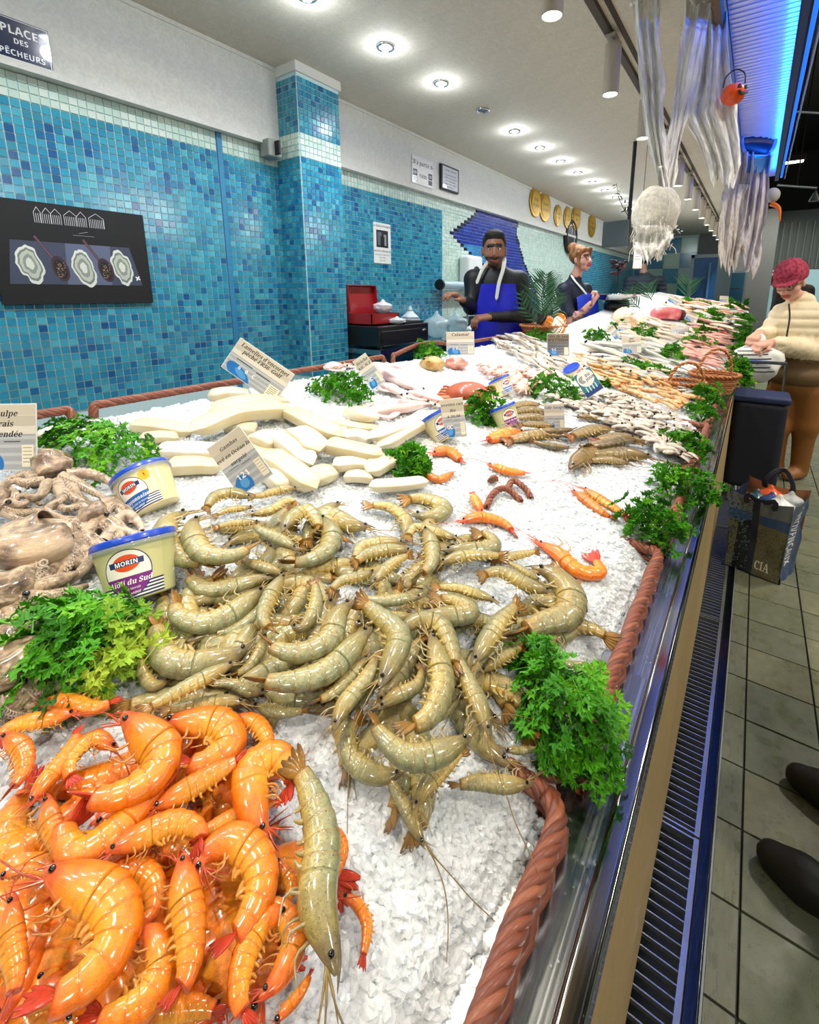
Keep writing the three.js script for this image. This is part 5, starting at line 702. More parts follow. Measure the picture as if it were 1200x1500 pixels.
[[601, 460, .14, .24, 'tall white plastic bag with printed lines standing by the red cash box', 0xf0f4f4, -2.03], [561, 443, .13, .09, 'crumpled white plastic bag in the open cash box lid', 0xf3e9ea, -1.96], [582, 478, .12, .05, 'folded white banknote-like paper sheaf on the cash drawer', 0xe8eef0, -1.85], [640, 470, .2, .2, 'clear plastic bag with pink contents on the back counter', 0xdfeef0, -1.93], [668, 468, .2, .19, 'knotted clear plastic bag beside the man in the blue apron', 0xd8eaec, -1.93], [690, 474, .14, .07, 'small white parcel on the steel worktop behind the man', 0xeef0ee, -1.93]].forEach(([u, v, w, h, l, c, x], i) => {
  const p = top(u, v, x); p.y = i === 1 ? bcT + .2 : i === 0 ? bcT + .002 : i === 2 ? bcT + .136 : bcT + .002; solo(i === 2 ? 'paper_sheaf' : 'plastic_bag', sack(w, h, w * .8, i * 7.3, i === 0 ? .35 : .3), i === 0 ? mat(0xffffff, .4, { map: stripeTex, transmission: .15 }) : mBag(c, i > 2 && i < 5 ? .6 : .2), l, i === 2 ? 'paper' : 'bag', p);
});
// taps, paper roll on the wall
{ const a = top(685, 440, -2.0); a.y = bcT; const g = thing('tall_tap', 'slim steel tap with a square arch behind the man', 'tap', a); part(g, 'spout', tube([V(0, 0, 0), V(0, .3, 0), V(0, .36, 0), V(0, .395, -.04), V(.02, .4, -.16), V(.02, .38, -.22)], .011, 40, 8), mChrome); part(g, 'base', cyl(V(0, 0, 0), V(0, .03, 0), .022), mChrome); }
{ const a = top(775, 430, -2.0); a.y = bcT; const g = thing('spray_tap', 'steel spring spray tap arching between the two sellers', 'tap', a); const path = [V(0, 0, 0), V(0, .3, 0), V(0, .42, -.06), V(.02, .47, -.22), V(.02, .42, -.36), V(.02, .28, -.38)]; part(g, 'hose', tube(path, .012, 40, 8), mDark); const c = new THREE.CatmullRomCurve3(path), q = []; for (let i = 0; i <= 300; i++) { const t = i / 300, p = c.getPointAt(t), T = c.getTangentAt(t), N = T.clone().cross(V(1, 0, 0)).normalize(); q.push(p.addScaledVector(N, Math.sin(t * 240) * .02).add(V(Math.cos(t * 240) * .02, 0, 0))); } part(g, 'spring', tube(q, .004, 600, 4), mChrome); part(g, 'base', cyl(V(0, 0, 0), V(0, .04, 0), .026), mChrome); }
{ const a = top(645, 417, WX + .07), b = top(712, 420, WX + .07), g = thing('paper_roll_bar', 'steel wrap-roll holder with a black end on the tiled wall', 'holder', a); b.sub(a); part(g, 'roll', cyl(V(0, 0, 0), b, .035), mat(0xa9c4d2, .25, { clearcoat: .5 })); part(g, 'end_cap', cyl(V(0, 0, .015), V(0, 0, -.006), .045), mBlack); part(g, 'bracket', box(-.06, .01, -.01, .01, b.z * .5, b.z * .5 - .02), mChrome); }
{ const p = top(690, 397, WX + .06), g = thing('towel_dispenser', 'white paper towel dispenser on the pale tiles behind the tap', 'dispenser', p); part(g, 'case', rbox(.11, .26, .26, .03, 3), mat(0xdfe5e2, .35)); part(g, 'roll_window', cyl(V(.05, -.02, 0), V(.062, -.02, 0), .06), mat(0x30383c, .3)); }

// ---- lamps, cloths and odd things hanging over the counter
const hung = (u, v, D) => camera.position.clone().addScaledVector(ray(u, v), D);
const texGauze = tex(256, 256, (u, v, x, y) => grey(255 * clamp(.86 + .5 * (tn(u, v * .12, 90, 51) - .5) + .5 * (tn(u, v, 24, 52) - .45) + .25 * (hsh(x, y >> 3, 53) - .5))), false);
const texCloth = tex(256, 256, (u, v, x, y) => { const g = 240 + 24 * (tn(u, v * .2, 60, 55) - .5) + 26 * (tn(u, v, 20, 56) - .5); return [g, g, g * .98]; });
const gauze = (c, a = 1) => mat(c, .9, { map: withRep(texCloth, 1.5, 1.5), alphaMap: withRep(texGauze, 1.5, 1.2), transparent: true, opacity: a, side: THREE.DoubleSide });
const mWeb = gauze(0xffffff), mWebGrey = gauze(0xcfc8cc);
function drape(rows, D, folds, amp, hem = 0, ph = 0) {          // rows of [leftU, rightU, v] from top to hem, hung at a depth, folded
  const nu = 34, nv = 48, g = new THREE.PlaneGeometry(1, 1, nu, nv), p = g.attributes.position, base = hung((rows[0][0] + rows[0][1]) / 2, rows[0][2], D); base.y = Math.min(base.y, CEIL - .012);
  for (let i = 0; i < p.count; i++) { const s = p.getX(i) + .5, t0 = .5 - p.getY(i), t = clamp(t0) * (rows.length - 1), k = Math.min(rows.length - 2, Math.floor(t)), f = t - k, L = rows[k].map((a, j) => a + (rows[k + 1][j] - a) * f); let v = L[2]; if (hem) { const e = sm(clamp((t0 - .55) / .45)); v += e * hem * (noise(s * 11 + ph, 3) * .6 + noise(s * 27 + ph, 7) * .5); } const u = L[0] + (L[1] - L[0]) * s + 2.2 * noise(s * 4 + ph, t0 * 7) * (s < .02 || s > .98 ? 1.8 : .4); const q = hung(u, v, D + amp * .45 * Math.sin(s * folds * 6.283 + ph + t0 * 1.3 + 2 * noise(s * 3, t0 * 2.5, ph)) + amp * 1.3 * noise(s * 4 + ph, t0 * 3) + amp * .25 * noise(s * 16, t0 * 9, ph)); q.y = Math.min(q.y, CEIL - .012); q.sub(base); p.setXYZ(i, q.x, q.y, q.z); }
  g.computeVertexNormals(); return [base, g];
}
{ const [b, g] = drape([[924, 972, -30], [928, 966, 40], [936, 972, 110], [946, 974, 180], [958, 980, 240], [964, 984, 275]], 1.8, 3, .03, 0, 1), t = thing('cobweb_ghost', 'white cobweb-cloth ghost with a bulging head hung on two strips', 'halloween ghost', b);
  part(t, 'strip', g, mWeb); const [b2, g2] = drape([[1004, 1046, -30], [1000, 1034, 40], [992, 1020, 110], [984, 1004, 180], [972, 992, 240], [964, 988, 275]], 1.8, 2, .025, 0, 4); part(t, 'strip', g2.translate(b2.x - b.x, b2.y - b.y, b2.z - b.z), mWeb);
  const h = hung(961, 312, 1.82).sub(b), s = new THREE.SphereGeometry(1, 36, 28), p = s.attributes.position; for (let i = 0; i < p.count; i++) { const x = p.getX(i), y = p.getY(i), z = p.getZ(i), r =   .088 * (1 + .12 * fbm(x * 3, y * 3, z * 3, 3)), cleft = 1 - .12 * Math.exp(-Math.pow((x - .1) * 5, 2)) * clamp(y + .3); p.setXYZ(i, x * r * .98 * cleft, y * r * 1.15, z * r * .9); } s.computeVertexNormals(); part(t, 'head', s, mat(0xf1efe6, .9, { map: withRep(texCloth, 2, 2), bumpMap: withRep(texGrain, 3, 3), bumpScale: .004 })).position.copy(h);
  const [b3, g3] = drape([[928, 990, 330], [930, 984, 350], [934, 976, 366], [944, 966, 380]], 1.78, 4, .03, 9, 2); part(t, 'hem', g3.translate(b3.x - b.x, b3.y - b.y, b3.z - b.z), mWeb, 'ragged hem');
  const fl = []; for (let i = 0; i < 170; i++) { const a = h.clone().add(V(rr(-.07, .07), rr(-.12, .07), rr(-.06, .07))), e = a.clone().add(V(rr(-.03, .03), rr(-.09, -.02), rr(-.02, .03))); fl.push(tube([a, a.clone().lerp(e, .5).add(V(rr(-.01, .01), 0, .01)), e], .0012, 5, 4)); } part(t, 'frayed_threads', merge(fl), mWeb).userData.kind = 'stuff';
}
{ const [b, g] = drape([[1024, 1066, -30], [1026, 1068, 60], [1016, 1074, 120], [1004, 1080, 165], [1020, 1086, 205], [1036, 1088, 245], [1044, 1080, 268]], 1.85, 4, .035, 16, 7); solo('cobweb_sheet', g, mWeb, 'broad white cobweb sheet draped along the brown beam', 'halloween cloth', b); }
{ const [b, g] = drape([[1000, 1030, -30], [1008, 1030, 60], [1012, 1028, 140]], 1.95, 3, .03, 6, 11); solo('cobweb_veil', g, gauze(0xe6e2d6, .7), 'thin see-through cobweb veil between the strips and the broad sheet', 'halloween cloth', b); }
{ const [b, g] = drape([[1084, 1130, 222], [1078, 1128, 262], [1066, 1124, 310], [1058, 1118, 350], [1054, 1112, 376], [1060, 1104, 388]], 3.55, 5, .05, 26, 3), t = thing('torn_ghost', 'torn grey-lilac ghost cloth hanging below the blue shutter', 'halloween ghost', b); part(t, 'cloth', g, mWebGrey); const [b2, g2] = drape([[1062, 1094, 270], [1056, 1088, 330], [1052, 1078, 384]], 3.5, 3, .03, 22, 9); part(t, 'cloth', g2.translate(b2.x - b.x, b2.y - b.y, b2.z - b.z), gauze(0xd9d2c8));
  const k = hung(1132, 286, 3.6).sub(b), s = new THREE.SphereGeometry(.05, 20, 16); s.scale(1, 1.1, .9); part(t, 'skull', s, mat(0xa9aaa4, .7)).position.copy(k); part(t, 'claw', tube([k.clone().add(V(.0, -.06, 0)), k.clone().add(V(.05, -.1, .02)), k.clone().add(V(.07, -.2, .02))], .02, 10, 7, .005), mat(0xd9701e, .5)); }
{ const p = hung(1074, 138, 1.78), g = thing('pumpkin_bucket', 'small orange pumpkin bucket with black grin hanging from the beam', 'bucket', p), R = .04, s = new THREE.SphereGeometry(1, 40, 26), q = s.attributes.position; for (let i = 0; i < q.count; i++) { const x = q.getX(i), y = q.getY(i), z = q.getZ(i), a = Math.atan2(z, x), e = 1 + .045 * Math.abs(Math.cos(a * 5)); q.setXYZ(i, x * R * e, Math.min(y, .78) * R * .98, z * R * e); } s.computeVertexNormals(); part(g, 'bucket', s, mat(0xf0520c, .35, { clearcoat: .4 })); const toCam = camFw.clone().negate().add(camRt.clone().multiplyScalar(.35)).normalize(), Q = new THREE.Quaternion().setFromUnitVectors(V(0, 0, 1), V(toCam.x, 0, toCam.z).normalize()); const f = new THREE.Group(); const face = (sh, x, y) => { const e = new THREE.ExtrudeGeometry(sh, { depth: .012, bevelEnabled: false }); e.scale(.7, .7, 1); e.translate(x * .7, y * .7, R * .86 - Math.abs(x) * .25); e.applyQuaternion(Q); return e; }; const tri = new THREE.Shape([new THREE.Vector2(-.011, 0), new THREE.Vector2(.011, 0), new THREE.Vector2(0, .018)]), gr = new THREE.Shape([[-.032, .008], [-.02, -.006], [-.008, -.011], [.008, -.011], [.02, -.006], [.032, .008], [.018, .003], [.01, -.002], [.005, .004], [-.005, .004], [-.01, -.002], [-.018, .003]].map(a => new THREE.Vector2(...a))); part(g, 'eye', face(tri, -.022, .012), mBlack); part(g, 'eye', face(tri, .022, .012), mBlack); part(g, 'grin', face(gr, 0, -.012), mBlack); part(g, 'handle', tube([V(-.036, .03, 0), V(-.03, .066, 0), V(0, .085, 0), V(.03, .066, 0), V(.036, .03, 0)], .0024, 24, 6), mBlack); }
// brown beam, ridged shutter box with blue strip light
struct('trim_6', metreUV(box(-.262, -.238, 2.47, 2.6, 1.6, -7)), mat(0x8a6a3a, .6));
{ const g = thing('roller_shutter', 'ridged metal shutter lit blue above the counter edge', 'shutter', V(0, 2.57, 0)), m = mat(0xb4b8bb, .3, { metalness: .6 }), sl = new THREE.CylinderGeometry(.02, .02, .27, 8, 1, false, 0, Math.PI); sl.rotateZ(Math.PI / 2); sl.scale(1, .5, 1); for (let z = -1.3; z > -6; z -= .042) { const s = part(g, 'slat', sl, m); s.position.set(-.1, 0, z); } part(g, 'backing', box(-.237, .06, .012, .03, -1.28, -6), mDark); }
{ const g = thing('blue_strip_light', 'long blue strip light in a clear channel along the shutter', 'strip light', V(.06, 2.5, -2.6)); part(g, 'tube', cyl(V(0, 0, 1.2), V(0, 0, -3.1), .009), new THREE.MeshStandardMaterial({ color: 0x2a6cff, emissive: 0x2f86ff, emissiveIntensity: .7 })); part(g, 'channel', merge([box(-.03, -.024, -.02, .045, 1.25, -3.1), box(.024, .03, -.02, .045, 1.25, -3.1)]), mat(0xdfe8ee, .15, { transmission: .6 })); part(g, 'rail', box(-.05, -.034, -.03, .03, 1.25, -3.1), mat(0x10206a, .3, { metalness: .5 }));
  const l = new THREE.RectAreaLight(0x1464ff, 40, 4.2, .05); l.name = 'strip_glow'; l.position.set(.0, 2.475, -3.55); l.rotation.set(Math.PI / 2, 0, 0); l.lookAt(-.1, 2.72, -3.55); scene.add(l); part(g, 'reflector', box(-.045, -.02, -.05, -.044, 1.2, -3.0), mat(0x2a4a8a, .3, { metalness: .6 })); }
{ const p = hung(1112, 205, 3.5), g = thing('convex_mirror', 'dark round mirror in a clear frame below the blue shutter', 'mirror', p), R = .15, Q = new THREE.Quaternion().setFromUnitVectors(V(0, 0, 1), camFw.clone().negate().add(V(.3, -.2, 0)).normalize()); const d = new THREE.SphereGeometry(R * 1.6, 30, 8, 0, 6.283, 0, .68); d.rotateX(Math.PI / 2); d.translate(0, 0, -R * 1.24); part(g, 'glass', d.scale(.9, .8, .5).applyQuaternion(Q), mat(0x2c2d30, .35, { metalness: .4 })); part(g, 'frame', new THREE.TorusGeometry(R * 1.02, .012, 8, 40).scale(1, .86, 1).applyQuaternion(Q), mat(0x9fc4e8, .15, { transmission: .5 })); part(g, 'panel', new THREE.BoxGeometry(.2, .13, .02).translate(.02, -.17, 0).applyQuaternion(Q), mat(0x4f94d8, .2, { metalness: .6 })); part(g, 'hanger', cyl(V(0, R * .8, 0), V(0, .42, -.02), .004), mBlack); }
// pole with a display box and a white notice
{ const a = hung(940, 118, 3.6), b = hung(921, 330, 3.6), p = b.clone(), g = thing('hanging_pole', 'black pole hanging from the ceiling with a dark display box', 'pole', p); a.x = p.x; a.z = p.z; a.y = CEIL; part(g, 'pole', cyl(V(0, -.06, 0), a.clone().sub(p), .014), mBlack); part(g, 'display_box', rbox(.2, .2, .06, .01, 2).translate(-.09, -.06, 0), mat(0x39464a, .5)); }
{ const p = hung(935, 374, 3.6), g = thing('hanging_notice', 'narrow white handwritten notice hanging at the pole', 'notice', p), Q = new THREE.Quaternion().setFromUnitVectors(V(0, 0, 1), V(-camFw.x, 0, -camFw.z).normalize()); part(g, 'sheet', rbox(.07, .2, .003, .001, 1).applyQuaternion(Q), mat(0xe9eaf2, .5)); const q = new THREE.PlaneGeometry(.066, .195); q.translate(0, 0, .0024); part(g, 'print', q.applyQuaternion(Q), mat(0xffffff, .5, { map: canvasTex(96, 256, (x, w, h) => { x.fillStyle = '#eceef6'; x.fillRect(0, 0, w, h); x.fillStyle = '#55607e'; for (let i = 0; i < 5; i++) x.fillRect(12, 60 + i * 26, 50 + hsh(i, 4) * 26, 4); }) })); part(g, 'string', cyl(V(0, .1, 0), V(0, CEIL - p.y, 0), .002), mBlack); }
{ const p = hung(921, 318, 3.6), g = thing('olive_twig', 'dark leafy twig sticking out from the black pole', 'twig', p), tip = hung(903, 268, 3.56).sub(p); part(g, 'stem', tube([V(0, 0, 0), tip.clone().multiplyScalar(.5).add(V(-.02, 0, 0)), tip], .003, 10, 5, .0015), mDark); const lf = slab([V(0, 0, 0), V(.02, .004, 0), V(.045, 0, 0)], .012, .002, { up: V(0, 1, 0), n: 6, m: 6, blunt: 2 }); for (let k = 0; k < 16; k++) { const m = part(g, 'leaf', lf, mat(0x1a2a18, .5)); m.position.copy(tip).multiplyScalar(.15 + .85 * k / 16); m.rotation.set(rr(-.6, .6), rr(0, 6.28), rr(-.4, .8)); } }

// ---- far end: door, posts, boards, pale wall, hall lamps
const zq = (u0, v0, u1, v1, z) => { const a = at(u0, v0, 'z', z), b = at(u1, v1, 'z', z); return [Math.min(a.x, b.x), Math.max(a.x, b.x), Math.min(a.y, b.y), Math.max(a.y, b.y)]; };
{ const [x0, x1, y0, y1] = zq(1018, 378, 1047, 445, -10.4), g = struct('door_1'); struct('door_leaf', box(x0, x1, 0, y1, -10.4, -10.46), mat(0x1e5f9c, .4), g); struct('door_frame', merge([box(x0 - .06, x0, 0, y1 + .06, -10.38, -10.5), box(x1, x1 + .06, 0, y1 + .06, -10.38, -10.5), box(x0 - .06, x1 + .06, y1, y1 + .06, -10.38, -10.5)]), mat(0x9fb4bf, .5), g); struct('rail', box((x0 + x1) / 2 + .05, (x0 + x1) / 2 + .08, .4, y1 - .1, -10.36, -10.4), mat(0x5c8fc0, .4), g); }
{ const [x0, x1] = zq(1008, 420, 1125, 445, -10.55); struct('wall_far', box(-1.05, x1, 0, 2.9, -10.55, -10.7), mat(0x6a7072, .8)); }
{ const [x0, x1, y0, y1] = zq(1056, 350, 1066, 445, -9.2); solo('steel_post', box(x0, x1, 0, 2.3, -9.2, -9.28), mat(0x56676c, .4, { metalness: .5 }), 'grey post beside the blue door at the end of the stall', 'post'); }
{ const q = zq(1068, 400, 1086, 446, -9.6), g = thing('blue_board', 'blue panel divided in two at the end of the stall', 'board', V(0, 0, 0)); part(g, 'panel', box(q[0], q[1], q[2], (q[2] + q[3]) / 2 - .01, -9.6, -9.64), mat(0x2f6c94, .5)); part(g, 'panel', box(q[0], q[1], (q[2] + q[3]) / 2 + .01, q[3], -9.6, -9.64), mat(0x3b7aa0, .5)); part(g, 'frame', box(q[0] - .03, q[1] + .03, 0, q[3] + .03, -9.645, -9.68), mat(0x8fa3a8, .5)); }
{ const q = zq(1126, 388, 1260, 600, -11), g = struct('wall_hall', box(q[0], q[1] + 1, 0, 1.85, -11, -11.1), mat(0x9fd0e0, .6)); const r = zq(1128, 325, 1260, 388, -11.05); struct('shutter_hall', box(r[0], r[1] + 1, 1.85, 2.9, -11, -11.1), mat(0x4a5556, .7)); for (let i = 0; i < 14; i++) part(g, 'rib', box(r[0] + i * .11, r[0] + .02 + i * .11, 1.87, 2.7, -10.97, -11), mat(0x5d6a66, .6)); }
[[1121, 398, 1136, 415, 0], [1134, 418, 1152, 434, 1]].forEach(([a, b, c, d, i]) => { const q = zq(a, b, c, d, -10.95), g = thing('hall_poster', i ? 'dark red poster on the pale blue wall behind the shopper' : 'black poster with small print on the pale blue wall', 'poster', V((q[0] + q[1]) / 2, (q[2] + q[3]) / 2, -10.97)); part(g, 'sheet', rbox(q[1] - q[0], q[3] - q[2], .01, .002, 1), mat(i ? 0x3a2226 : 0x121516, .5)); part(g, 'print', box(-(q[1] - q[0]) * .3, (q[1] - q[0]) * .3, .03, .08, .005, .009), mat(0xb9b9b0, .6)); });
const mHallGlow = new THREE.MeshStandardMaterial({ color: 0xffffff, emissive: 0xfff6e0, emissiveIntensity: 9 });
function hallLamp(p, cd, label, aim) { const g = thing('flood_lamp', label, 'lamp', p, 'flood lamps in the hall'); part(g, 'housing', rbox(.3, .1, .16, .02, 2).translate(0, .06, 0), mBlack); part(g, 'lens', box(-.12, .12, 0, .012, -.06, .06), mHallGlow); part(g, 'stem', cyl(V(0, .1, 0), V(0, 5 - p.y, 0), .012), mBlack); spotLight(p.clone().add(V(0, -.03, 0)), aim ?? V(p.x, 0, p.z), cd, 1.25, .5, 0xfff4e4, 5); }
hallLamp(hung(1163, 238, 7.2), HALL, 'bright floodlight glowing in the dark hall above the shopper');
for (const [x, z, s] of [[1.5, -1.2, 1], [1.5, 1.6, .9], [1.4, -3.6, 1], [3.6, -5, 1], [2.4, -9.4, .8]]) hallLamp(V(x, 3.9, z), HALL * s, 'floodlight hanging from the dark hall roof above the aisle');
[[1131, 161, 1210, 166, 6], [1138, 271, 1196, 275, 6.5]].forEach(([a, b, c, d, D], i) => { const p = hung(a, b, D), q = hung(c, d, D).sub(p); const g = thing('roof_pipe', i ? 'lower steel pipe with a small lamp in the dark hall' : 'upper steel pipe crossing the dark hall', 'pipe', p); part(g, 'pipe', cyl(V(0, 0, 0), q, .016), mat(0x9aa4aa, .3, { metalness: .8 })); part(g, 'bracket', cyl(q.clone().multiplyScalar(.5), q.clone().multiplyScalar(.5).setY(5 - p.y), .008), mBlack); if (i) part(g, 'lamp', new THREE.ConeGeometry(.07, .16, 14).translate(q.x, q.y - .1, q.z), mat(0x5d6a64, .5)); });

// strip lamps of the stall across the aisle
for (const z of [1.2, -1.4, -4.0, -6.6]) { const g = thing('stall_strip_lamp', 'long white strip lamp of the stall across the aisle', 'strip lamp', V(4.2, 2.75, z), 'strip lamps across the aisle'); part(g, 'tray', box(0, .06, -.06, .06, -.75, .75), mBlack); part(g, 'tube', cyl(V(-.02, 0, -.72), V(-.02, 0, .72), .02), mHallGlow); part(g, 'stem', cyl(V(.03, .06, 0), V(.03, 2.25, 0), .01), mBlack); const l = new THREE.RectAreaLight(0xfff6ea, ACROSS, 1.45, .12); l.name = 'strip_lamp_light'; l.position.set(4.15, 2.75, z); l.lookAt(0, 1.2, z); scene.add(l); }
// ================================================================ FAR HALF OF THE COUNTER
const mFish = wet(0xffffff, .28, { metalness: .15 });
function fishProto(L, dors, side, belly, i) {
  const g = new THREE.Group(), d = hex(dors), s = hex(side), b = hex(belly);
  part(g, 'body', slab([V(-L * .42, .014, 0), V(0, .02, .004), V(L * .36, .013, 0)], L * .2, L * .12, { up: V(0, 1, 0), e: .9, blunt: 1.9, n: 12, m: 12, taper: .62, color: (t, x, y) => mixc(x > 0 ? mixc(s, d, x) : mixc(s, b, -x), d, clamp(noise(t * 22 + i * 3, x * 8) * .5)) }), mFish);
  part(g, 'tail_fin', slab([V(L * .33, .013, 0), V(L * .4, .013, 0), V(L * .5, .013, 0)], L * .16, .004, { up: V(0, 1, 0), n: 5, m: 8, blunt: 20, taper: 1.8, color: () => d }), mFish);
  part(g, 'fin', slab([V(-L * .2, .016, L * .08), V(-L * .05, .016, L * .14), V(L * .1, .014, L * .09)], L * .05, .004, { up: V(0, 1, 0), n: 5, m: 6, color: () => d }), mFish);
  const e = part(g, 'eye', eyeGeo, mEye); e.position.set(-L * .34, .014 + L * .045, L * .02); e.scale.setScalar(L * .018); return g;
}
function filletProto(L, a, b, i) { const g = new THREE.Group(), A = hex(a), B = hex(b); part(g, 'fillet', slab([V(-L / 2, .012, 0), V(0, .017, .012 * (i - 1)), V(L / 2, .01, 0)], L * .3, .022, { up: V(0, 1, 0), e: .7, blunt: 3, n: 10, m: 10, taper: .55, color: (t, x) => mixc(A, B, clamp(.4 + .8 * noise(t * 9 + i * 4, x * 5))) }), mFlesh); return g; }
const silver = [fishProto(.3, '#5d6a70', '#9aa4a8', '#d8dad4', 0), fishProto(.34, '#4a5650', '#8a948c', '#d2d1c4', 1), fishProto(.27, '#6d6a58', '#a8a28a', '#d6d0c0', 2)];
const small = [fishProto(.15, '#4e5c66', '#a4aeb4', '#d8dad8', 3), fishProto(.13, '#5b5148', '#cbb9a4', '#f0e8dc', 4)];
const redF = [fishProto(.26, '#a82c2c', '#d8716a', '#f0c8bc', 5), fishProto(.3, '#b93a34', '#e08d80', '#f2d3c6', 6)];
const pinkF = [0, 1, 2].map(i => filletProto(.2, '#cf8f82', '#dfb6a8', i)), whiteF = [0, 1, 2].map(i => filletProto(.19, '#d8ccb8', '#c2a486', i)), tanF = [0, 1].map(i => filletProto(.16, '#d9a878', '#b98250', i));
scatter([[965, 552], [1000, 540], [1062, 545], [1056, 570], [1010, 582]], 60, small, .02, .3, .8, 'small_fish', 'small silvery fish in the pile around the handled baskets', 'fish', 'small silvery fish', [.9, 1.2]);
scatter([[868, 506], [930, 500], [985, 520], [988, 556], [940, 560], [880, 530]], 30, silver, .03, .5, .5, 'whole_fish', 'whole silver-grey fish lying on the ice among parsley tufts', 'fish', 'whole silver fish', [.9, 1.2]);
scatter([[1000, 512], [1040, 490], [1078, 494], [1076, 525], [1062, 546], [1012, 538]], 44, pinkF, .03, .4, .5, 'pink_fillet', 'long pale pink fish fillet in the rows beside the parsley edge', 'fillet', 'pink fillets', [.9, 1.3]);
scatter([[895, 486], [935, 466], [1000, 480], [1010, 500], [960, 505], [900, 500]], 40, whiteF, .03, .2, .9, 'white_fillet', 'white fish fillet between the large shells and the tuna block', 'fillet', 'white fillets', [1, 1.4]);
scatter([[1020, 478], [1052, 486], [1060, 496], [1030, 492]], 7, redF, .03, .5, .3, 'red_fish', 'red fish lying among the pale fillets', 'fish', 'red fish', [.8, 1.1]);
scatter([[985, 450], [1030, 440], [1092, 438], [1094, 470], [1070, 492], [1020, 478]], 90, [...whiteF, ...pinkF, ...tanF, ...silver], .05, .4, 1.4, 'distant_fish', 'fish or fillet laid out at the far end of the counter', 'fish', 'distant fish and fillets', [1.1, 1.7]);
scatter([[858, 520], [880, 512], [890, 540], [866, 548]], 14, whiteF, .02, .4, .8, 'white_fillet', 'white fish fillet beside the tan langoustine tails', 'fillet', 'white fillets by the tails', [.7, 1]);
scatter([[820, 522], [858, 520], [862, 548], [838, 552]], 18, tanF, .02, .4, 1.2, 'shellfish_piece', 'tan shellfish piece behind the blue-green card', 'shellfish', 'tan shellfish pieces', [.5, .8]);
// scallop-like large shells, scale pan, tuna
const shellGeo = (() => { const g = new THREE.SphereGeometry(1, 40, 12, 0, 6.283, 0, 1.25), p = g.attributes.position; for (let i = 0; i < p.count; i++) { const x = p.getX(i), y = p.getY(i), z = p.getZ(i), a = Math.atan2(z, x), r = 1 + .05 * Math.cos(a * 16) * (1 - y); p.setXYZ(i, x * r, y * .45, z * r); } g.computeVertexNormals(); return g; })();
[[910, 456, .1, .9, 'upright half shell with an orange inside beside the steel scale pan'], [934, 462, .09, .5, 'second half shell leaning behind the first'], [922, 466, .08, 1.4, 'open pale shell in front of the tuna block']].forEach(([u, v, R, t, l], i) => { const p = onBed(u, v + 8, .05), g = thing('large_shell', l, 'shell', p); const m = part(g, 'shell', paint(shellGeo.clone(), (x, y, z) => mixc(hex('#e8d2b4'), hex('#c98a4a'), clamp(.3 + .5 * Math.sin(y * 26) * .5 + .3 * noise(x * 4, z * 4)))), wet(0xffffff, .45)); m.scale.setScalar(R); m.rotation.set(t, i * .8, .4); const n = part(g, 'flesh', paint(new THREE.SphereGeometry(R * .55, 20, 14).scale(1, .35, 1), (x, y, z) => mixc(hex('#e99a4a'), hex('#f2dcc0'), clamp(.5 + noise(x * 40, z * 40)))), mFlesh); n.rotation.set(t, i * .8, .4); });
{ const p = onBed(903, 452, .02), g = thing('scale_pan', 'shallow steel scale pan behind the large shells', 'pan', p); part(g, 'pan', lathe([[0, 0], [.12, .004], [.19, .035], [.215, .075], [.222, .08], [.215, .084], [.185, .045], [.12, .012], [0, .008]], 44).translate(0, .06, 0), mSteel); part(g, 'base', lathe([[0, 0], [.12, 0], [.12, .05], [.06, .062], [0, .062]], 28), mBlack); }
{ const p = onBed(975, 468, .0), g = thing('tuna_block', 'thick pink-red block of tuna on the ice', 'tuna', p), T = (t, x, y) => mixc(hex('#c8505a'), hex('#e99a98'), clamp(.35 + .9 * noise(t * 5, x * 3 + y * 2) + .3 * Math.sin(t * 30 + x * 4) * .3)); const D = depthOf(p) / F, L = 46 * D; part(g, 'block', slab([V(-L / 2, L * .16, 0), V(0, L * .2, 0), V(L / 2, L * .14, .02)], L * .46, L * .38, { up: V(0, 1, 0), e: .55, blunt: 5, color: T }), mFlesh); part(g, 'skin', slab([V(L * .42, L * .14, .02), V(L * .46, L * .14, .02), V(L * .49, L * .14, .02)], L * .44, L * .34, { up: V(0, 1, 0), e: .6, blunt: 30, color: () => hex('#4a3a40') }), mFlesh, 'dark skin edge'); g.rotation.y = yaw; }
// ---- wicker baskets
function basket(p, R, H, label, handle, tilt = 0, ry = 0) {
  const g = thing('wicker_basket', label, 'basket', p), mB = [0xb0703a, 0x9c5e2e, 0xc4874c].map(c => mat(c, .5, { clearcoat: .2 })), n = 9;
  for (let k = 0; k < n; k++) { const q = [], r = R * (.72 + .28 * k / (n - 1)), m = 36; for (let i = 0; i < m; i++) { const a = i / m * 6.283, o = ((i + k) % 2 ? .0025 : -.0025); q.push(V(Math.cos(a) * (r + o), H * k / (n - 1), Math.sin(a) * (r + o))); } part(g, 'weave', tube(q, H / n * .62, m * 2, 5, undefined, true), mB[k % 3]); }
  part(g, 'base', new THREE.CylinderGeometry(R * .72, R * .72, .008, 24), mB[1]);
  const q = []; for (let i = 0; i < 30; i++) { const a = i / 30 * 6.283; q.push(V(Math.cos(a) * R * 1.02, H, Math.sin(a) * R * 1.02)); } ropeStrands(q, .005, .005, 2, .04, true).forEach((t, k) => part(g, 'rim', t, mB[k]));
  if (handle) { const h = []; for (let i = 0; i <= 12; i++) { const a = i / 12 * Math.PI; h.push(V(Math.cos(a) * R, H + Math.sin(a) * R * 1.15, 0)); } ropeStrands(h, .004, .0048, 2, .04).forEach((t, k) => part(g, 'handle', t, mB[k + 1])); }
  g.rotation.set(0, ry, 0); g.rotateX(tilt); return g;
}
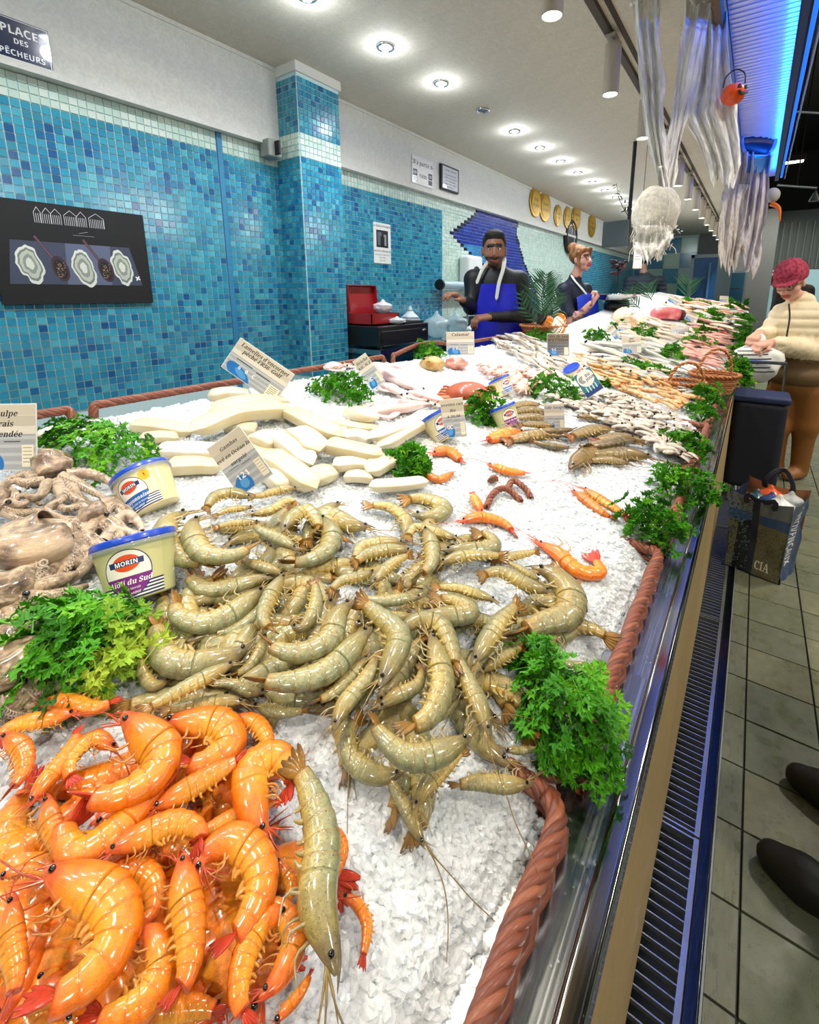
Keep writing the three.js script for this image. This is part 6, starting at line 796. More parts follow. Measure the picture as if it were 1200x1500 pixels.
basket(onBed(1004, 574, .005), .085, .05, 'small orange wicker basket with a hoop handle behind the tan tails', true, 0, yaw);
basket(onBed(1044, 572, .0), .115, .09, 'wider wicker basket with a hoop handle at the counter edge', true, 0, yaw + .3);
const jb = onBed(795, 496, .0); basket(jb, .15, .09, 'large wicker basket holding jars in front of the palm fronds', false, 0, yaw);
{ const jar = (p, l, rot) => { const g = thing('soup_jar', l, 'jar', p), R = .05, H = .17; part(g, 'glass', lathe([[0, 0], [R * .95, 0], [R, .008], [R, H * .78], [R * .8, H * .88], [R * .8, H * .92], [0, H * .92]], 30), mat(0xc8761e, .12, { clearcoat: 1 })); const lb = new THREE.CylinderGeometry(R * 1.012, R * 1.012, H * .5, 26, 1, true, -1.3, 2.6); lb.translate(0, H * .36, 0); part(g, 'label', lb, mat(0xffffff, .5, { map: canvasTex(256, 160, (x, w, h) => { x.fillStyle = '#efe8d4'; x.fillRect(0, 0, w, h); x.fillStyle = '#2a241c'; x.font = 'italic bold 34px serif'; x.textAlign = 'center'; x.fillText('Soupe de', w / 2, 60); x.fillText('poissons', w / 2, 100); for (let i = 0; i < 8; i++) x.fillRect(30 + i * 26, 124, 14, 22); }) })); part(g, 'lid', lathe([[0, H * .9], [R * .86, H * .9], [R * .86, H * 1.0], [R * .8, H * 1.02], [0, H * 1.02]], 26), mat(0x2a2018, .35)); g.rotation.set(...rot, 'YXZ'); return g; };
  jar(jb.clone().add(V(.13, .045, .02)), 'orange fish soup jar lying tilted in the wicker basket', [.2, yaw, .95]); jar(jb.clone().add(V(.03, .05, -.06)), 'second amber jar half hidden in the wicker basket', [-.3, yaw + .5, -.9]); }
// ---- palm fronds, green leaves
const mPalm = [0x14502a, 0x1b6232, 0x0f3f22].map(c => mat(c, .45, { side: THREE.DoubleSide, transmission: .1 }));
const blade = (() => { const g = new THREE.PlaneGeometry(.012, 1, 2, 6), p = g.attributes.position; for (let i = 0; i < p.count; i++) { const y = p.getY(i) + .5, w = Math.sin(Math.min(1, y * 1.15 + .1) * 2.9); p.setXYZ(i, p.getX(i) * Math.max(.08, w), y, -.1 * y * y + Math.abs(p.getX(i)) * .5); } g.computeVertexNormals(); return g; })();
function frond(u0, v0, u1, v1, D, n, len, label) { const a = hung(u0, v0, D), b = hung(u1, v1, D).sub(a), g = thing('palm_frond', label, 'palm leaf', a), d = b.clone().normalize(), side = d.clone().cross(camFw).normalize(), mid = b.clone().multiplyScalar(.5).addScaledVector(side, .03), c = new THREE.CatmullRomCurve3([V(0, 0, 0), mid, b]); part(g, 'rib', tube([V(0, 0, 0), mid, b], .005, 14, 5, .0015), mPalm[0]); for (let k = 0; k < n; k++) for (const s of [-1, 1]) { const t = .12 + .88 * k / n, p = c.getPointAt(t), T = c.getTangentAt(t), dir = T.clone().multiplyScalar(.75).addScaledVector(side, s * .8).addScaledVector(camFw, rr(-.25, .1)).normalize(), Z = camFw.clone().negate(), X = dir.clone().cross(Z).normalize(); Z.crossVectors(X, dir); const m = part(g, 'leaflet', blade, mPalm[(k + (s > 0)) % 3]); m.position.copy(p); m.quaternion.setFromRotationMatrix(new THREE.Matrix4().makeBasis(X, dir, Z)); const l = len * (Math.sin(Math.PI * (.2 + .75 * t))) + .02; m.scale.set(1.1, l, l); } return g; }
frond(800, 472, 801, 400, 3.1, 16, .17, 'dark green palm frond standing between the two sellers');
frond(790, 474, 762, 425, 3.1, 7, .06, 'narrow yellow-edged palm blade leaning left from the jar basket');
frond(806, 474, 822, 428, 3.15, 10, .1, 'smaller palm frond behind the jar in the basket');
frond(938, 452, 922, 424, 4.4, 8, .14, 'dark green leaf spray beside the scale pan'); frond(1008, 440, 1012, 408, 6.2, 9, .26, 'broad green leaf spray in front of the checkered far wall'); frond(955, 440, 950, 416, 5.4, 8, .2, 'grass-like green spray behind the white price card');
{ const p = hung(906, 392, 4.6), g = thing('dark_bouquet', 'dark mauve dried flower head in front of the blue tiles', 'flowers', p); for (let k = 0; k < 26; k++) { const m = part(g, 'petal', eyeGeo, mat([0x3a1f2c, 0x52303c, 0x241820][k % 3], .7)); m.position.set(rr(-.06, .06), rr(-.07, .07), rr(-.05, .05)); m.scale.set(.024, .016, .024); } part(g, 'stem', cyl(V(0, 0, 0), V(.02, -.5, 0), .006), mDark); }
// ================================================================ PEOPLE
const vRt = V(camRt.x, 0, camRt.z).normalize(), vZ = V(-camFw.x, 0, -camFw.z).normalize();     // right and towards the viewer, level
function sdf(prims, cell, k) {             // smooth union of tapered capsules and ellipsoids -> smooth mesh (surface nets)
  const lo = V(1e9, 1e9, 1e9), hi = V(-1e9, -1e9, -1e9);
  for (const p of prims) { const r = p.e ? Math.max(p.e.x, p.e.y, p.e.z) : Math.max(p.ra, p.rb); for (const q of p.e ? [p.a] : [p.a, p.b]) { lo.min(q.clone().subScalar(r + cell * 3)); hi.max(q.clone().addScalar(r + cell * 3)); } }
  const nx = Math.ceil((hi.x - lo.x) / cell) + 1, ny = Math.ceil((hi.y - lo.y) / cell) + 1, nz = Math.ceil((hi.z - lo.z) / cell) + 1, S = new Float32Array(nx * ny * nz).fill(9), W = new Float32Array(nx * ny * nz), I = new Int16Array(nx * ny * nz).fill(-1), best = new Float32Array(nx * ny * nz).fill(9);
  const acc = new Float32Array(nx * ny * nz), cut = [];
  prims.forEach((p, pi) => {
    const r = (p.e ? Math.max(p.e.x, p.e.y, p.e.z) : Math.max(p.ra, p.rb)) + k * 3 + cell * 2, A = p.a, B = p.e ? p.a : p.b, m = A.clone().min(B).subScalar(r), M = A.clone().max(B).addScalar(r);
    const i0 = Math.max(0, Math.floor((m.x - lo.x) / cell)), i1 = Math.min(nx - 1, Math.ceil((M.x - lo.x) / cell)), j0 = Math.max(0, Math.floor((m.y - lo.y) / cell)), j1 = Math.min(ny - 1, Math.ceil((M.y - lo.y) / cell)), l0 = Math.max(0, Math.floor((m.z - lo.z) / cell)), l1 = Math.min(nz - 1, Math.ceil((M.z - lo.z) / cell));
    const dx = B.x - A.x, dy = B.y - A.y, dz = B.z - A.z, dd = dx * dx + dy * dy + dz * dz || 1;
    for (let l = l0; l <= l1; l++) for (let j = j0; j <= j1; j++) for (let i = i0; i <= i1; i++) {
      const x = lo.x + i * cell - A.x, y = lo.y + j * cell - A.y, z = lo.z + l * cell - A.z; let d;
      if (p.e) { const q = Math.hypot(x / p.e.x, y / p.e.y, z / p.e.z), g = Math.hypot(x / p.e.x ** 2, y / p.e.y ** 2, z / p.e.z ** 2); d = g > 1e-6 ? q * (q - 1) / g : -Math.min(p.e.x, p.e.y, p.e.z); }
      else { const t = clamp((x * dx + y * dy + z * dz) / dd); const X = x - dx * t, Y = y - dy * t, Z = (z - dz * t) / (p.flat ?? 1); d = Math.hypot(X, Y, Z) - (p.ra + (p.rb - p.ra) * t); }
      if (p.cut) d = Math.max(d, p.cut(x + A.x, y + A.y, z + A.z));
      const id = (l * ny + j) * nx + i; acc[id] += Math.exp(-d / k); if (d < best[id]) { best[id] = d; I[id] = pi; }
    }
  });
  for (let i = 0; i < S.length; i++) S[i] = acc[i] > 0 ? -k * Math.log(acc[i]) : 9;
  const vid = new Int32Array(S.length).fill(-1), pos = [], col = [], idx = [], cs = [[0, 0, 0], [1, 0, 0], [0, 1, 0], [1, 1, 0], [0, 0, 1], [1, 0, 1], [0, 1, 1], [1, 1, 1]], es = [[0, 1], [2, 3], [4, 5], [6, 7], [0, 2], [1, 3], [4, 6], [5, 7], [0, 4], [1, 5], [2, 6], [3, 7]], at3 = (i, j, l) => (l * ny + j) * nx + i;
  for (let l = 0; l < nz - 1; l++) for (let j = 0; j < ny - 1; j++) for (let i = 0; i < nx - 1; i++) {
    const v = cs.map(c => S[at3(i + c[0], j + c[1], l + c[2])]); let neg = 0; for (const a of v) if (a < 0) neg++; if (!neg || neg === 8) continue;
    let x = 0, y = 0, z = 0, n = 0; for (const [a, b] of es) if ((v[a] < 0) !== (v[b] < 0)) { const t = v[a] / (v[a] - v[b]); x += cs[a][0] + (cs[b][0] - cs[a][0]) * t; y += cs[a][1] + (cs[b][1] - cs[a][1]) * t; z += cs[a][2] + (cs[b][2] - cs[a][2]) * t; n++; }
    vid[at3(i, j, l)] = pos.length / 3; const P = [lo.x + (i + x / n) * cell, lo.y + (j + y / n) * cell, lo.z + (l + z / n) * cell]; pos.push(...P);
    const pr = prims[I[at3(i + Math.round(x / n), j + Math.round(y / n), l + Math.round(z / n))]] ?? prims[0]; col.push(...(typeof pr.c === 'function' ? pr.c(...P) : pr.c));
  }
  for (let l = 1; l < nz - 1; l++) for (let j = 1; j < ny - 1; j++) for (let i = 1; i < nx - 1; i++) {
    const s = S[at3(i, j, l)] < 0; const quad = (a, b, c, d, f) => { if (a < 0 || b < 0 || c < 0 || d < 0) return; f ? idx.push(a, b, c, a, c, d) : idx.push(a, c, b, a, d, c); };
    if (s !== S[at3(i + 1, j, l)] < 0) quad(vid[at3(i, j - 1, l - 1)], vid[at3(i, j, l - 1)], vid[at3(i, j, l)], vid[at3(i, j - 1, l)], s);
    if (s !== S[at3(i, j + 1, l)] < 0) quad(vid[at3(i - 1, j, l - 1)], vid[at3(i - 1, j, l)], vid[at3(i, j, l)], vid[at3(i, j, l - 1)], s);
    if (s !== S[at3(i, j, l + 1)] < 0) quad(vid[at3(i - 1, j - 1, l)], vid[at3(i, j - 1, l)], vid[at3(i, j, l)], vid[at3(i - 1, j, l)], s);
  }
  const g = new THREE.BufferGeometry(); g.setAttribute('position', new THREE.Float32BufferAttribute(pos, 3)); g.setAttribute('color', new THREE.Float32BufferAttribute(col, 3)); g.setIndex(idx); g.computeVertexNormals(); return g;
}
const cap = (a, b, ra, rb, c, flat) => ({ a, b, ra, rb, c, flat }), ell = (a, e, c, cut) => ({ a, e: V(...e), c, cut });
const noUV = g => { g.deleteAttribute('uv'); return g; };
const join = gs => mergeGeometries(gs.map(g => { if (g.attributes.uv) g.deleteAttribute('uv'); return g; }));
// head in its own frame: centre at eye height, face towards +z
function headPrims(skin, o = {}) {
  const lip = hex(o.lip ?? '#a85f52'), stub = o.stubble ? mixc(skin, hex('#2a1d18'), .62) : skin, br = hex(o.brow ?? '#20150f');
  const f = (x, y, z) => (z > .02 && y < -.045 && Math.abs(x) < .07 && o.stubble && !(Math.abs(x) < .024 && y > -.07 && y < -.052)) || (o.stubble && y < -.06) ? stub : skin;
  return [ell(V(0, .035, -.012), [.076, .092, .094], skin), ell(V(0, -.015, .018), [.067, .085, .074], f), ell(V(0, -.078, .028), [.046, .04, .05], f), ell(V(-.042, -.03, .045), [.026, .028, .03], f), ell(V(.042, -.03, .045), [.026, .028, .03], f),
    cap(V(0, .008, .088), V(0, -.032, .108), .008, .0135, skin), ell(V(-.012, -.036, .094), [.009, .008, .011], skin), ell(V(.012, -.036, .094), [.009, .008, .011], skin),
    cap(V(-.042, .026, .074), V(-.014, .028, .086), .008, .008, br), cap(V(.042, .026, .074), V(.014, .028, .086), .008, .008, br), cap(V(-.02, -.064, .086), V(.02, -.064, .086), .0065, .0065, lip), cap(V(-.015, -.073, .086), V(.015, -.073, .086), .007, .007, lip),
    ell(V(-.079, -.008, -.008), [.01, .031, .019], skin), ell(V(.079, -.008, -.008), [.01, .031, .019], skin), ...(o.beard ? [cap(V(-.02, -.053, .092), V(.02, -.053, .092), .007, .007, hex('#1c130f')), ell(V(0, -.1, .06), [.026, .018, .02], hex('#241812'))] : [])];
}
// hand: palm towards -y, fingers towards +x; curl 0..1
function handPrims(skin, curl, o = {}) {
  const P = [], c = skin, s = o.mirror ? -1 : 1; P.push(cap(V(0, 0, -.018), V(.07, 0, -.024), .017, .016, c), cap(V(0, 0, .018), V(.07, 0, .024), .017, .015, c), cap(V(.0, 0, 0), V(.072, .001, 0), .017, .016, c), cap(V(-.03, 0, 0), V(.0, 0, 0), .018, .021, c));
  const L = [.036, .042, .039, .03]; L.forEach((l, i) => { const z = s * (-.03 + i * .02); let p = V(.074, 0, z), a = -.25 - curl * .75, q; for (let k = 0; k < 3; k++) { const len = l * [1, .72, .56][k]; q = p.clone().add(V(Math.cos(a) * len, Math.sin(a) * len, (i - 1.5) * .002)); P.push(cap(p, q, .0092 - k * .0006, .0086 - k * .0007, c)); p = q; a -= curl * 1.15; } });
  let p = V(.012, -.006, s * -.03), q = V(.042, -.016 - curl * .012, s * -.05), r = V(.07, -.026 - curl * .02, s * (-.05 + curl * .018)); P.push(cap(p, q, .014, .0105, c), cap(q, r, .0105, .0085, c)); return P;
}
function place(g, pos, x, y, scale = 1) { const X = x.clone().normalize(), Y = y.clone().addScaledVector(X, -y.dot(X)).normalize(), Z = X.clone().cross(Y); g.applyMatrix4(new THREE.Matrix4().makeBasis(X, Y, Z).scale(V(scale, scale, scale)).setPosition(pos)); return g; }
const mBody = mat(0xffffff, .7, { vertexColors: true }), mSkinB = mat(0xffffff, .55, { vertexColors: true, sheen: .2 });
function person(label, base) { const g = thing('person', label, 'person', base); g.rotation.y = Math.atan2(vZ.x, vZ.z); const J = (u, v, dz = 0) => { const d = ray(u, v), c = camera.position, t = base.clone().addScaledVector(vZ, dz).sub(c).dot(vZ) / d.dot(vZ), p = c.clone().addScaledVector(d, t).sub(base); return V(p.dot(vRt), p.y, dz); }; return [g, J]; }
function addHead(g, body, c, euler, skin, o) { const Q = new THREE.Matrix4().makeRotationFromEuler(new THREE.Euler(...euler, 'YXZ')).setPosition(c); const h = sdf(headPrims(skin, o), .0042, .0055); h.applyMatrix4(Q); body.push(h); for (const s of [-1, 1]) { const e = part(g, 'eye', new THREE.SphereGeometry(.0115, 16, 12), mat(0xe8e2dc, .2)); e.position.copy(V(s * .029, .004, .074).applyMatrix4(Q)); const i = part(e, 'iris', new THREE.SphereGeometry(.0062, 12, 10), mEye); i.position.copy(V(s * .029 + (o.look ?? 0), .003, .0822).applyMatrix4(Q).sub(e.position)); } return Q; }
const glasses = (g, Q, c) => { const gs = []; for (const s of [-1, 1]) { const t = new THREE.TorusGeometry(.023, .0028, 6, 24); t.scale(1.1, .9, 1); t.translate(s * .031, 0, .094); gs.push(t, tube([V(s * .056, .004, .092), V(s * .078, .006, .04), V(s * .08, .0, -.01)], .0022, 8, 5)); } gs.push(tube([V(-.008, .004, .096), V(0, .007, .098), V(.008, .004, .096)], .0022, 6, 5)); const m = part(g, 'glasses', merge(gs), mat(c, .3)); m.applyMatrix4(Q); return m; };
const darkC = hex('#0d0f14'), navy = hex('#0f1730');
function legs(P, hipL, hipR, y0, c, shoe, kneeF = .02) { for (const h of [hipL, hipR]) { const k = V(h.x * 1.05, y0 + .48, h.z + kneeF), a = V(h.x * 1.1, y0 + .09, h.z - .01); P.push(cap(h, k, .088, .06, c), cap(k, a, .06, .046, c), cap(V(a.x, y0 + .045, a.z - .03), V(a.x, y0 + .04, a.z + .14), .045, .04, shoe)); } }
// ---- the man in the blue apron
{
  const hb = at(725, 366, 'z', -3.0), base = V(hb.x, .1, hb.z), [g, J] = person('man in a black top and blue apron with white straps, both hands raised before him', base), skin = hex('#9a6a52'), c = J(724, 367, .03), P = [], bodies = [];
  const sR = J(694, 409), sL = J(760, 411), eR = J(690, 450, .06), wR = J(679, 441, .27), eL = J(771, 463, .04), wL = J(718, 464, .24), pel = J(727, 510), chest = J(727, 425), nk = J(725, 394);
  P.push(ell(chest, [.165, .17, .105], darkC), ell(J(727, 462), [.15, .17, .1], darkC), ell(pel, [.16, .12, .105], darkC), cap(sR, sL, .062, .062, darkC), cap(nk, chest, .058, .07, darkC), cap(nk, c.clone().add(V(0, -.05, -.015)), .056, .052, skin), cap(sR, eR, .062, .048, darkC), cap(eR, wR, .047, .034, darkC), cap(sL, eL, .064, .05, darkC), cap(eL, wL, .048, .034, darkC));
  legs(P, V(-.09, .86, 0), V(.09, .86, 0), 0, hex('#15171c'), hex('#0c0c0c')); bodies.push(sdf(P, .0125, .014));
  const Q = addHead(g, bodies, c, [.02, -.08, 0], skin, { stubble: true, beard: true, look: -.003 });
  bodies.push(place(sdf(handPrims(skin, .42), .0038, .005), wR.clone().add(V(-.01, .008, .01)), V(-.75, .5, .45), V(.45, .8, -.2)), place(sdf(handPrims(skin, .6, { mirror: true }), .0038, .005), wL.clone().add(V(-.012, 0, .008)), V(-.95, -.1, .3), V(-.05, 1, .25)));
  part(g, 'body', join(bodies), mSkinB);
  const hc2 = (x, y, z) => mixc(hex('#0c0a09'), hex('#2a211c'), clamp(.3 + noise(x * 60, y * 60, z * 60))); const hair = sdf([ell(V(0, .05, -.02), [.084, .095, .1], hc2, (x, y, z) => .084 * clamp((z + .005) / .06) - .01 - y), ell(V(0, .1, .03), [.066, .034, .052], hc2)], .0045, .006); hair.applyMatrix4(Q); part(g, 'hair', hair, mBody);
  const sheet = (x0, x1, yA, yB, R, dz, n = 16, m = 14, narrow = 1) => { const q = new THREE.PlaneGeometry(1, 1, n, m), p = q.attributes.position; for (let i = 0; i < p.count; i++) { const s = p.getX(i) + .5, t = .5 - p.getY(i), w = narrow + (1 - narrow) * clamp(t * 2.2), x = (x0 + (x1 - x0) * s) * w, y = yA + (yB - yA) * t; p.setXYZ(i, x + chest.x, y, dz + R * Math.sqrt(Math.max(.02, 1 - (x / .24) ** 2)) + .006 * noise(x * 14, y * 9)); } q.computeVertexNormals(); return q; };
  const yb = J(725, 416).y, ya = .55; const mAp = mat(0x1a24c8, .45, { side: THREE.DoubleSide, clearcoat: .15 }); const ap = part(g, 'apron', join([sheet(-.19, .19, yb, ya, .118, .006, 20, 18, .62), sheet(-.19, .19, yb, ya, .113, .002, 20, 18, .62)]), mAp);
  const mSt = mat(0xdfe2da, .6); const stp = (pts, w) => part(ap, 'strap', slab(pts, w, .005, { up: V(0, 0, 1), n: 18, m: 8, blunt: 30 }), mat(0xdfe2da, .6, { vertexColors: true })); stp([J(698, 416, .125), J(706, 396, .105), J(714, 384, .075), J(717, 380, .03)], .022); stp([J(727, 440, .145), J(731, 415, .14), J(737, 395, .115), J(739, 380, .07), J(737, 376, .02)], .026);
}
// ---- the woman seller
{
  const hb = at(850, 382, 'x', -1.52), base = V(hb.x, .1, hb.z), [g, J] = person('woman seller in glasses, navy shirt and blue apron with a tattooed raised forearm', base), skin = hex('#d8a08c'), c = J(852, 380, .05), P = [], B = [];
  const nk = J(843, 406), ch = J(838, 435), sN = J(826, 425, .1), sF = J(858, 424, -.1), el = J(836, 474, .2), wr = J(866, 445, .26), eF = J(868, 465, -.05), wF = J(878, 480, .02), pel = J(842, 510);
  const tat = (x, y, z) => noise(x * 45, y * 45, z * 45) > .12 ? hex('#6d4f50') : skin;
  P.push(ell(ch, [.15, .18, .13], navy), ell(J(840, 478), [.15, .2, .13], navy), ell(pel, [.17, .14, .14], navy), cap(sN, sF, .068, .062, navy), cap(nk, ch, .055, .08, navy), cap(nk, c.clone().add(V(-.01, -.05, -.01)), .05, .048, skin), cap(sN, sN.clone().lerp(el, .72), .066, .06, navy), cap(sN.clone().lerp(el, .7), el, .052, .046, skin), cap(el, wr, .047, .032, tat), cap(sF, eF, .058, .045, navy), cap(eF, wF, .042, .032, skin));
  legs(P, V(-.09, .84, 0), V(.09, .84, 0), 0, hex('#1a1d26'), hex('#111111')); B.push(sdf(P, .0125, .014));
  const Q = addHead(g, B, c, [-.12, .62, .06], skin, { brow: '#5a3a22', lip: '#c24a5e' });
  B.push(place(sdf(handPrims(skin, .95), .004, .005), wr.clone().add(V(.012, .012, .006)), V(.55, .82, .15), V(.8, -.5, .3)));
  part(g, 'body', join(B), mSkinB);
  const hc = (x, y, z) => mixc(hex('#4a2a18'), hex('#a9713e'), clamp(.45 + .9 * noise(x * 40, y * 22, z * 40))); const hair = sdf([ell(V(0, .05, -.03), [.09, .098, .1], hc, (x, y, z) => .0 + z * .9 - y - .02), ell(V(-.03, .13, -.07), [.055, .05, .05], hc), cap(V(-.06, .08, .062), V(.05, .085, .075), .022, .02, hc), cap(V(.05, .085, .07), V(.07, .03, .06), .016, .008, hc), cap(V(-.075, .06, .03), V(-.08, -.07, .02), .022, .01, hc), cap(V(.078, .06, .02), V(.08, -.05, .01), .018, .008, hc)], .005, .006); hair.applyMatrix4(Q); part(g, 'hair', hair, mBody); glasses(g, Q, 0x0c0c0e);
  part(g, 'apron', slab([J(860, 428, .09), J(862, 455, .14), J(862, 485, .17), J(860, 520, .17), J(858, 560, .15)], .24, .012, { up: V(.35, 0, 1).normalize(), n: 16, m: 12, blunt: 30, color: () => [1, 1, 1] }), mat(0x1f3fd0, .45, { vertexColors: true })); part(g, 'strap', slab([J(836, 402, .06), J(843, 412, .1), J(852, 422, .13), J(860, 432, .14)], .022, .006, { up: V(.2, .2, 1), m: 8, blunt: 30 }), mat(0xdfe4dc, .6, { vertexColors: true }));
}
// ---- the shopper in the quilted jacket
{
  const fb = at(1155, 696, 'y', 0), base = V(fb.x, 0, fb.z), [g, J] = person('elderly shopper in red knitted cap and cream quilted jacket beside the counter', base), skin = hex('#d9a48c'), c = J(1158, 414, .06), P = [], B = [], br = hex('#7d4f1c'), sh = hex('#8a5d33');
  const nk = J(1174, 440, -.01), ch = J(1168, 478), el1 = J(1198, 515, .12), w1 = J(1130, 502, .2), s1 = J(1192, 462, .07), s2 = J(1146, 462, -.1), e2 = J(1128, 490, -.08), w2 = J(1112, 488, .1), pel = J(1166, 560);
  P.push(ell(ch, [.16, .19, .13], skin), ell(J(1168, 525), [.17, .2, .14], br), ell(pel, [.165, .13, .14], br), cap(nk, ch, .052, .07, skin), cap(nk, c.clone().add(V(.01, -.05, -.015)), .05, .046, skin), cap(s1, el1, .05, .042, skin), cap(el1, w1, .04, .03, skin), cap(s2, e2, .05, .04, skin), cap(e2, w2, .038, .03, skin));
  for (const [h, k, a] of [[J(1145, 575, -.05), J(1138, 625, 0), J(1134, 682, -.02)], [J(1182, 575, .05), J(1180, 625, .06), J(1172, 680, .06)]]) { P.push(cap(h, k, .098, .078, br), cap(k, a, .078, .06, br), cap(V(a.x + .01, .05, a.z), V(a.x - .12, .045, a.z + .05), .05, .042, sh)); }
  B.push(sdf(P, .0125, .014)); const Q = addHead(g, B, c, [.42, -1.0, .05], skin, { brow: '#8a6a58', lip: '#a9504a' });
  B.push(place(sdf(handPrims(skin, .75), .004, .005), w1.clone().add(V(-.02, .0, .0)), V(-.9, -.25, .1), V(-.2, .95, .2)), place(sdf(handPrims(skin, .7, { mirror: true }), .004, .005), w2.clone().add(V(-.01, -.005, .02)), V(-.8, -.45, .35), V(-.3, .85, .3)));
  part(g, 'body', join(B), mSkinB);
  // jacket: cream above, brown below, quilted in rows
  const cr = hex('#e8d9b4'), bn = hex('#6b5334'), yC = J(1168, 520).y, jc = (x, y, z) => y > yC ? cr : bn, JP = [ell(J(1168, 482), [.2, .215, .165], jc), ell(J(1170, 520), [.205, .17, .175], jc), ell(J(1170, 548), [.21, .12, .18], bn), cap(J(1172, 444, 0), J(1172, 458, 0), .086, .1, cr), cap(s1, el1, .086, .074, cr), cap(el1, J(1140, 504, .19), .074, .056, cr), cap(s2, e2, .082, .066, cr), cap(e2, J(1118, 489, .07), .064, .05, cr)];
  const jk = sdf(JP, .011, .014), p = jk.attributes.position, n = jk.attributes.normal, axis1 = J(1140, 504, .19).sub(el1), l1 = axis1.length(); axis1.normalize();
  for (let i = 0; i < p.count; i++) { const q = V(p.getX(i), p.getY(i), p.getZ(i)), t = q.clone().sub(el1).dot(axis1), dist = q.clone().sub(el1).addScaledVector(axis1, -t).length(), ph = t > 0 && t < l1 && dist < .1 ? t / .05 : q.y / .062, f = q.y < yC && !(t > 0 && dist < .1) ? 0 : Math.pow(Math.abs(Math.sin(ph * Math.PI)), .5) * .013 - .008 + .004 * noise(q.x * 30, q.y * 12, q.z * 30); p.setXYZ(i, q.x + n.getX(i) * f, q.y + n.getY(i) * f, q.z + n.getZ(i) * f); } jk.computeVertexNormals(); const jm = part(g, 'jacket', jk, mat(0xffffff, .55, { vertexColors: true, sheen: .3 })); part(jm, 'zip', tube([J(1156, 445, .16), J(1157, 465, .185), J(1153, 490, .2), J(1150, 512, .2)], .006, 14, 6), mat(0x2a1c14, .6));
  const hatC = (x, y, z) => mixc(hex('#8a2338'), hex('#b2465a'), clamp(.5 + noise(x * 90, y * 90, z * 90))); const hat = sdf([ell(V(0, .06, -.02), [.102, .108, .118], hatC, (x, y, z) => .022 - y + .1 * z), cap(V(-.062, .03, .075), V(.062, .03, .075), .016, .016, hatC), ell(V(0, .032, .105), [.068, .009, .05], hatC)], .0055, .007); hat.applyMatrix4(Q); part(g, 'cap', hat, mat(0xffffff, .95, { vertexColors: true, bumpMap: texGrain, bumpScale: .004 })); glasses(g, Q, 0x2a2024);
  const bp = w1.clone().lerp(w2, .5), bb = sack(.3, .36, .2, 3.3, .35); const wp = V(bp.x - .03, bp.y - .33, bp.z).applyAxisAngle(V(0, 1, 0), g.rotation.y).add(base); const bag = solo('carrier_bag', bb, mat(0xffffff, .45, { map: canvasTex(256, 256, (x, w, h) => { x.fillStyle = '#eef0ea'; x.fillRect(0, 0, w, h); x.strokeStyle = '#2c3034'; x.lineWidth = 4; for (let k = 0; k < 2; k++) for (let i = 0; i < 7; i++) { x.beginPath(); x.moveTo(20 + k * 128, 90 + i * 14); x.lineTo(80 + k * 128 + 20 * hsh(i, k), 80 + i * 14); x.stroke(); } }) }), 'white plastic carrier bag with dark print held by the shopper', 'bag', wp);
}
// ---- person seen from behind at the far end
{
  const b0 = hung(940, 430, 8), base = V(b0.x, 0, b0.z), [g, J] = person('person in a dark grey puffer jacket seen from behind at the far end', base), gr = hex('#333f4c'), P = [], hair = hex('#171213'), ch = J(944, 418);
  base.y = 0; const c = J(942, 378); P.push(ell(ch, [.2, .22, .16], gr), ell(J(944, 440), [.2, .2, .16], gr), ell(V(ch.x, .95, 0), [.19, .16, .15], gr), cap(J(925, 412), J(965, 412), .09, .09, gr), cap(J(922, 412), J(916, 442), .085, .07, gr), cap(J(968, 412), J(972, 442), .085, .07, gr), cap(J(916, 442), J(925, 455, .1), .065, .05, gr), cap(J(972, 442), J(962, 455, .1), .065, .05, gr), cap(J(943, 402), J(942, 390), .06, .055, hex('#c99a86')), ell(c, [.08, .11, .095], hex('#c99a86'))); legs(P, V(ch.x - .09, .85, 0), V(ch.x + .09, .85, 0), 0, hex('#20242c'), hex('#111111')); const bg = sdf(P, .014, .014); const p = bg.attributes.position, n = bg.attributes.normal; for (let i = 0; i < p.count; i++) { const y = p.getY(i); if (y > .9 && y < c.y - .12) { const f = Math.pow(Math.abs(Math.sin(y / .07 * Math.PI)), .5) * .014 - .008; p.setXYZ(i, p.getX(i) + n.getX(i) * f, y, p.getZ(i) + n.getZ(i) * f); } } bg.computeVertexNormals(); part(g, 'body', bg, mBody); part(g, 'hair', sdf([ell(c.clone().add(V(0, .02, .02)), [.1, .125, .11], hair)], .007, .006), mBody);
}
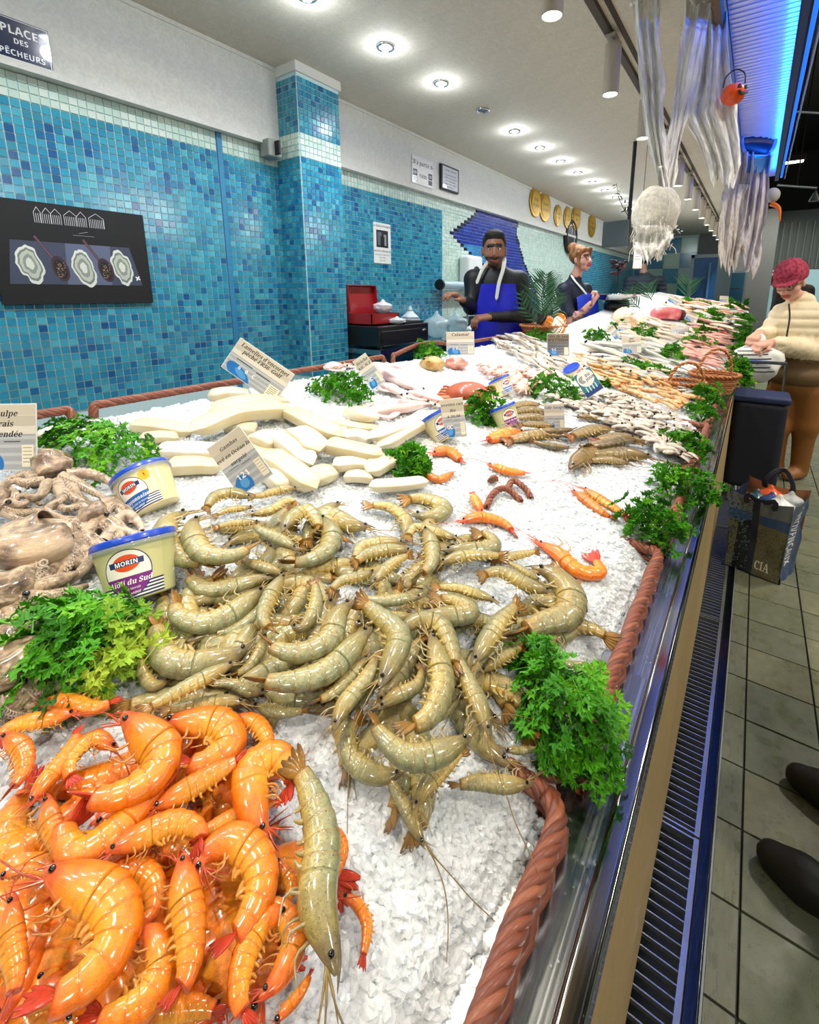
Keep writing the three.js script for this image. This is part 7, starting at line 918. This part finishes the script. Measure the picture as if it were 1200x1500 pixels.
// ---- dark-haired figure behind the shopper
{ const b0 = hung(1176, 420, 6.2), base = V(b0.x, 0, b0.z), [g, J] = person('dark-haired person in dark clothes behind the shopper', base), P = [], dk = hex('#17191c'), c = J(1168, 396); const ch = V(c.x, c.y - .38, 0); P.push(ell(ch, [.2, .26, .14], dk), ell(V(ch.x, ch.y - .3, 0), [.18, .2, .13], dk), cap(V(ch.x - .17, ch.y + .12, 0), V(ch.x + .17, ch.y + .12, 0), .075, .075, dk), cap(V(ch.x - .2, ch.y + .12, 0), V(ch.x - .25, ch.y - .2, .03), .06, .05, dk), cap(V(ch.x + .2, ch.y + .12, 0), V(ch.x + .25, ch.y - .2, .03), .06, .05, dk), cap(V(ch.x - .25, ch.y - .2, .03), V(ch.x - .2, ch.y - .42, .1), .045, .035, hex('#b98a76')), cap(V(ch.x + .25, ch.y - .2, .03), V(ch.x + .2, ch.y - .42, .1), .045, .035, hex('#b98a76')), cap(V(ch.x, ch.y + .2, 0), c, .055, .055, hex('#b98a76')), ell(c, [.08, .11, .095], hex('#b98a76'))); legs(P, V(ch.x - .09, .85, 0), V(ch.x + .09, .85, 0), 0, hex('#1c2f4c'), hex('#0c0c0c')); part(g, 'body', sdf(P, .014, .014), mBody); part(g, 'hair', sdf([ell(c.clone().add(V(0, .04, .0)), [.115, .12, .115], hex('#0c0a0a'))], .008, .006), mBody); }
// ---- person at the near right, only the black shoes in view
{ const t1 = at(1108, 1240, 'y', .03), t2 = at(1150, 1128, 'y', .03), base = V(.47, 0, -1.5), g = thing('person', 'person in black shoes standing on the tiles, toes towards the drain', 'person', base), P = [], sh = hex('#08080a'), tr = hex('#101216'), sk = hex('#c99a86');
  const heel = (t, dx, dz) => V(t.x + dx, .04, t.z + dz); [[t1, .235, .06], [t2, .235, .05]].forEach(([t, dx, dz]) => { const h = heel(t, dx, dz).sub(base), a = t.clone().sub(base); a.y = .034; const dir = h.clone().sub(a).normalize(), k = V(h.x + .03, .5, h.z), hp = V(h.x + .06, .9, h.z * .6); P.push(cap(a.clone().addScaledVector(dir, .036), a.clone().addScaledVector(dir, .1), .036, .046, sh), cap(a.clone().addScaledVector(dir, .1), h, .046, .042, sh), cap(h.clone().add(V(-.02, .05, 0)), k, .052, .066, tr), cap(k, hp, .066, .09, tr)); });
  const px = .3; P.push(ell(V(px, .98, 0), [.14, .14, .18], tr), ell(V(px, 1.25, 0), [.13, .25, .2], hex('#23262c')), cap(V(px, 1.42, -.18), V(px, 1.42, .18), .07, .07, hex('#23262c')), cap(V(px, 1.42, .2), V(px + .02, 1.12, .27), .055, .045, hex('#23262c')), cap(V(px, 1.42, -.2), V(px + .02, 1.12, -.27), .055, .045, hex('#23262c')), cap(V(px + .02, 1.12, .27), V(px - .08, .88, .26), .043, .034, hex('#23262c')), cap(V(px + .02, 1.12, -.27), V(px - .08, .88, -.26), .043, .034, hex('#23262c')), cap(V(px, 1.45, 0), V(px, 1.56, 0), .058, .055, sk), ell(V(px - .01, 1.65, 0), [.095, .115, .08], sk)); part(g, 'body', sdf(P, .012, .012), mat(0xffffff, .6, { vertexColors: true })); part(g, 'hair', sdf([ell(V(px + .02, 1.69, 0), [.1, .1, .09], hex('#1a1412'))], .008, .006), mBody); }
// ---- the big shopping bag on the floor
{
  const A = at(1140, 856, 'y', 0), Bk = at(1172, 826, 'y', 0), L = at(1062, 826, 'y', 0), base = A.clone(), g = thing('shopping_bag', 'big printed woven shopping bag with dark straps standing full on the tiles', 'bag', base);
  const yTop = (() => { let lo = 0, hi = 1; for (let i = 0; i < 30; i++) { const m = (lo + hi) / 2; project(V(A.x + .02, m, A.z))[1] > 742 ? lo = m : hi = m; } return lo; })();
  const e1 = L.clone().sub(A).setY(0), e2 = Bk.clone().sub(A).setY(0); if (e2.length() > .2) e2.setLength(.2); if (e1.length() > .42) e1.setLength(.42); const sp = 1.12, corner = (a, b, t) => V().addScaledVector(e1, a).addScaledVector(e2, b).add(V(0, 0, 0)).sub(V().addScaledVector(e1, .5).addScaledVector(e2, .5)).multiplyScalar(1 + (sp - 1) * t).add(V().addScaledVector(e1, .5).addScaledVector(e2, .5)).setY(yTop * t * (1 + .06 * (b > .5 ? 1 : 0)));
  const facePlane = (p0, p1, bulge) => { const n = 16, q = new THREE.PlaneGeometry(1, 1, n, n), p = q.attributes.position; for (let i = 0; i < p.count; i++) { const s = p.getX(i) + .5, t = p.getY(i) + .5, a = corner(...p0, t), b = corner(...p1, t), m = a.lerp(b, s), nn = corner(...p1, 0).sub(corner(...p0, 0)).cross(V(0, 1, 0)).normalize().negate(); m.addScaledVector(nn, bulge * Math.sin(s * 3.14) * Math.sin(t * 3.0) + .008 * noise(s * 5, t * 5, p0[0])); m.y -= .025 * Math.sin(s * 3.14) * clamp((t - .7) / .3); p.setXYZ(i, m.x, m.y, m.z); } q.computeVertexNormals(); return q; };
  const art = canvasTex(512, 512, (x, w, h) => { x.fillStyle = '#28323a'; x.fillRect(0, 0, w, h); x.fillStyle = '#5f6a6c'; x.fillRect(0, 0, w, 110); x.fillStyle = '#2c4a70'; x.fillRect(0, 110, w, 70); x.fillStyle = '#5e5d46'; x.fillRect(0, 180, w, 332); for (let i = 0; i < 1600; i++) { x.fillStyle = ['#49523a', '#6f6c4c', '#2f382c', '#827e60'][i % 4]; x.fillRect(hsh(i, 1) * w, 185 + hsh(i, 2) * 320, 7, 4); } x.fillStyle = '#0d1218'; x.beginPath(); x.moveTo(60, 512); x.lineTo(90, 200); x.lineTo(190, 160); x.lineTo(260, 300); x.lineTo(210, 512); x.fill(); for (let i = 0; i < 300; i++) { x.fillStyle = ['#3a464e', '#1c242b', '#5c6a70'][i % 3]; x.fillRect(hsh(i, 5) * 230, hsh(i, 6) * h, 14, 8); } x.fillStyle = '#151f33'; x.fillRect(196, 0, 60, h); x.fillStyle = '#d9d6c4'; x.font = 'bold 76px serif'; x.fillText('CIA', 270, 470); });
  part(g, 'front', facePlane([1, 0], [0, 0], .025), mat(0xffffff, .35, { map: art, side: THREE.DoubleSide, clearcoat: .3 }), 'printed front with a landscape picture');
  part(g, 'side', facePlane([0, 0], [0, 1], .012), mat(0xffffff, .35, { map: canvasTex(128, 512, (x, w, h) => { x.fillStyle = '#1b3a66'; x.fillRect(0, 0, w, h); x.save(); x.translate(48, 80); x.rotate(Math.PI / 2); x.fillStyle = '#e8ecee'; x.font = 'bold 54px sans-serif'; x.fillText('PROVENÇAUX', 0, 0); x.restore(); }), side: THREE.DoubleSide, clearcoat: .3 }), 'blue side with white letters');
  part(g, 'back', facePlane([0, 1], [1, 1], .02), mat(0x8a5a3a, .4, { side: THREE.DoubleSide })); part(g, 'side', facePlane([1, 1], [1, 0], .012), mat(0x1b2c44, .4, { side: THREE.DoubleSide })); part(g, 'bottom', facePlane([0, 0], [1, 0], 0).scale(1, .01, 1), mat(0x10161c, .5, { side: THREE.DoubleSide }));
  const strap = (a, b, o) => { const p = corner(.28, a, 1), q = corner(.72, a, 1), m = p.clone().lerp(q, .5).add(V(0, o, 0)).addScaledVector(e2, b); part(g, 'strap', slab([p.clone().add(V(0, -.05, 0)), p, p.clone().lerp(m, .6).add(V(0, o * .3, 0)), m, q.clone().lerp(m, .6).add(V(0, o * .3, 0)), q, q.clone().add(V(0, -.05, 0))], .025, .004, { up: e2.clone().normalize(), n: 26, m: 6, blunt: 40 }), mat(0x10182a, .5, { vertexColors: true })); }; strap(1, .2, .06); strap(0, .05, -.02);
  const wp = (a, b, y) => corner(a, b, 1).setY(yTop * y).add(base);
  [[.3, .35, .86, .14, 'white', 0xe8ecea], [.7, .5, .84, .13, 'teal', 0x2a5a64], [.55, .75, .9, .12, 'orange', 0xe05a26], [.8, .3, .84, .1, 'red', 0xd94a2a], [.2, .65, .92, .11, 'clear', 0xdfeaea], [.45, .45, .9, .1, 'blue', 0x2a4f8a]].forEach(([a, b, y, s, n, c], i) => { const p = wp(a, b, y); p.y -= s * .55; solo('grocery_parcel', sack(s, s * 1.1, s * .8, i * 3.7, .35), mBag(c, i === 4 ? .5 : .1), ['white', 'dark teal', 'orange', 'red', 'clear plastic', 'blue'][i] + ' grocery parcel poking out of the big shopping bag', 'parcel', p); });
}
{ const p = at(1098, 712, 'y', .02); solo('plastic_bag', sack(.17, .26, .14, 9.1, .6), mBag(0xbfd8d2, .4), 'pale green plastic bag standing behind the big shopping bag', 'bag', V(p.x, 0, p.z)); }
{ const p = at(1090, 640, 'y', 0), g = thing('shopping_trolley', 'dark blue wheeled shopping trolley between counter and shopper', 'trolley', V(.08, 0, -3.75)); part(g, 'sack', (() => { const b = rbox(.3, .62, .26, .05, 3); b.translate(.02, .42, 0); return b; })(), mat(0x0b1222, .7)); part(g, 'flap', rbox(.32, .05, .28, .02, 2).translate(.02, .74, 0), mat(0x16264e, .6)); part(g, 'frame', merge([cyl(V(-.1, .08, -.14), V(-.1, .95, -.17), .009), cyl(V(.14, .08, -.14), V(.14, .95, -.17), .009), cyl(V(-.1, .95, -.17), V(.14, .95, -.17), .012)]), mSteelDull); for (const x of [-.12, .16]) part(g, 'wheel', cyl(V(x - .02, .075, -.12), V(x + .02, .075, -.12), .075, .075, 24), mBlack); for (const x of [-.09, .13]) part(g, 'foot', cyl(V(x, 0, .11), V(x, .12, .11), .008), mSteelDull); }
renderer.render(scene, camera);
